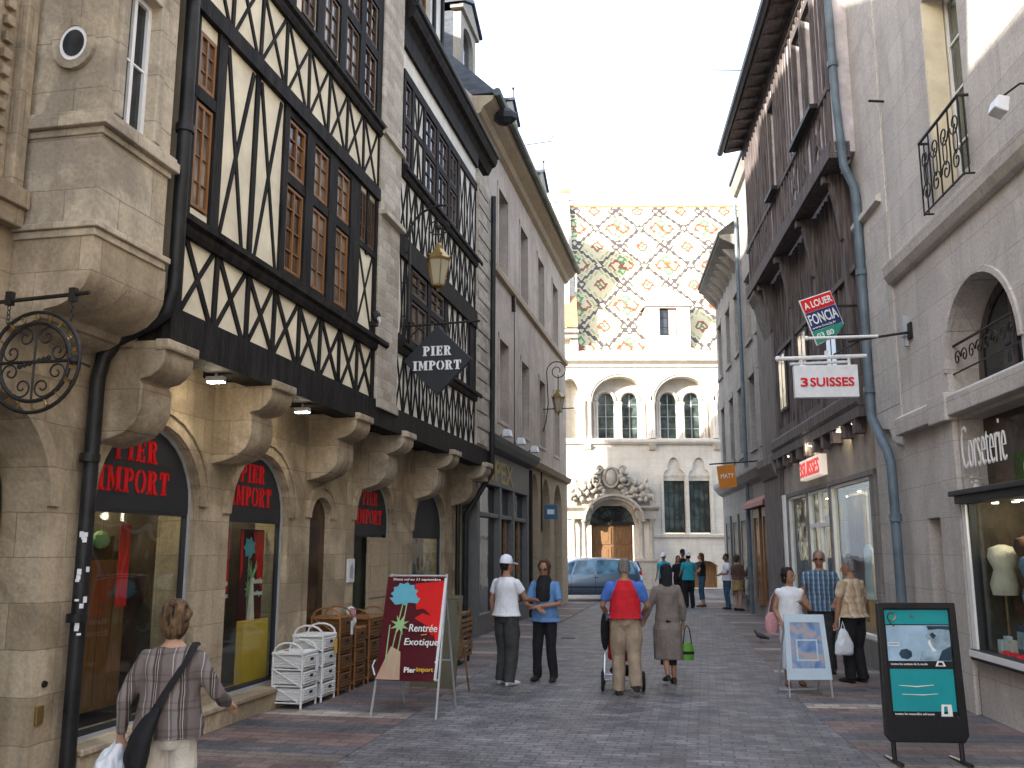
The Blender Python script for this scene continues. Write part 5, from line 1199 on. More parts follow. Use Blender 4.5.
# stone end pier with its own corbelled head
mb = MB(fr)
mb.box(22.3, 24.3, -.4, .06, 0, 8.2); mb.box(23.25, 24.3, -.4, .16, 8.2, 11.9)
mb.prof([(0, 3.5), (.1, 3.6), (.22, 3.9), (.22, 4.1), (0, 4.15)], 22.3, 24.3); mb.prof([(0, 6.9), (.05, 7.0), (.3, 7.9), (.42, 8.1), (.42, 8.19), (0, 8.19)], 22.3, 23.2)
mb.build('end_pier', 'grey_timber', ht, bevel=.02)
# lit shop
mb = MB(fr)
mb.box(14.75, 22.0, -.3, -.02, 3.12, 3.95)
mb.build('fascia', 'fascia_beige', ht)
mb = MB(fr); mb.box(14.75, 22.3, -.3, .16, 3.95, 4.12)
for i in range(10): mb.box(15.0 + i * .75, 15.2 + i * .75, -.1, .15, 3.72, 3.96)
mb.build('ceiling_beams', 'brown_timber', ht)
mb = MB(fr)
mb.box(14.75, 15.0, -.3, .0, .45, 3.12); mb.box(17.6, 17.72, -.3, .01, .0, 3.12); mb.box(19.55, 19.67, -.3, .01, 0, 3.12); mb.box(21.6, 22.3, -.3, .02, 0, 3.12); mb.box(14.75, 17.7, -.3, .04, .0, .45); mb.box(19.6, 22.3, -.3, .04, 0, .42); mb.box(14.75, 22.0, -.28, .015, 3.02, 3.12)
mb.build('plinth', 'plinth_stone', ht, bevel=.01)
mb = MB(fr)
for u0, u1, z0 in ((15.0, 17.6, .45), (17.72, 19.55, .02), (19.67, 21.6, .42)): mb.slab(rect(u0, u1, z0, 3.02), [rect(u0 + .05, u1 - .05, z0 + .05, 2.97)], -.12, -.02)
mb.box(18.6, 18.68, -.12, -.03, .02, 2.97); mb.box(17.75, 19.5, -.12, -.03, 2.3, 2.38)
f = mb.build('shop_window', 'white_paint', ht)
mb = MB(fr)
for u0, u1, z0 in ((15.0, 17.6, .45), (17.72, 19.55, .02), (19.67, 21.6, .42)): mb.box(u0 + .04, u1 - .04, -.08, -.07, z0 + .04, 2.98)
mb.build('pane', 'shop_glass', f)
mb = MB(fr); mb.box(21.7, 21.95, .02, .06, .42, 3.1); mb.build('shop_window_post', 'white_paint', ht)
shop_interior(fr, ht, 14.9, 21.7, .02, 3.05, -.32, 2.6, 'shop_inside_pale')
mb = MB(fr)
for u in (15.5, 16.1, 16.7): mb.box(u, u + .22, -.7, -.5, .5, 2.95)
mb.box(19.7, 21.5, -1.2, -1.15, .4, 3.0)
f = mb.build('wall_display', 'yellow_frame', ht)
mb = MB(fr); mb.box(19.75, 21.4, -.62, -.58, .45, 2.6); mb.build('red_display', 'red_frame', ht)
# sign box on the fascia
mb = MB(fr); mb.box(17.75, 19.55, -.02, .12, 3.26, 3.66); sb = mb.build('sign_box', 'sign_glow', ht, bevel=.01)
mb = MB(fr); mb.text('3SUISSES', (19.5, .12, 3.31), (-1, 0, 0), (0, 0, 1), (0, 1, 0), 1.7, .30, .01); mb.build('lettering', 'letter_glow', sb)
def small_spot(fr, u, n, z, label, group):
    mb = MB(fr); mb.lathe((u, n, z), [(.045, .0), (.05, .05)], 10); o = mb.build('ceiling_spot', 'white_paint'); tag(o, label, 'lamp', group)
    o2 = MB(fr); o2.lathe((u, n, z - .008), [(.036, 0), (.036, .006)], 10); o2.build('bulb', 'lamp_glow', o)
for i, u in enumerate((15.3, 16.3, 17.3, 18.6, 19.6, 20.7)): small_spot(Frame(FR, u), u, .09, 3.9, 'small lit spot recessed under the brown timber beam over the shop fascia', 'ceiling spots under the shop beam')
for i, u in enumerate((15.6, 16.6, 18.4, 20.2, 21.0)): small_spot(Frame(FR, u + .01), u, -.75 - .2 * (i % 2), 2.98, 'small lit spot in the ceiling inside the lit clothes shop', 'ceiling spots inside the clothes shop')
for i, u in enumerate((10.75, 10.5, 10.1, 9.4)): small_spot(Frame(FR, u), u, -.2 - .12 * (i % 2), 2.38, 'small lit spot in the ceiling of the near shop window', 'ceiling spots in the near shop window')
def pt(name, fac, u, n, z, e, r=.08, c=(1, .84, .62)):
    l = bpy.data.lights.new(name, 'POINT'); l.energy = e; l.shadow_soft_size = r; l.color = c; o = bpy.data.objects.new(name, l); COL.objects.link(o); o.location = fac.w(u, n, z)
pt('shop_lamp', FR, 16.0, -1.9, 2.8, 12, .2); pt('shop_lamp', FR, 20.4, -1.8, 2.7, 10, .2); pt('shop_lamp', FR, 10.3, -.5, 2.3, 5); pt('shop_lamp', FR, 7.5, -1.1, 2.3, 5)
pt('shop_lamp', FR, 18.7, .18, 3.88, 1.2, .03); pt('shop_lamp', FR, 17.3, .12, 3.86, 1.0, .03); pt('shop_lamp', FR, 16.0, .12, 3.86, 1.0, .03)
pt('shop_lamp', FL, 9.3, -1.1, 2.7, 9); pt('shop_lamp', FL, 11.4, -.6, 2.9, 9); pt('shop_lamp', FL, 18.5, -1.1, 2.7, 6); pt('jetty_lamp', FL, 9.5, .42, 3.44, 1.3, .06); pt('jetty_lamp', FL, 11.5, .46, 3.42, .9, .06)

# ------------------------------------------------------------------ RIGHT: grey houses to the corner
fr = Frame(FR, 24.4)
hg = thing('stone_house', 'narrow grey stone house with plain windows just beyond the timber house', 'house', fr)
def far_house(fr, root, u0, u1, zt, wins, nn, mat, over=.45):
    mb = MB(fr); mb.slab(rect(u0, u1, 0, zt), [rect(*w) for w in wins], nn - .35, nn); mb.build('wall', mat, root); mb = MB(fr); mb.box(u0, u1, -9, -8.7, 0, zt); mb.build('rear_wall', mat, root)
    mb = MB(fr)
    for w in wins: mb.box(w[0] - .12, w[1] + .12, nn - .01, nn + .07, w[2] - .13, w[2]); mb.box(w[0] - .1, w[1] + .1, nn - .01, nn + .03, w[3], w[3] + .18)
    mb.build('window_surround', mat, root)
    for w in wins: window(fr, root, w[0], w[1], w[2], w[3], nn - .2, cols=2, rows=3, frame='grey_paint', pane='glass', fw=.06)
    mb = MB(fr); mb.prof([(nn, zt - .35), (nn + .1, zt - .3), (nn + over, zt - .05), (nn + over, zt + .05), (nn, zt + .08)], u0 - .03, u1 + .03); mb.build('cornice', mat, root)
    roof(fr, root, u0, u1, nn + over + .05, zt + .02, -4.3, zt + 3.6)
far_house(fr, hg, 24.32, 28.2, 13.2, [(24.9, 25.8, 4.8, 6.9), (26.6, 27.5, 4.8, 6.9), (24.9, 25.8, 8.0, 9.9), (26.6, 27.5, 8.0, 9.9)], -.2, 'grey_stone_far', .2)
mb = MB(fr); mb.prof([(-.2, 3.75), (-.04, 3.85), (.1, 4.05), (.1, 4.18), (-.2, 4.22)], 24.3, 28.25); mb.build('string_course', 'grey_stone_far', hg)
mb = MB(fr); mb.tube([(28.1, -.1, 0), (28.1, -.1, 12.6)], .06, 8); mb.build('downpipe', 'pipe_blue', hg, smooth=True)
mb = MB(fr)
for u0, u1 in ((24.9, 25.9), (26.4, 27.4)): mb.slab(rect(u0, u1, .35, 3.0), [rect(u0 + .12, u1 - .12, .5, 2.75)], .0-.2, -.12)
f = mb.build('shopfront', 'orange_wood', hg)
mb = MB(fr)
for u0, u1 in ((24.9, 25.9), (26.4, 27.4)): mb.box(u0 + .1, u1 - .1, -.18, -.15, .45, 2.8)
mb.build('pane', 'glass_warm', f)
mb = MB(fr); mb.box(24.5, 28.0, -.2, .08, 3.02, 3.14); mb.prof([(-.2, 3.14), (.08, 3.14), (-.1, 3.3), (-.2, 3.3)], 24.5, 28.0); mb.build('awning_board', 'red_frame', hg)
fr = Frame(FR, 28.2)
hg2 = thing('stone_house', 'farther grey stone corner house with a deep bracketed cornice on the right', 'house', fr)
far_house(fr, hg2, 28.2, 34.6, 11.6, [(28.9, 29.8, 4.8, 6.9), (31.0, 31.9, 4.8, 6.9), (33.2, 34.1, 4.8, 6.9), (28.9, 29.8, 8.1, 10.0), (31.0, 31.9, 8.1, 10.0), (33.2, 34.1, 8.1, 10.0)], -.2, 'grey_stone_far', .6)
mb = MB(fr)
for i in range(8): u = 28.5 + i * .78; mb.prof([(-.2, 10.75), (-.14, 10.8), (.1, 11.05), (.3, 11.28), (-.2, 11.28)], u, u + .2)
mb.prof([(-.2, 3.75), (-.04, 3.85), (.1, 4.05), (.1, 4.18), (-.2, 4.22)], 28.2, 34.65); mb.build('cornice_bracket', 'grey_stone_far', hg2)
mb = MB(fr); mb.slab([(34.25, -9), (34.6, -9), (34.6, -.25), (34.25, -.56)], [], 0, 11.2, fn=lambda p, t: (p[0], p[1], t)); mb.build('end_wall', 'grey_stone_far', hg2)
mb = MB(fr)
for u0, u1 in ((28.8, 30.0), (30.6, 31.8), (32.4, 33.6)): mb.slab(rect(u0, u1, .35, 3.0), [rect(u0 + .12, u1 - .12, .5, 2.75)], -.2, -.13)
f = mb.build('shopfront', 'shop_grey', hg2); mb = MB(fr)
for u0, u1 in ((28.8, 30.0), (30.6, 31.8), (32.4, 33.6)): mb.box(u0 + .1, u1 - .1, -.18, -.15, .45, 2.8)
mb.build('pane', 'glass', f)

# ------------------------------------------------------------------ RIGHT: hanging signs
fr = Frame(FR, 12.6); uS = 12.62
t_ = thing('hanging_sign', 'white oblong sign with red lettering hung from white tubes on the right side', 'sign', fr)
mb = MB(fr); mb.box(uS - .05, uS + .05, .72, 1.58, 3.92, 4.37); pn = mb.build('panel', 'plastic_white', t_, bevel=.006)
mb = MB(fr); mb.text('3', (uS - .05, 1.50, 4.07), (0, -1, 0), (0, 0, 1), (-1, 0, 0), .10, .125, .02); mb.text('SUISSES', (uS - .05, 1.37, 4.07), (0, -1, 0), (0, 0, 1), (-1, 0, 0), .59, .125, .02); mb.build('lettering', 'sign_red', pn)
mb = MB(fr); mb.tube([(uS, .58, 4.5), (uS, 1.76, 4.48)], .028, 8); mb.ball((uS, 1.78, 4.48), .042, 8, 5); mb.tube([(uS + .1, .8, 4.44), (uS + .1, 1.6, 4.42)], .02, 6); mb.tube([(uS - .25, .48, 4.72), (uS - .25, 1.42, 4.71)], .02, 8); mb.ball((uS - .25, 1.43, 4.71), .034, 8, 5)
for q in (.82, 1.46): mb.tube([(uS, q, 4.5), (uS, q, 4.36)], .02, 6)
mb.tube([(uS, 1.12, 4.5), (uS, 1.12, 4.58)], .025, 6); mb.build('hanger', 'white_paint', t_)
mb = MB(fr); mb.tube([(uS - .12, -.02, 4.80), (uS - .12, .85, 4.68)], .018, 6); mb.box(uS - .2, uS - .04, -.01, .03, 4.7, 4.92); mb.tube([(uS - .12, .7, 4.68), (uS - .12, 1.05, 4.5)], .012, 6); mb.build('bracket', 'iron', t_)
fr = Frame(FR, 15.0)
t_ = thing('letting_board', 'tilted red blue and green to let board on the timber wall', 'sign', fr)
def lb(y, z):   # board leans; local axes
    c, s_ = math.cos(R(-18)), math.sin(R(-18)); return (14.9, .56 + y * c + z * s_ * -1, 5.60 + z * c + y * s_)
# the board's outline: straight left edge, cut corner below
def board(pts, t0, t1, mat, parent, name):
    mb = MB(fr); mb.prism(pts, lambda p, t: (lb(p[0], p[1])[0] + t, lb(p[0], p[1])[1], lb(p[0], p[1])[2]), t0, t1); return mb.build(name, mat, parent)
board([(.28, .42), (-.26, .42), (-.26, -.18), (-.06, -.34), (.28, -.38)], 0, .03, 'white_paint', t_, 'panel')
board([(.265, .40), (-.25, .40), (-.25, .18), (.265, .18)], -.012, -.002, 'sign_red', t_, 'panel_band')
board([(.265, .17), (-.25, .17), (-.25, -.14), (.265, -.14)], -.012, -.002, 'navy', t_, 'panel_band')
board([(.265, -.15), (-.25, -.15), (-.25, -.19), (-.06, -.33), (.265, -.365)], -.012, -.002, 'sign_green', t_, 'panel_band')
mb = MB(fr)
def lbt(txt, y, z, w, h, bold=.02):
    o = Vector(lb(y, z)); dx = (Vector(lb(y - 1, z)) - o); dz = Vector(lb(y, z + 1)) - o; mb.text(txt, tuple(o + Vector((-.012, 0, 0))), tuple(dx), tuple(dz), (-1, 0, 0), w, h, bold)
lbt('A LOUER', .24, .23, .47, .12); lbt('FONCIA', .25, -.05, .48, .18, .01); lbt('www.foncia.fr', .25, -.12, .4, .04, 0); lbt('03 80', .22, -.29, .28, .09)
mb.v = mb.v; mb.build('lettering', 'white_letter', t_)
mb = MB(fr); mb.box(14.94, 14.97, .0, .5, 5.3, 5.34); mb.box(14.94, 14.97, .0, .5, 5.8, 5.84); mb.build('bracket', 'iron', t_)
fr = Frame(FR, 25)
t_ = thing('hanging_sign', 'small square orange sign with white lettering hung from an iron arm', 'sign', fr)
mb = MB(fr); mb.prism([(1.16, 4.06), (.70, 4.12), (.64, 3.52), (1.10, 3.46)], lambda p, t: (25 + t, p[0], p[1]), -.03, .03); pn = mb.build('panel', 'orange_sign', t_)
mb = MB(fr); mb.text('MATY', (24.97, 1.06, 3.73), (0, -1, .08), (0, 0, 1), (-1, 0, 0), .34, .12, .0); mb.build('lettering', 'white_letter', pn)
mb = MB(fr); mb.tube([(25, 0.04, 4.2), (25, 1.35, 4.12)], .02, 6); mb.build('bracket', 'iron', t_)

# ------------------------------------------------------------------ shop window displays
def banner(u, w, label, fac=FL, n=-.35, z0=.55, z1=1.95, group=None):
    """hanging cloth banner: maroon ground, red and blue flowers"""
    fr = Frame(fac, u); t_ = thing('banner', label, 'banner', fr, group)
    mb = MB(fr); mb.box(u - w / 2, u + w / 2, n - .012, n, z0, z1); mb.build('cloth', 'maroon', t_)
    mb = MB(fr); mb.plate([(u + w * .0, z1 - .02), (u + w * .5, z1 - .02), (u + w * .5, z1 - .75), (u + w * .25, z1 - .62), (u + w * .18, z1 - .42)], n + .002, n + .006); mb.plate([(u - w * .5, z1 - .02), (u - w * .42, z1 - .02), (u - w * .40, z1 - .5), (u - w * .5, z1 - .62)], n + .002, n + .006); mb.build('red_flower', 'poster_red', t_)
    mb = MB(fr); mb.plate([(u - w * .15 + .16 * math.cos(a) * (1 if i % 2 else .72), z1 - .22 + .14 * math.sin(a) * (1 if i % 2 else .72)) for i, a in enumerate([2 * math.pi * j / 14 for j in range(14)])], n + .008, n + .012); mb.build('blue_flower', 'poster_blue', t_)
    mb = MB(fr); mb.plate([(u - w * .15 + .10 * math.cos(a) * (1 if i % 2 else .35), z1 - .72 + .12 * math.sin(a) * (1 if i % 2 else .35)) for i, a in enumerate([2 * math.pi * j / 14 for j in range(14)])], n + .008, n + .012); mb.beam((u - w * .15, z1 - .3), (u - w * .15, z1 - 1.0), .02, n + .003, n + .006); mb.build('green_leaf', 'poster_green', t_)
    mb = MB(fr); mb.text('Rentrée', (u + w * .04, n + .007, z1 - .66), (1, 0, 0), (0, 0, 1), (0, 1, 0), w * .4, .07); mb.text('Exotique', (u + w * .02, n + .007, z1 - .82), (1, 0, 0), (0, 0, 1), (0, 1, 0), w * .45, .08); mb.build('lettering', 'white_letter', t_)
    return t_
banner(11.88, .60, 'maroon and red flower banner hung at the right in the second shop arch', n=-.3, z0=.9, z1=2.1)
banner(11.02, .55, 'dark red banner hung at the left side of the second shop arch', n=-.3, z0=1.1, z1=2.1)
fr = Frame(FL, 11.7); t_ = thing('display_stand', 'tall yellow display block with a straw cone in the second shop window', 'display stand', fr)
mb = MB(fr); mb.box(11.48, 12.12, -.26, -.16, .27, 1.02); mb.build('block', 'poster_yellow', t_, bevel=.01)
mb = MB(fr); mb.lathe((11.72, -.21, 1.02), [(.05, 0), (.02, .5)], 8); mb.build('straw_cone', 'cloth_cream', t_)
mb = MB(fr)
for i in range(10): a = i * .63; mb.tube([(11.72, -.21, 1.5), (11.72 + .10 * math.cos(a), -.21 + .04 * math.sin(a), 1.62 + .05 * (i % 3))], [.012, .003], 4)
mb.build('leaves', 'poster_green', t_)
def shelf(u0, u1, n0, z1, label, mat='wicker', rows=4, fac=FL):
    fr = Frame(fac, u0); t_ = thing('shelf_unit', label, 'shelf', fr)
    mb = MB(fr)
    for k in range(rows + 1): mb.box(u0, u1, n0 - .3, n0, .26 + (z1 - .3) * k / rows, .29 + (z1 - .3) * k / rows)
    for u in (u0, u1 - .03): mb.box(u, u + .03, n0 - .3, n0, .26, z1)
    mb.build('frame', mat, t_)
    random.seed(int(u0 * 10))
    for k in range(rows):
        z = .29 + (z1 - .3) * k / rows; u = u0 + .05
        while u < u1 - .14:
            w = random.uniform(.08, .16); mb = MB(fr); h = random.uniform(.1, .24); mb.lathe((u + w / 2, n0 - .15, z), [(w * .3, 0), (w * .5, h * .5), (w * .3, h)], 10)
            mb.build('vase', random.choice(['terracotta', 'pot', 'poster_green', 'poster_red', 'brass', 'cloth_cream', 'wicker', 'teal']), t_); u += w + .03
    return t_
shelf(9.0, 9.95, -.9, 2.0, 'brown shelf with vases standing behind the first shop arch window', rows=5)
shelf(8.4, 8.95, -.5, 1.1, 'low green shelf of pots at the left of the first shop window', 'leaf', 3)
shelf(10.75, 11.35, -.5, 1.05, 'pale green narrow shelf of pots in the second shop arch window', 'leaf', 3)
fr = Frame(FL, 9.2); t_ = thing('folding_screen', 'warm brown wooden screen standing inside the first shop window', 'screen', fr)
mb = MB(fr); mb.box(9.1, 9.98, -.8, -.75, .3, 1.75); [mb.box(9.12 + i * .215, 9.31 + i * .215, -.75, -.74, .34, 1.7) for i in range(4)]; mb.build('screen_panel', 'orange_wood', t_)
fr = Frame(FL, 8.9); t_ = thing('hanging_lampshade', 'teal paper lampshade hanging in the first shop window', 'lampshade', fr)
mb = MB(fr); mb.lathe((8.9, -.7, 1.85), [(.22, 0), (.12, .3)], 14); mb.build('shade', 'poster_blue', t_); mb = MB(fr); mb.tube([(8.9, -.7, 2.15), (8.9, -.7, 3.09)], .006, 4); mb.build('cord', 'iron', t_)
fr = Frame(FL, 9.6); t_ = thing('hanging_cloth', 'red cloth strip hanging in the first shop window', 'cloth', fr)
mb = MB(fr); mb.box(9.45, 9.62, -.5, -.49, 1.3, 2.1); mb.build('strip', 'poster_red', t_); mb = MB(fr); mb.ball((9.3, -.6, 1.95), .09, 8, 6); mb.tube([(9.3, -.6, 2.0), (9.3, -.6, 3.0)], .005, 4); mb.build('ball', 'poster_green', t_)
# near right window: lace dresses on forms, boxes, red cloth
def bust(u, n, z, label, mat):
    fr = Frame(FR, u); t_ = thing('dress_form', label, 'mannequin', fr)
    mb = MB(fr); mb.tube([(u, n, z + .0), (u, n, z + .12), (u, n, z + .28), (u, n, z + .42), (u, n, z + .52), (u, n, z + .56)], [(.10, .14), (.13, .16), (.09, .11), (.12, .17), (.08, .15), (.03, .04)], 12); mb.build('torso', mat, t_, smooth=True)
    mb = MB(fr); mb.tube([(u, n, z - .8), (u, n, z)], .015, 6); mb.lathe((u, n, .7), [(.12, 0), (.12, .02)], 12); mb.build('stand', 'brass', t_)
bust(10.78, -.24, 1.35, 'lace covered dress form at the far end of the near shop window', 'cloth_cream')
bust(10.5, -.42, 1.45, 'dress form in brown lace farther back in the near shop window', 'cloth_brown')
bust(10.12, -.30, 1.25, 'dress form in pale blue lingerie, nearest to the right edge of the photo', 'pale_blue_print')
for i, (u, n, w, h, m_, lab) in enumerate(((10.72, -.1, .05, .17, 'plastic_white', 'tall white box nearest the glass corner of the near shop window'), (10.58, -.11, .05, .22, 'pale_blue_frame', 'pale blue box beside the tall white box in the near shop window'), (10.44, -.10, .045, .19, 'cloth_cream', 'cream box in the row of boxes in the near shop window'), (10.3, -.16, .10, .36, 'photo_dark', 'big dark picture box behind the row of small boxes'))):
    fr = Frame(FR, u); t_ = thing('package', lab, 'box', fr)
    mb = MB(fr); mb.box(u - w, u + w, n - .06, n, .70, .70 + h); mb.build('carton', m_, t_, bevel=.004); mb = MB(fr); mb.box(u - w * .8, u + w * .8, n, n + .004, .70 + h * .3, .70 + h * .8); mb.build('face_print', 'photo_face' if m_ == 'photo_dark' else 'plastic_white', t_)
fr = Frame(FR, 9.7); mb = MB(fr); random.seed(5)
for i in range(22): mb.ball((10.2 + random.uniform(-.3, .3), -.10 + random.uniform(-.06, .06), .72 + random.random() * .03), (.07, .05, .035), 6, 4)
tag(mb.build('folded_cloth', 'cloth_red', smooth=True), 'heap of orange red cloth along the front of the near shop window', 'cloth')
# clothes in the lit shop
def garment(u, n, lab, mat):
    fr = Frame(FR, u); t_ = thing('hanging_garment', lab, 'garment', fr)
    mb = MB(fr); mb.tube([(u, n, 1.0), (u, n, 1.5), (u, n, 1.85), (u, n, 1.95)], [(.22, .08), (.17, .07), (.2, .07), (.05, .04)], 12); mb.build('dress', mat, t_, smooth=True)
    mb = MB(fr); mb.tube([(u, n, 1.95), (u, n, 2.9)], .006, 4); mb.build('hanger', 'iron', t_)
for u, n, lab, m_ in ((21.0, -.4, 'red dress hanging in the window at the far end of the lit shop', 'cloth_red'), (20.2, -.45, 'pink top hanging beside the red dress in the lit shop', 'cloth_pink'), (15.5, -.4, 'dark dress hanging at the near end of the lit shop window', 'cloth_black'), (16.8, -.42, 'pale dress hanging in the middle of the near window of the lit shop', 'cloth_white')): garment(u, n, lab, m_)

# ------------------------------------------------------------------ wicker chests of drawers on the left pavement
def chest(x, n, w, d, h, rows, label, fm, bm_, arch_top=True, cols=1, group='wicker chests on the left pavement', tagc=None):
    """front faces out into the street (+n); u is the long axis of the pavement"""
    fr = Frame(FL, x); t_ = thing('drawer_chest', label, 'drawers', fr, group)
    u0, u1, n0, n1 = x - w / 2, x + w / 2, n - d / 2, n + d / 2
    mb = MB(fr)
    for u in (u0 + .015, u1 - .015):
        for q in (n0 + .015, n1 - .015): mb.tube([(u, q, 0), (u, q, h)], .014, 6)
    for k in range(rows + 1):
        z = .07 + (h - .07) * k / rows
        for q in (n0 + .015, n1 - .015): mb.tube([(u0, q, z), (u1, q, z)], .010, 6)
        for u in (u0 + .015, u1 - .015): mb.tube([(u, n0, z), (u, n1, z)], .010, 6)
    for k in range(rows):
        z0 = .07 + (h - .07) * k / rows; z1 = .07 + (h - .07) * (k + 1) / rows
        mb.tube([(u0 + .006, n0 + .02, z1), (u0 + .006, n1 - .02, z0)], .010, 5)
    if arch_top:
        for u in (u0 + .015, u1 - .015): mb.tube([(u, n0 + .02, h - .01)] + [(u, n + (d / 2 - .02) * -math.cos(a), h + .12 * math.sin(a)) for a in (.5, .9, 1.3, 1.8, 2.3, 2.7)] + [(u, n1 - .02, h - .01)], .013, 6)
    mb.box(u0, u1, n0, n1, h - .02, h)
    mb.build('frame', fm, t_, smooth=False)
    for k in range(rows):
        for c in range(cols):
            z0 = .07 + (h - .07) * k / rows + .02; z1 = .07 + (h - .07) * (k + 1) / rows - .03
            a = u0 + .03 + (w - .06) * c / cols + .005; b_ = u0 + .03 + (w - .06) * (c + 1) / cols - .005
            mb = MB(fr); mb.box(a, b_, n0 + .02, n1 + .004, z0, z1)
            for i in range(5): z = z0 + (z1 - z0) * (i + .5) / 5; mb.tube([(a, n1 + .006, z), (b_, n1 + .006, z)], .008, 5); mb.tube([(a - .002, n0 + .03, z), (a - .002, n1, z)], .008, 5)
            dr_ = mb.build('drawer', bm_, t_)
            mb = MB(fr); mb.box((a + b_) / 2 - .035, (a + b_) / 2 + .035, n1 + .012, n1 + .022, z1 - .065, z1 - .035); mb.build('handle_slot', 'rubber', dr_)
    if tagc:
        mb = MB(fr); mb.box(u1 - .13, u1 - .04, n1 + .02, n1 + .024, h - .24, h - .06); mb.build('price_tag', tagc, t_)
    return t_
chest(11.98, .28, .46, .40, .64, 3, 'low white wicker chest with three drawers nearest the camera', 'white_rattan', 'white_rattan', tagc='plastic_white')
chest(12.5, .30, .44, .42, .80, 4, 'taller white wicker chest with four drawers and a rounded rail', 'white_rattan', 'white_rattan', tagc='poster_yellow')
chest(13.05, .30, .44, .42, .98, 4, 'tall orange brown rattan chest with four drawers beside the white ones', 'rattan', 'wicker', tagc='plastic_white')
chest(13.62, .30, .40, .40, .80, 3, 'low brown wicker chest in the middle of the brown row with a doll on top', 'rattan', 'wicker', arch_top=False)
chest(14.3, .30, .74, .42, .90, 3, 'wide brown wicker chest at the far end of the row', 'rattan', 'wicker', cols=2, tagc='plastic_white')
fr = Frame(FL, 13.6); t_ = thing('soft_toy', 'small pink and white soft toy bag on the low brown chest', 'toy', fr)
mb = MB(fr); mb.ball((13.6, .34, .88), (.10, .09, .09), 10, 7); mb.ball((13.62, .34, 1.0), (.09, .07, .08), 10, 7); mb.build('body', 'plastic_white', t_, smooth=True); mb = MB(fr); mb.box(13.52, 13.56, .36, .43, .93, 1.06); mb.build('ribbon', 'cloth_pink', t_)
fr = Frame(FL, 12.05); t_ = thing('price_card', 'small white and red card lying on the low white chest', 'card', fr)
mb = MB(fr); mb.box(11.86, 12.05, .14, .3, .642, .652); mb.build('card', 'plastic_white', t_); mb = MB(fr); mb.box(11.88, 11.95, .16, .22, .653, .656); mb.build('print', 'poster_red', t_)
# wooden crates on castors farther up
fr = Frame(FL, 16.6); t_ = thing('crate_trolley', 'brown wooden crate trolley on castors by the far arcade arch', 'trolley', fr)
mb = MB(fr)
for z in (.12, .42, .78): mb.box(16.2, 16.95, .75, 1.25, z, z + .04)
for u in (16.2, 16.9): 
    for q in (.76, 1.2): mb.box(u, u + .05, q, q + .05, .1, .86)
for z in (.22, .30, .52, .60, .68): mb.box(16.19, 16.2, .75, 1.25, z, z + .05); mb.box(16.2, 16.95, 1.25, 1.262, z, z + .05)
mb.build('frame', 'crate_wood', t_)
for u, q in ((16.25, .8), (16.25, 1.2), (16.9, .8), (16.9, 1.2)):
    mb = MB(fr); mb.lathe((u, q, .05), [(.05, -.012), (.05, .012)], 10, 'n'); mb.build('castor', 'rubber', t_)

# ------------------------------------------------------------------ pavement boards
def flower(mb, cx, cz, r, k, inner, n0, n1, ry=1.0, rot=0):
    mb.plate([(cx + r * (1 if i % 2 else inner) * math.cos(rot + 2 * math.pi * i / k), cz + r * ry * (1 if i % 2 else inner) * math.sin(rot + 2 * math.pi * i / k)) for i in range(k)], n0, n1)
class Tilt:   # local frame: u across, n out of the face, z up the face; leaned back about the foot
    def __init__(s, lean): s.c = math.cos(lean); s.s = math.sin(lean)
    def __call__(s, u, n, z): return (u, n * s.c - z * s.s, z * s.c + n * s.s)
fr = Frame(None, 0, (-1.215, 10.85, 0), R(180 - 13)); lean = Tilt(.25)   # face looks back down the street
t_ = thing('poster_stand', 'maroon poster on an aluminium A frame with blue and red flowers', 'sign', fr)
def TM_(): q = MB(fr); q.xf = lean; return q
# u axis points to camera's left because the frame is turned half round, so mirror it
def TX(): q = MB(fr); q.xf = lambda u, n, z: lean(-u, n, z); return q
mb = TX()
for s_ in (-1, 1): mb.tube([(s_ * .385, 0, 0), (s_ * .34 + .03, 0, 1.62)], .014, 6)
mb.tube([(-.34, 0, 1.6), (.37, 0, 1.6)], .012, 6); mb.tube([(-.37, 0, .42), (.38, 0, .42)], .012, 6); mb.build('front_frame', 'aluminium', t_)
mb = MB(fr)
for s_ in (-1, 1): mb.tube([(s_ * .33, -.425, 1.53), (s_ * .33, -.95, 0)], .014, 6)
mb.tube([(-.33, -.76, .55), (.33, -.76, .55)], .012, 6); mb.build('rear_frame', 'aluminium', t_)
mb = TX(); mb.plate([(-.37, .40), (.33, .40), (.375, 1.58), (-.35, 1.58)], .012, .02); mb.build('poster', 'maroon', t_)
mb = TX(); mb.plate([(.0, 1.50), (.365, 1.54), (.36, .92), (.31, .80), (.27, .98), (.1, 1.06), (.03, 1.10), (.12, 1.16), (.22, 1.13), (.16, 1.22), (.04, 1.2), (.02, 1.32)], .021, .023); flower(mb, .22, 1.33, .17, 18, .86, .0232, .0245); flower(mb, .26, 1.0, .10, 12, .7, .0232, .0245); mb.build('red_flower', 'poster_red', t_)
mb = TX(); flower(mb, -.12, 1.38, .17, 22, .82, .025, .0275, .82); mb.plate([(-.30, 1.33), (-.12, 1.36), (.08, 1.33), (.05, 1.27), (-.1, 1.28), (-.22, 1.25)], .0276, .029); mb.build('blue_flower', 'poster_blue', t_)
mb = TX(); mb.beam((-.13, 1.26), (-.24, .5), .012, .0255, .027); mb.beam((-.08, 1.26), (-.16, .45), .012, .0255, .027); mb.beam((-.26, 1.02), (-.27, .6), .012, .0255, .027); flower(mb, -.14, 1.02, .12, 16, .38, .028, .030); mb.build('green_leaf', 'poster_green', t_)
mb = TX(); mb.plate([(-.37, .41), (-.08, .41), (-.10, .72), (-.22, .78)], .021, .024); mb.build('cone_print', 'poster_pink', t_)
mb = TX(); 
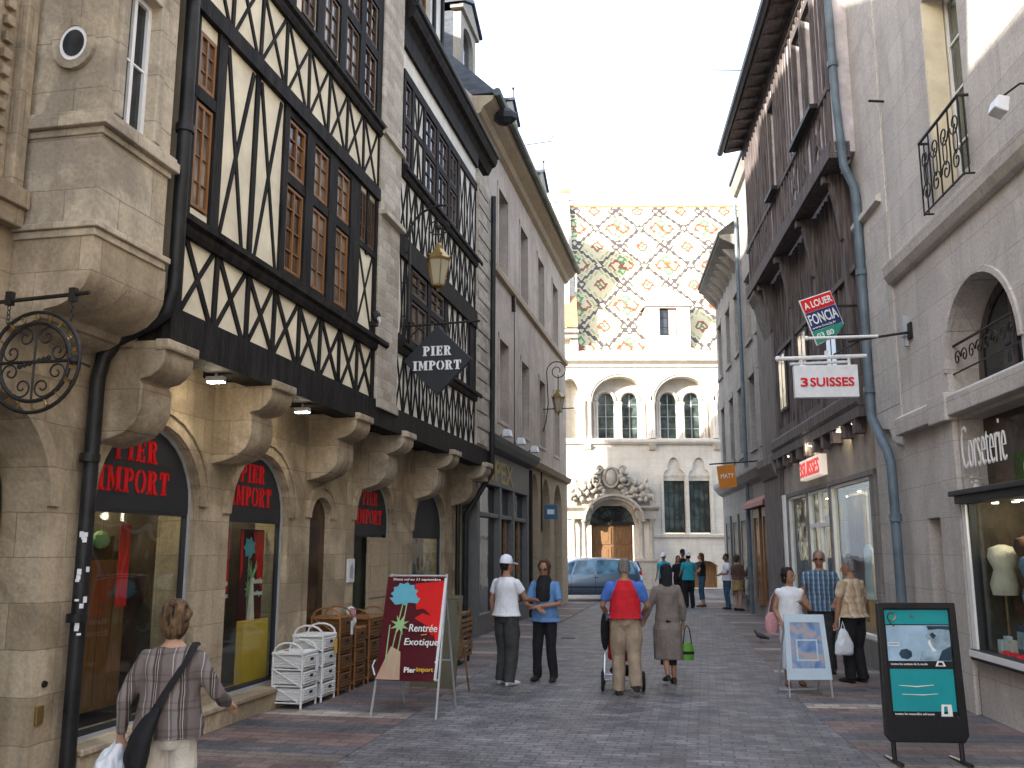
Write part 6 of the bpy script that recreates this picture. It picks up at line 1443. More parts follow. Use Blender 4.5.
def tt(txt, u, z, w, h, n=.031, b=.0, sh=.12): mb.text(txt, (u, n, z), (1, 0, 0), (0, 0, 1), (0, 1, 0), w, h, b, sh)
tt('Dont vol au 11 septembre', -.27, 1.525, .58, .035); tt('Rentrée', -.02, .945, .34, .085, b=.004); tt('Exotique', -.06, .77, .41, .10, b=.004); tt('Pier', -.03, .49, .14, .06, b=.02, sh=0); mb.build('lettering', 'white_letter', t_)
mb = TX(); tt('import', .115, .49, .2, .06, b=.02, sh=0); mb.plate([(.13, .905), (.2, .915), (.2, .925), (.13, .915)], .031, .033); mb.build('yellow_lettering', 'poster_yellow', t_)
mb = TX(); mb.plate([(.355, 1.57), (.385, 1.57), (.355, .42), (.325, .42)], .020, .026); mb.tube([(-.385, .4, 0)][:0] + [(.33, .04, .62), (.36, .05, .55), (.34, .05, .45)], .008, 5); mb.tube([(-.39, .04, .62), (-.41, .05, .55), (-.37, .05, .45)], .008, 5); mb.build('film_edge', 'plastic_white', t_)
# plain board behind
fr = Frame(None, 0, (-1.04, 12.5, 0), R(180 - 20)); lean = Tilt(.2)
t_ = thing('pavement_board', 'plain olive grey board standing behind the maroon poster', 'sign', fr)
mb = TX(); mb.slab(rect(-.32, .32, .1, 1.28), [rect(-.28, .28, .15, 1.23)], -.02, .02); mb.build('frame', 'olive_board', t_)
mb = TX(); mb.box(-.285, .285, -.01, .01, .14, 1.24); mb.build('board', 'olive_board', t_)
mb = MB(fr); [mb.tube([(s_ * .3, -.12, 1.2), (s_ * .3, -.55, 0)], .014, 5) for s_ in (-1, 1)]; mb.tube([(-.3, -.005, .1), (-.3, 0, 0)], .016, 5); mb.tube([(.3, -.005, .1), (.3, 0, 0)], .016, 5); mb.build('leg', 'crate_wood', t_)
# white paper notice on the pillar behind
fr = Frame(FL, 14.45); mb = MB(fr); mb.box(14.28, 14.52, .0, .03, 1.38, 1.72); t_ = tag(mb.build('paper_notice', 'plastic_white'), 'white paper notice with grey drawing on the stone pillar', 'notice')
mb = MB(fr); mb.plate([(14.33, 1.45), (14.44, 1.42), (14.49, 1.55), (14.42, 1.66), (14.34, 1.6)], .031, .033); mb.build('drawing', 'grey_paint', t_)
# white and blue board on the right
fr = Frame(None, 0, (3.80, 12.32, 0), R(180 + 2)); lean = Tilt(.11)
t_ = thing('pavement_board', 'white edged A board with a pale blue poster near the woman in white', 'sign', fr)
mb = TX(); mb.slab([(-.29, .22), (.29, .22), (.25, 1.03), (-.27, 1.03)], [[(-.215, .36), (.215, .36), (.19, .93), (-.205, .93)]], -.012, .015); mb.build('frame', 'pale_blue_frame', t_)
mb = TX(); mb.plate([(-.23, .34), (.23, .34), (.20, .95), (-.22, .95)], -.01, .002); mb.build('poster', 'blurred_print', t_)
mb = TX(); mb.slab(rect(-.14, .14, .45, .72), [rect(-.12, .12, .47, .70)], .0055, .007); mb.build('print_outline', 'pale_blue_frame', t_)
mb = TX(); [mb.tube([(s_ * .27, 0, .24), (s_ * .275, 0, 0)], .012, 6) for s_ in (-1, 1)]; mb.build('front_leg', 'aluminium', t_)
mb = MB(fr); [mb.tube([(s_ * .25, -.12, 1.0), (s_ * .27, -.52, 0)], .012, 6) for s_ in (-1, 1)]; mb.tube([(-.27, -.52, .03), (.27, -.52, .03)], .01, 5); mb.build('rear_leg', 'aluminium', t_)
# black and teal board, close on the right
fr = Frame(None, 0, (3.66, 8.62, 0), R(180 - 4)); lean = Tilt(.05)
t_ = thing('pavement_board', 'tall black framed board with a teal poster close on the right', 'sign', fr)
mb = TX(); mb.slab([(-.36, .24), (-.32, .18), (.32, .18), (.36, .24), (.345, 1.38), (-.345, 1.38)], [rect(-.285, .285, .40, 1.32)], -.035, .035); mb.build('frame', 'board_black', t_, bevel=.012)
mb = TX(); mb.box(-.29, .29, -.02, .005, .38, 1.33); mb.build('panel', 'board_black', t_)
mb = TX(); mb.box(-.28, .28, .006, .010, 1.19, 1.315); mb.plate([(-.27, .44), (.28, .44), (.28, .80), (-.27, .80)], .006, .010); mb.build('teal_panel', 'teal', t_)
mb = TX(); mb.box(-.275, .28, .006, .009, .87, 1.18); mb.build('sky_photo', 'photo_sky', t_)
mb = TX(); mb.plate([(.28, .875), (.28, 1.175), (.08, 1.175), (.09, 1.12), (.06, 1.08), (.10, 1.05), (.09, 1.0), (.02, .95), (.0, .875)], .010, .012); mb.build('face_photo', 'photo_face', t_)
mb = TX(); mb.plate([(.28, .875), (.28, 1.0), (.20, .96), (.16, .875)], .0125, .0135); mb.plate([(.08, 1.175), (.28, 1.175), (.28, 1.14), (.19, 1.15), (.1, 1.14)], .0125, .0135); flower(mb, -.12, .93, .06, 14, .9, .010, .012, .8); mb.plate([(.10, 1.10), (.13, 1.12), (.16, 1.09), (.13, 1.06)], .0125, .0135); mb.build('dark_photo', 'photo_dark', t_)
mb = TX(); mb.plate([(.08, 1.03), (.10, 1.06), (.115, 1.0), (.15, .96), (.12, .95)], .0125, .0138); mb.slab(rect(-.27, -.17, 1.0, 1.03), [rect(-.265, -.175, 1.006, 1.024)], .010, .012); mb.tube([(-.2, .012, .66), (-.05, .012, .65), (.1, .012, .665)], [.002, .005, .002], 5); mb.tube([(-.18, .012, .585), (0, .012, .58), (.13, .012, .59)], [.002, .004, .002], 5)
mb.slab([(.14, .40), (.24, .40), (.235, .50), (.15, .50)], [[(.165, .42), (.20, .42), (.20, .485), (.17, .485)]], .012, .014); mb.plate([(.13, .385), (.25, .385), (.24, .398), (.14, .398)], .012, .014); mb.slab([(.13, .825), (.22, .825), (.20, .87), (.15, .87)], [[(.15, .832), (.2, .832), (.19, .858), (.16, .858)]], .012, .014)
tt('toutes les actions de la mode', -.26, .835, .32, .018, .010, sh=0); tt('toutes les nouvelles adresses', -.26, .41, .34, .018, .010, sh=0)
mb.build('white_print', 'white_letter', t_)
mb = TX(); mb.tube([(-.22 + .035 * math.cos(a), .012, 1.255 + .035 * math.sin(a)) for a in [2 * math.pi * i / 14 for i in range(15)]], .006, 5); mb.tube([(-.25, .012, 1.22), (-.2, .012, 1.17)], .005, 4); mb.tube([(-.05, .012, 1.27), (-.03, .012, 1.25)], .008, 5); mb.build('ring_print', 'brass', t_)  # brass-coloured ring and strokes on the teal panel
mb = TX(); [mb.tube([(s_ * .29, 0, .2), (s_ * .29, 0, .05), (s_ * .29, 0, .02)], .022, 8) for s_ in (-1, 1)]
[mb.tube([(s_ * .29, .20, .02), (s_ * .29, -.28, .02)], .018, 6) for s_ in (-1, 1)]; mb.build('foot', 'board_black', t_)

# ------------------------------------------------------------------ car across the end of the street
fr = Frame(None, 0, (2.85, 35.9, 0), R(180)); t_ = thing('parked_car', 'silver blue compact family car seen side on in front of the carved portal', 'car', fr)
# local: +u is the car's front; the frame is turned so the front points left in the view
L_ = 2.0
stn = [(-2.02, .42, .80, .84, .60, .50), (-1.98, .30, .88, 1.10, .76, .60), (-1.80, .24, .93, 1.42, .83, .64), (-1.3, .22, .95, 1.53, .85, .66), (-.4, .22, .95, 1.58, .86, .68), (.4, .22, .94, 1.55, .86, .67), (.8, .22, .93, 1.40, .86, .68), (1.25, .22, .92, 1.06, .85, .74), (1.45, .22, .88, .92, .84, .78), (1.85, .26, .74, .78, .80, .74), (2.04, .36, .62, .64, .68, .6)]
def ring(s_):
    x, zb, zw, zr, wb, wr = s_
    return [(x, -wb * .9, zb), (x, -wb, zb + .15), (x, -wb * 1.02, (zb + zw) / 2), (x, -wb, zw), (x, -wr, zr - .06 if zr - zw > .1 else zr - .01), (x, -wr * .8, zr), (x, wr * .8, zr), (x, wr, zr - .06 if zr - zw > .1 else zr - .01), (x, wb, zw), (x, wb * 1.02, (zb + zw) / 2), (x, wb, zb + .15), (x, wb * .9, zb)]
mb = MB(fr); vs = [mb.P(*p) for s_ in stn for p in ring(s_)]; k = 12
mb.add(vs, [(i * k + j, i * k + (j + 1) % k, (i + 1) * k + (j + 1) % k, (i + 1) * k + j) for i in range(len(stn) - 1) for j in range(k)] + [tuple(range(k)), tuple(range((len(stn) - 1) * k, len(stn) * k))])
body = mb.build('body', 'car_paint', t_, smooth=True)
def side(x, f, zb_, s_, e=.012):    # point on the glasshouse side at fraction f between belt and roof
    for a, b_ in zip(stn, stn[1:]):
        if a[0] <= x <= b_[0]:
            q = (x - a[0]) / (b_[0] - a[0]); v = [a[i] + (b_[i] - a[i]) * q for i in range(6)]; z = v[2] + (v[3] - .06 - v[2]) * f; w = v[4] + (v[5] - v[4]) * f
            return (x, s_ * (w + e), z)
for s_ in (-1, 1):
    for x0, x1, t0, t1 in ((-1.72, -1.30, -1.62, -1.32), (-1.22, -.28, -1.24, -.3), (-.20, .62, -.22, .42), (.68, 1.1, .5, .74)):
        mb = MB(fr); q = [side(x0, .06, 0, s_), side(x1, .06, 0, s_), side(t1, .93, 0, s_), side(t0, .93, 0, s_)]; q2 = [(a, b_ - s_ * .02, c) for a, b_, c in q]
        mb.add([mb.P(*p) for p in q + q2], [(0, 1, 2, 3), (7, 6, 5, 4), (0, 4, 5, 1), (1, 5, 6, 2), (2, 6, 7, 3), (3, 7, 4, 0)]); mb.build('side_window', 'car_glass', body)
for q in ([(1.26, -.66, 1.08), (1.26, .66, 1.08), (.80, .60, 1.42), (.80, -.60, 1.42)], [(-1.99, -.55, 1.09), (-1.99, .55, 1.09), (-1.84, .55, 1.42), (-1.84, -.55, 1.42)]):
    mb = MB(fr); sg = .02 if q[0][0] > 0 else -.02; q2 = [(a + sg, b_, c + .01) for a, b_, c in q]; mb.add([mb.P(*p) for p in q + q2], [(0, 1, 2, 3), (7, 6, 5, 4), (0, 4, 5, 1), (1, 5, 6, 2), (2, 6, 7, 3), (3, 7, 4, 0)]); mb.build('windscreen', 'car_glass', body)
for x in (-1.28, 1.28):
    for s_ in (-1, 1):
        mb = MB(fr); mb.lathe((x, s_ * .80, .31), [(.31, -.1), (.315, .07)], 20, 'n'); w = mb.build('wheel', 'rubber', t_); mb = MB(fr); mb.lathe((x, s_ * .86, .31), [(.2, -.02), (.19, .03)], 14, 'n'); mb.build('rim', 'aluminium', w)
        mb = MB(fr); mb.lathe((x, s_ * .80, .33), [(.39, -.05), (.39, .055)], 20, 'n'); mb.build('wheel_arch', 'rubber', body)
mb = MB(fr)
for s_ in (-1, 1): mb.tube([(-1.7, s_ * .87, .52), (1.6, s_ * .87, .50)], .025, 6)
mb.build('side_trim', 'sign_black', body)
mb = MB(fr)
for s_ in (-1, 1):
    for x in (-1.27, -.24, .66): mb.box(x, x + .012, s_ * .868 - .01, s_ * .868 + .01, .34, .94)
mb.build('door_gap', 'rubber', body)
mb = MB(fr); mb.box(-2.03, -2.0, -.26, .26, .5, .61); mb.build('number_plate', 'plastic_white', t_)
for s_ in (-1, 1):
    mb = MB(fr); mb.ball((1.0, s_ * .95, 1.0), (.07, .10, .07), 8, 6); mb.build('mirror', 'sign_black', t_)
    mb = MB(fr); mb.ball((1.93, s_ * .55, .62), (.1, .16, .07), 8, 6); mb.build('headlight', 'plastic_white', t_)
    mb = MB(fr); mb.ball((-1.93, s_ * .68, .92), (.06, .07, .2), 8, 6); mb.build('tail_light', 'poster_red', t_)
    mb = MB(fr); mb.box(-.34, -.2, s_ * .865 - .02, s_ * .865 + .02, .84, .865); mb.build('door_handle', 'sign_black', body)

# ------------------------------------------------------------------ people
def fuse(mb, name, mats, parent, voxel, sm=6, matfn=None, folds=0, fs=7.0, seed=0, zs=.6):
    """merge overlapping shapes into one continuous skin"""
    me = bpy.data.meshes.new('f'); me.from_pydata([tuple(v) for v in mb.v], [], mb.f)
    bm = bmesh.new(); bm.from_mesh(me); bmesh.ops.recalc_face_normals(bm, faces=bm.faces); bm.to_mesh(me); bm.free()
    o = bpy.data.objects.new('f', me)
    r = o.modifiers.new('r', 'REMESH'); r.mode = 'VOXEL'; r.voxel_size = voxel; r.use_smooth_shade = True
    s = o.modifiers.new('s', 'SMOOTH'); s.factor = .5; s.iterations = sm
    me2 = bpy.data.meshes.new_from_object(evaluated(o)); bpy.data.objects.remove(o); bpy.data.meshes.remove(me)
    if folds:
        cs = [(v.co.copy(), v.normal.copy()) for v in me2.vertices]; out_ = []
        for c, nn_ in cs:
            q = Vector((c.x * fs + seed, c.y * fs, c.z * fs * zs)); d = noise.noise(q) + .5 * noise.noise(q * 2.3); out_ += list(c + nn_ * d * folds)
        me2.vertices.foreach_set('co', out_)
    me2.name = name; me2.materials.clear()
    mats = mats if isinstance(mats, (list, tuple)) else [mats]
    for q in mats: me2.materials.append(M[q])
    if matfn:
        for p in me2.polygons: p.material_index = matfn(p.center)
    else: me2.polygons.foreach_set('material_index', [0] * len(me2.polygons))
    me2.polygons.foreach_set('use_smooth', [True] * len(me2.polygons))
    ob = bpy.data.objects.new(name, me2); COL.objects.link(ob); ob.parent = parent; return ob
def lerp(a, b, t): return tuple(a[i] + (b[i] - a[i]) * t for i in range(len(a)))
def hand(mb, w, d, side, k, grip=0.5, up=(0, 0, 1)):
    """palm and five bent fingers; w wrist point, d pointing direction, side +1 thumb towards +x"""
    w = Vector(w); d = Vector(d).normalized(); x = Vector(up).cross(d)
    x = x.normalized() if x.length > .1 else Vector((1, 0, 0)); y = d.cross(x).normalized()
    c = w + d * .045 * k
    mb.tube([tuple(w - d * .01), tuple(w + d * .03 * k), tuple(w + d * .075 * k), tuple(w + d * .09 * k)], [(.024 * k, .018 * k), (.034 * k, .016 * k), (.04 * k, .015 * k), (.034 * k, .012 * k)], 8)
    for i, ln in enumerate((.062, .07, .066, .052)):
        o = w + d * .085 * k + (x if abs((x).dot(Vector((0, 0, 1)))) < 2 else y) * (i - 1.5) * .019 * k
        a = grip * .5; p1 = o + (d * math.cos(a) - y * math.sin(a)) * ln * .5 * k; p2 = p1 + (d * math.cos(a * 2.6) - y * math.sin(a * 2.6)) * ln * .5 * k
        mb.tube([tuple(o - d * .015), tuple(o), tuple(p1), tuple(p2)], [.0095 * k, .0095 * k, .0088 * k, .0075 * k], 6)
    t0 = w + d * .03 * k + x * side * .03 * k
    mb.tube([tuple(w + d * .02 * k), tuple(t0), tuple(t0 + (d * .7 + x * side * .5 - y * .3) * .035 * k), tuple(t0 + (d * .95 + x * side * .2 - y * .5) * .06 * k)], [.014 * k, .012 * k, .010 * k, .008 * k], 6)
TOR = [(.90, .160, .118), (.97, .165, .120), (1.05, .148, .108), (1.14, .142, .105), (1.25, .160, .118), (1.34, .176, .116), (1.40, .168, .098), (1.435, .128, .085), (1.465, .088, .072), (1.49, .06, .06)]
def person(label, loc, yaw, h=1.75, arms=None, feet=None, head=(0, 0), build=1.0, skin='skin', top=None, bottom=None, shoes='shoe_dark', hair=None, cap=None, glasses=False, vox=.010, lean=0, group=None, female=False, face=True):
    fr = Frame(None, 0, (loc[0], loc[1], 0), yaw); k = h / 1.75
    t_ = thing('person', label, 'person', fr, group)
    def S(p): return (p[0] * k, (p[1] + lean * max(0, p[2] - .9)) * k, p[2] * k)
    bw = build; sw = .17 if female else .19
    feet = feet or ((-.10, .02, 0), (.10, -.02, 0))
    sw -= .012; sh = [(-sw * bw, 0, 1.385), (sw * bw, 0, 1.385)]
    arms = arms or [((-.25, -.03, 1.13), (-.27, .06, .88)), ((.25, -.03, 1.13), (.27, .06, .88))]
    arms = [tuple(a) for a in arms]
    hips = [(-.088, 0, .90), (.088, 0, .90)]
    knees = [(hips[i][0] * .6 + feet[i][0] * .4, (hips[i][1] + feet[i][1]) / 2 + .035, .49 + feet[i][2] * .5) for i in range(2)]
    ank = [(feet[i][0], feet[i][1] - .03, .085 + feet[i][2]) for i in range(2)]
    mb = MB(fr)
    mb.tube([S((0, 0, z)) for z, a, b in TOR], [(a * .94 * k * (bw * .9 + .1), b * .92 * k * bw) for z, a, b in TOR], 16)
    hy, hp = head; cy, sy = math.cos(hy), math.sin(hy)
    def Hd(x, y, z):  # head turned by hy and pitched by hp about the neck top
        y2 = y * math.cos(hp) - (z) * math.sin(hp); z2 = y * math.sin(hp) + z * math.cos(hp); return S(((x * cy - y2 * sy) * 1.12, .015 + (x * sy + y2 * cy) * 1.1, 1.545 + z2 * 1.13))
    mb.tube([S((0, -.01, 1.43)), S((0, 0, 1.50)), Hd(0, -.005, .03)], [.062 * k * bw ** .5, .054 * k, .054 * k], 10)
    mb.tube([Hd(0, .022, -.035), Hd(0, .018, .0), Hd(0, .008, .05), Hd(0, 0, .10), Hd(0, -.006, .14), Hd(0, -.01, .168)], [(.032 * k, .034 * k), (.052 * k, .062 * k), (.068 * k, .083 * k), (.074 * k, .092 * k), (.066 * k, .082 * k), (.035 * k, .045 * k)], 14)
    if face:
        mb.tube([Hd(0, .085, .085), Hd(0, .112, .045), Hd(0, .085, .035)], [.008 * k, .013 * k, .012 * k], 6)
        for s_ in (-1, 1): mb.tube([Hd(s_ * .074, -.005, .075), Hd(s_ * .084, -.018, .06), Hd(s_ * .074, -.005, .03)], .010 * k, 6)
        mb.tube([Hd(-.022, .083, .008), Hd(0, .092, .010), Hd(.022, .083, .008)], .007 * k, 6)
    for i in range(2):
        el, wr = arms[i]
        mb.tube([S(sh[i]), S(lerp(sh[i], el, .5)), S(el), S(lerp(el, wr, .4)), S(wr)], [.045 * k * bw, .045 * k * bw, .038 * k, .038 * k, .026 * k], 10); mb.ball(S(sh[i]), .046 * k * bw, 10, 6)
        d = Vector(wr) - Vector(el); hand(mb, S(wr), d, 1 if i == 0 else -1, k, .8, up=(0, 0, 1) if abs(d.normalized().z) < .8 else (1, 0, 0) if i == 0 else (-1, 0, 0))
        mb.tube([S(hips[i]), S(lerp(hips[i], knees[i], .5)), S(knees[i]), S(lerp(knees[i], ank[i], .35)), S(ank[i])], [.085 * k * bw, .072 * k * bw, .052 * k, .054 * k, .036 * k], 12)
        mb.tube([S(ank[i]), S((feet[i][0] * 1.03, feet[i][1] + .03, .045 + feet[i][2])), S((feet[i][0] * 1.08, feet[i][1] + .12, .03 + feet[i][2] * .6))], [.034 * k, .032 * k, .024 * k], 8)
    fuse(mb, 'body', skin, t_, vox, 4)
    body_seed = loc[0] * 3
    if glasses:
        mb = MB(fr)
        for s_ in (-1, 1): mb.ball(Hd(s_ * .033, .094, .078), (.026 * k, .012 * k, .018 * k), 8, 6); mb.tube([Hd(s_ * .055, .088, .082), Hd(s_ * .077, .0, .078)], .003 * k, 4)
        mb.tube([Hd(-.02, .1, .082), Hd(.02, .1, .082)], .003, 4); mb.build('sunglasses', 'board_black', t_)
    elif face:
        for s_ in (-1, 1): mb = MB(fr); mb.ball(Hd(s_ * .030, .083, .078), (.011 * k, .008 * k, .007 * k), 8, 5); mb.build('eye', 'fabric_black', t_)
    if hair:
        st, hm = hair; mb = MB(fr)
        if st == 'short': mb.tube([Hd(0, -.045, .01), Hd(0, -.035, .05), Hd(0, -.022, .10), Hd(0, -.012, .15), Hd(0, -.012, .182)], [(.050 * k, .035 * k), (.075 * k, .062 * k), (.083 * k, .085 * k), (.077 * k, .088 * k), (.035 * k, .04 * k)], 14)
        elif st == 'full':
            mb.tube([Hd(0, -.05, -.03), Hd(0, -.048, -.01), Hd(0, -.04, .03), Hd(0, -.025, .08), Hd(0, -.018, .12), Hd(0, -.014, .155), Hd(0, -.012, .18), Hd(0, -.012, .195)], [(.048 * k, .03 * k), (.068 * k, .055 * k), (.086 * k, .078 * k), (.098 * k, .094 * k), (.096 * k, .095 * k), (.082 * k, .085 * k), (.056 * k, .06 * k), (.02 * k, .02 * k)], 24)
            for i in range(16): a = i * 2.4; mb.ball(Hd(.08 * math.cos(a) * (.5 + .5 * (i % 3) / 2), -.04 + .05 * math.sin(a), .04 + .009 * i), .028 * k, 6, 5)
        elif st == 'long': mb.tube([Hd(0, -.07, -.20), Hd(0, -.06, -.10), Hd(0, -.05, .02), Hd(0, -.025, .09), Hd(0, -.012, .15), Hd(0, -.012, .19)], [(.07 * k, .03 * k), (.095 * k, .045 * k), (.092 * k, .06 * k), (.09 * k, .09 * k), (.082 * k, .092 * k), (.04 * k, .045 * k)], 14)
        elif st == 'scarf': mb.tube([Hd(0, -.02, -.12), Hd(0, -.02, -.04), Hd(0, -.02, .04), Hd(0, -.012, .10), Hd(0, -.012, .16), Hd(0, -.012, .195)], [(.10 * k, .08 * k), (.085 * k, .08 * k), (.092 * k, .09 * k), (.092 * k, .097 * k), (.08 * k, .09 * k), (.035 * k, .04 * k)], 14)
        fuse(mb, 'hair', hm, t_, vox, 2, folds=.009, fs=48, seed=body_seed, zs=.22)
    if cap:
        mb = MB(fr); mb.tube([Hd(0, -.015, .095), Hd(0, -.012, .14), Hd(0, -.01, .185), Hd(0, -.01, .21)], [(.086 * k, .105 * k), (.086 * k, .104 * k), (.066 * k, .08 * k), (.02 * k, .025 * k)], 16); 
        b = [Hd(.07 * math.cos(a), .07 + .095 * math.sin(a), .098 - .02 * math.sin(a)) for a in [math.pi * i / 8 for i in range(9)]]
        q = len(b); mb.add([mb.P(*p) for p in b] + [mb.P(p[0], p[1], p[2] + .012) for p in b], [tuple(range(q)), tuple(range(2 * q - 1, q - 1, -1))] + [(i, q + i, q + (i + 1) % q, (i + 1) % q) for i in range(q)])
        mb.build('cap', cap, t_, smooth=True)
    # clothes
    if bottom:
        bm_, kind, loose = bottom; mb = MB(fr)
        if kind in ('trousers', 'capri'):
            e = 1.0 if kind == 'trousers' else .62
            for i in range(2):
                an = lerp(knees[i], ank[i], e); an = (an[0], an[1], an[2] - (.035 if e == 1 else 0))
                mb.tube([S((hips[i][0], 0, .94)), S(lerp(hips[i], knees[i], .5)), S(knees[i]), S(lerp(knees[i], an, .6)), S(an)], [(.098 * k * bw, .108 * k * bw), (.086 * k * loose * bw, .090 * k * loose * bw), (.066 * k * loose, .068 * k * loose), (.064 * k * loose, .068 * k * loose), (.060 * k * loose, .068 * k * loose)], 14)
            mb.tube([S((0, 0, .84)), S((0, -.005, .90)), S((0, 0, .97)), S((0, 0, 1.03))], [(.13 * k * bw, .10 * k * bw), (.172 * k * bw, .128 * k * bw), (.170 * k * bw, .124 * k * bw), (.158 * k * bw, .115 * k * bw)], 18)
        else:   # skirt: kind is the hem height
            hem = float(kind); mb.tube([S((0, .0, 1.02)), S((0, 0, .92)), S((0, 0, (.92 + hem) / 2)), S((0, 0, hem))], [(.155 * k, .115 * k), (.18 * k, .14 * k), (.19 * k * loose, .16 * k * loose), (.19 * k * loose, .17 * k * loose)], 18)
        fuse(mb, 'skirt' if kind not in ('trousers', 'capri') else 'trousers', bm_, t_, vox, 3, folds=.013, fs=8, seed=body_seed)
    if top:
        tm, sl, zl, loose, mf = (list(top) + [None])[:5]
        mb = MB(fr); rows = [(z, a * (bw * .9 + .1), b * bw) for z, a, b in TOR if z >= zl and z < 1.47]
        rows = ([(zl, .168 * loose * (1 if zl > .8 else 1.08) * bw, .128 * loose * (1 if zl > .8 else 1.2) * bw)] + ([(.80, .19 * bw, .15 * bw)] if zl < .75 else [])) + rows
        mb.tube([S((0, 0, z)) for z, a, b in rows], [((a * 1.07 + .008) * k * (loose if z < 1.2 else 1), (b * 1.09 + .008) * k * (loose if z < 1.2 else 1)) for z, a, b in rows], 20)
        for i in range(2):
            el, wr = arms[i]; mb.ball(S(sh[i]), .061 * k * bw, 12, 8)
            if sl <= 0: continue
            pts = [S(sh[i]), S(lerp(sh[i], el, .5))]; rr = [.061 * k * bw, .060 * k * bw]
            if sl >= .5: pts += [S(lerp(sh[i], el, min(1, sl / 1.0)))]; rr += [.052 * k]
            if sl > 1: pts += [S(lerp(el, wr, .5)), S(lerp(el, wr, sl - 1))]; rr += [.046 * k, .038 * k]
            mb.tube(pts, rr, 12)
        fuse(mb, 'coat' if zl < .6 else 'top', tm, t_, vox, 3, matfn=mf, folds=.011, fs=9, seed=body_seed + 5)
    for i in range(2):
        f = feet[i]; mb = MB(fr); a = f[0] * .15 / .1 * .1; z = f[2]
        P_ = [((f[0] - .0, f[1] - .085, .052 + z), (.030, .045)), ((f[0], f[1] - .04, .05 + z), (.038, .048)), ((f[0] * 1.04, f[1] + .05, .042 + z * .8), (.044, .038)), ((f[0] * 1.1, f[1] + .14, .032 + z * .5), (.042, .028)), ((f[0] * 1.12, f[1] + .185, .026 + z * .4), (.024, .018))]
        mb.tube([(p[0][0] * k, p[0][1] * k, p[0][2] * k) for p in P_], [(p[1][1] * k, p[1][0] * k) for p in P_], 12)
        mb.build('shoe', shoes, t_, smooth=True)
    return t_, fr, k
# foreground woman in the plaid jacket
ARMS_FG = [((-.28, -.04, 1.13), (-.30, .04, .90)), ((.29, .02, 1.15), (.33, .23, 1.06))]
pw, frw, kw = person('woman seen from behind in a grey plaid jacket and cream trousers', (-1.97, 5.6), R(8), 1.555, ARMS_FG, ((-.11, -.05, 0), (.10, .16, 0)), skin='skin', hair=('full', 'hair_streaked'), top=('jacket_plaid', 1.92, .90, 1.2), bottom=('cloth_cream', 'trousers', 1.15), vox=.009, female=True, build=1.0)
fr = Frame(None, 0, (-1.97, 5.6, 0), R(8))
t_ = thing('shoulder_bag', 'black shoulder bag worn across the back of the woman in plaid', 'bag', fr)
mb = MB(fr); mb.tube([(.12, .06, 1.30), (.125, .0, 1.315), (.115, -.075, 1.27), (.07, -.125, 1.18), (.0, -.135, 1.06), (-.05, -.142, .95), (-.08, -.15, .88)], [(.008, .022), (.008, .024), (.008, .026), (.008, .026), (.008, .028), (.010, .04), (.012, .06)], 8)
mb.build('strap', 'fabric_black', t_, smooth=True)
mb = MB(fr); mb.tube([(-.03, -.15, .98), (-.07, -.165, .92), (-.11, -.185, .82), (-.13, -.19, .72), (-.13, -.18, .62)], [(.012, .05), (.035, .11), (.055, .16), (.06, .17), (.03, .15)], 14)
b_ = fuse(mb, 'pouch', 'fabric_black', t_, .01, 6, folds=.008, fs=6); mb = MB(fr); mb.box(-.10, -.085, -.235, -.222, .84, .862); mb.build('buckle', 'aluminium', t_)
t_ = thing('carrier_bag', 'crumpled white plastic bag in the left hand of the woman in plaid', 'bag', Frame(None, 0, (-1.97, 5.6, 0), R(8)))
mb = MB(Frame(None, 0, (-1.97, 5.6, 0), R(8))); x0, y0, z0 = -.275, .07, .75
mb.tube([(x0, y0, z0 + .02), (x0 - .03, y0, z0 - .05), (x0 - .05, y0, z0 - .16), (x0 - .04, y0, z0 - .28)], [.02, (.06, .07), (.10, .12), (.08, .10)], 14); fuse(mb, 'bag_body', 'plastic_bag', t_, .008, 3, folds=.022, fs=16)
# couple of men on the left
person('young man in a white cap and white t-shirt with dark olive trousers', (-.08, 13.5), R(-38), 1.76, [((-.25, -.02, 1.13), (-.25, .04, .88)), ((.27, .10, 1.17), (.20, .42, 1.13))], ((-.11, .06, 0), (.12, -.06, 0)), skin='skin_tan', hair=('short', 'hair_dark'), cap='cloth_cap', top=('cloth_white', .6, .93, 1.12), bottom=('cloth_charcoal', 'trousers', 1.35), shoes='shoe_white', head=(-.3, 0), vox=.011)
tb, fb, kb = person('man in sunglasses, blue shirt and black vest with folded arms', (.48, 13.9), R(160), 1.70, [((-.26, .10, 1.12), (.04, .24, 1.08)), ((.26, .10, 1.10), (.0, .26, 1.04))], ((-.13, .02, 0), (.13, .02, 0)), skin='skin_tan', hair=('full', 'hair_brown'), glasses=True, top=('cloth_blue', .85, .86, 1.14), bottom=('cloth_black', 'trousers', 1.1), head=(.05, -.12), vox=.011)
mb = MB(fb); mb.tube([(0, .035, 1.12), (0, .04, 1.2), (0, .035, 1.3), (0, .02, 1.40), (0, .01, 1.46), (0, .01, 1.49)], [(.12, .135), (.125, .14), (.13, .14), (.12, .12), (.09, .09), (.07, .07)], 16); fuse(mb, 'vest', 'cloth_black', tb, .012, 3, folds=.006)
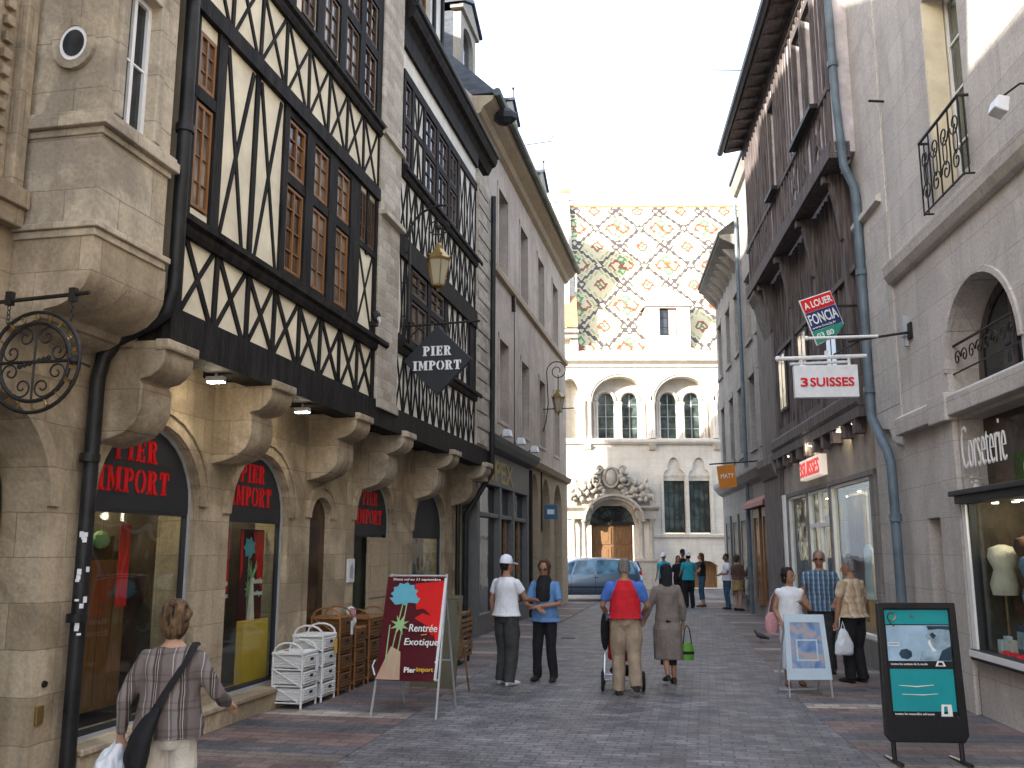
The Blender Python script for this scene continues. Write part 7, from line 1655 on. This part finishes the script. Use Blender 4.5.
# man in red with the pushchair
def redmat(c): return 1 if abs(c.x) > .205 or (c.z > 1.2 and abs(c.x) > .085 + max(0, 1.47 - c.z) * .42) else 0
person('man in a red t-shirt with blue sleeves and khaki trousers pushing the pushchair', (1.49, 12.6), R(-6), 1.74, [((-.30, .02, 1.13), (-.22, .26, .97)), ((.30, .02, 1.13), (.22, .26, .97))], ((-.10, -.02, 0), (.12, -.22, .07)), skin='skin_tan', hair=('short', 'hair_grey'), cap=None, top=(['cloth_red', 'cloth_sleeve_blue'], .75, .97, 1.2, redmat), bottom=('cloth_khaki', 'trousers', 1.35), head=(0, -.1), vox=.011, build=1.1)
fr = Frame(None, 0, (1.50, 13.18, 0), R(-4)); t_ = thing('pushchair', 'dark folding pushchair with a red seat pushed up the street', 'pushchair', fr)
mb = MB(fr)
for s_ in (-1, 1):
    mb.tube([(s_ * .20, -.42, 1.0), (s_ * .22, -.2, .78), (s_ * .23, .3, .12)], .013, 6); mb.tube([(s_ * .22, -.12, .68), (s_ * .25, -.28, .14)], .013, 6); mb.tube([(s_ * .22, -.1, .5), (s_ * .22, .25, .45)], .012, 6)
mb.tube([(-.20, -.42, 1.0), (-.19, -.46, 1.02), (.19, -.46, 1.02), (.20, -.42, 1.0)], .016, 6); mb.tube([(-.25, -.28, .14), (.25, -.28, .14)], .01, 5); mb.tube([(-.23, .28, .14), (.23, .28, .14)], .01, 5); mb.build('frame', 'aluminium', t_)
for x, y, r_ in ((-.27, -.28, .13), (.27, -.28, .13), (-.24, .3, .11), (.24, .3, .11)): mb = MB(fr); mb.tube([(x, y + (r_ - .02) * math.cos(a), r_ + (r_ - .02) * math.sin(a)) for a in [2 * math.pi * i / 16 for i in range(17)]], .022, 7); w = mb.build('wheel', 'rubber', t_); mb = MB(fr); mb.tube([(x - .012, y, r_), (x + .012, y, r_)], r_ * .62, 12); mb.build('hub', 'grey_paint', w)
mb = MB(fr); mb.tube([(0, .2, .46), (0, -.02, .40), (0, -.14, .5), (0, -.24, .88)], [(.03, .17), (.05, .19), (.04, .19), (.02, .17)], 12); mb.build('seat', 'cloth_red', t_, smooth=True)
mb = MB(fr); mb.tube([(0, -.24, .86), (0, -.16, .98), (0, 0, 1.0), (0, .12, .93)], [(.02, .19), (.02, .21), (.02, .21), (.015, .19)], 12); mb.build('canopy', 'fabric_black', t_, smooth=True)
mb = MB(fr); mb.ball((0, -.05, .24), (.17, .16, .08), 10, 6); mb.ball((-.23, -.30, .78), (.06, .08, .26), 8, 6); mb.build('basket', 'fabric_black', t_, smooth=True)
# woman in the long grey coat
tg, fg, kg = person('woman in a long grey coat and black headscarf walking away beside the pushchair', (2.21, 13.6), R(4), 1.64, [((-.26, .03, 1.14), (-.33, .10, .92)), ((.24, -.02, 1.12), (.25, .05, .88))], ((-.06, -.16, .06), (.08, .04, 0)), skin='skin_tan', hair=('scarf', 'cloth_black'), top=('cloth_grey_coat', 1.9, .36, 1.05), bottom=('cloth_black', '0.28', .62), head=(0, -.15), vox=.011, female=True)
fr = Frame(None, 0, (2.48, 13.62, 0), 0); t_ = thing('handbag', 'small green handbag with black handles held by the woman in grey', 'bag', fr)
mb = MB(fr); mb.tube([(0, 0, .32), (0, 0, .40), (0, 0, .50), (0, 0, .56)], [(.08, .04), (.10, .05), (.09, .04), (.055, .02)], 12); mb.build('pouch', 'bag_green', t_, smooth=True)
mb = MB(fr); mb.tube([(-.06, -.03, .54), (-.03, -.01, .74), (0, 0, .80), (.04, -.01, .74), (.06, -.03, .54)], .008, 5); mb.box(-.09, .09, -.05, -.035, .40, .44); mb.build('handle', 'fabric_black', t_)
# trio on the right
tt_, ft, kt = person('woman in a white sleeveless top turning her head by the blue A board', (3.92, 13.45), R(172), 1.60, [((-.25, .03, 1.12), (-.14, .20, 1.22)), ((.24, .0, 1.12), (.17, .15, .96))], ((-.11, .0, 0), (.10, .06, 0)), skin='skin_tan', hair=('full', 'hair_dark'), top=('cloth_white', 0, .90, 1.12), bottom=('cloth_white', 'capri', 1.1), shoes='sandal', head=(.75, 0), vox=.011, female=True)
fr = Frame(None, 0, (3.66, 13.48, 0), 0); mb = MB(fr); mb.tube([(0, 0, .70), (0, 0, .78), (0, 0, .92), (0, 0, .99)], [(.07, .04), (.10, .05), (.09, .05), (.04, .02)], 12); t_ = tag(mb.build('handbag', 'cloth_pink', smooth=True), 'pink handbag hanging at the side of the woman in white', 'bag'); mb = MB(fr); mb.tube([(-.05, 0, .97), (.0, 0, 1.18), (.08, .02, 1.3), (.09, .0, 1.0)], .008, 5); mb.build('strap', 'cloth_pink', t_)
person('grey haired man in sunglasses and a blue check shirt behind the other two', (4.78, 14.75), R(165), 1.84, [((-.26, .04, 1.12), (-.18, .22, 1.02)), ((.26, .04, 1.12), (.2, .2, 1.0))], skin='skin_tan', hair=('short', 'hair_grey'), glasses=True, top=('check_shirt', .6, .88, 1.15), bottom=('cloth_charcoal', 'trousers', 1.15), head=(-.1, -.05), vox=.012, build=1.08)
person('grey haired man in a sand print shirt holding a plastic bag', (4.88, 13.7), R(28), 1.72, [((-.25, .02, 1.13), (-.27, .06, .86)), ((.26, .0, 1.13), (.24, .12, .92))], ((-.11, .02, 0), (.11, .0, 0)), skin='skin_tan', hair=('short', 'hair_grey'), top=('print_shirt', .7, .92, 1.18), bottom=('cloth_black', 'trousers', 1.25), head=(.5, -.15), vox=.011, build=1.08)
fr = Frame(None, 0, (4.66, 13.5, 0), R(8)); t_ = thing('carrier_bag', 'white plastic carrier bag held by the man in the sand print shirt', 'bag', fr)
mb = MB(fr); mb.tube([(0, 0, .76), (0, 0, .70), (.0, 0, .56), (.0, 0, .44), (0, 0, .40)], [(.03, .02), (.07, .04), (.13, .06), (.15, .07), (.13, .05)], 14); fuse(mb, 'bag_body', 'plastic_bag', t_, .012, 2, folds=.014, fs=12); mb = MB(fr); mb.tube([(-.03, 0, .74), (0, 0, .86), (.03, 0, .74)], .008, 5); mb.build('handle', 'plastic_bag', t_)
# far group
g_ = 'passers-by at the far end of the street'
person('man in a white cap and turquoise t-shirt, leftmost of the far group', (5.35, 33.4), R(150), 1.74, top=('cloth_turquoise', .6, .88, 1.15), bottom=('cloth_black', 'trousers', 1.15), hair=('short', 'hair_dark'), cap='cloth_cap', vox=.018, skin='skin_tan', group=g_)
person('dark haired woman in a black top and ochre scarf in the far group', (5.72, 32.6), R(185), 1.66, top=('cloth_black', .8, .9, 1.1), bottom=('cloth_black', 'trousers', 1.1), hair=('long', 'hair_dark'), vox=.018, female=True, skin='skin_tan', group=g_)
person('man in a white cap and turquoise shirt with black trousers seen from behind', (5.75, 30.9), R(10), 1.76, [((-.25, .02, 1.13), (-.22, .2, 1.05)), ((.26, .05, 1.14), (.28, .28, 1.2))], top=('cloth_turquoise', .7, .88, 1.2), bottom=('cloth_black', 'trousers', 1.2), hair=('short', 'hair_dark'), cap='cloth_cap', vox=.018, skin='skin_tan', group=g_)
person('man in a black cap behind the turquoise shirted man', (5.95, 33.0), R(175), 1.86, top=('cloth_black', .7, .9, 1.1), bottom=('cloth_black', 'trousers', 1.1), hair=('short', 'hair_dark'), cap='cloth_black', vox=.02, skin='skin_tan', group=g_)
person('woman with long red brown hair in a black top and denim capri trousers', (6.32, 31.6), R(75), 1.75, [((-.24, .08, 1.14), (-.16, .28, 1.2)), ((.24, .06, 1.12), (.16, .26, 1.08))], top=('cloth_black', .3, 1.0, 1.05), bottom=('cloth_denim', 'capri', 1.05), hair=('long', 'hair_red'), vox=.018, female=True, shoes='sandal', group=g_)
person('dark skinned man in a pale shirt and navy trousers near the corner wall', (6.86, 30.3), R(95), 1.74, [((-.25, .06, 1.13), (-.16, .26, 1.08)), ((.25, .06, 1.13), (.16, .26, 1.06))], top=('cloth_white', .7, .9, 1.15), bottom=('cloth_denim', 'trousers', 1.15), hair=('short', 'hair_dark'), vox=.018, skin='skin_dark', group=g_)
person('person in a brown top with an ochre cloth round the hips by the corner wall', (7.0, 29.5), R(-50), 1.70, [((-.25, .06, 1.13), (-.16, .28, 1.05)), ((.25, .06, 1.13), (.20, .3, 1.0))], top=('cloth_brown', 1.5, 1.0, 1.1), bottom=('cloth_ochre', '0.62', 1.02), hair=('full', 'hair_brown'), vox=.018, female=True, group=g_)
# pigeon
fr = Frame(None, 0, (5.06, 19.5, 0), R(60)); t_ = thing('pigeon', 'dark grey pigeon walking on the paving on the right', 'bird', fr)
mb = MB(fr); mb.tube([(0, -.17, .09), (0, -.10, .105), (0, -.02, .13), (0, .06, .15), (0, .10, .19), (0, .115, .225), (0, .125, .245)], [(.022, .010), (.035, .022), (.055, .050), (.052, .048), (.030, .028), (.024, .024), (.014, .014)], 10); mb.tube([(0, .13, .235), (0, .16, .225)], [.008, .003], 5)
for s_ in (-1, 1): mb.tube([(s_ * .02, .02, .09), (s_ * .022, .02, .0), (s_ * .022, .05, .004)], .005, 5)
fuse(mb, 'body', 'pigeon_grey', t_, .006, 2); mb = MB(fr)
for s_ in (-1, 1): mb.tube([(s_ * .045, .07, .15), (s_ * .058, .0, .14), (s_ * .04, -.12, .10)], [(.02, .008), (.035, .010), (.008, .005)], 8)
mb.build('wing', 'slate', t_, smooth=True)

bpy.data.scenes.remove(WORK)
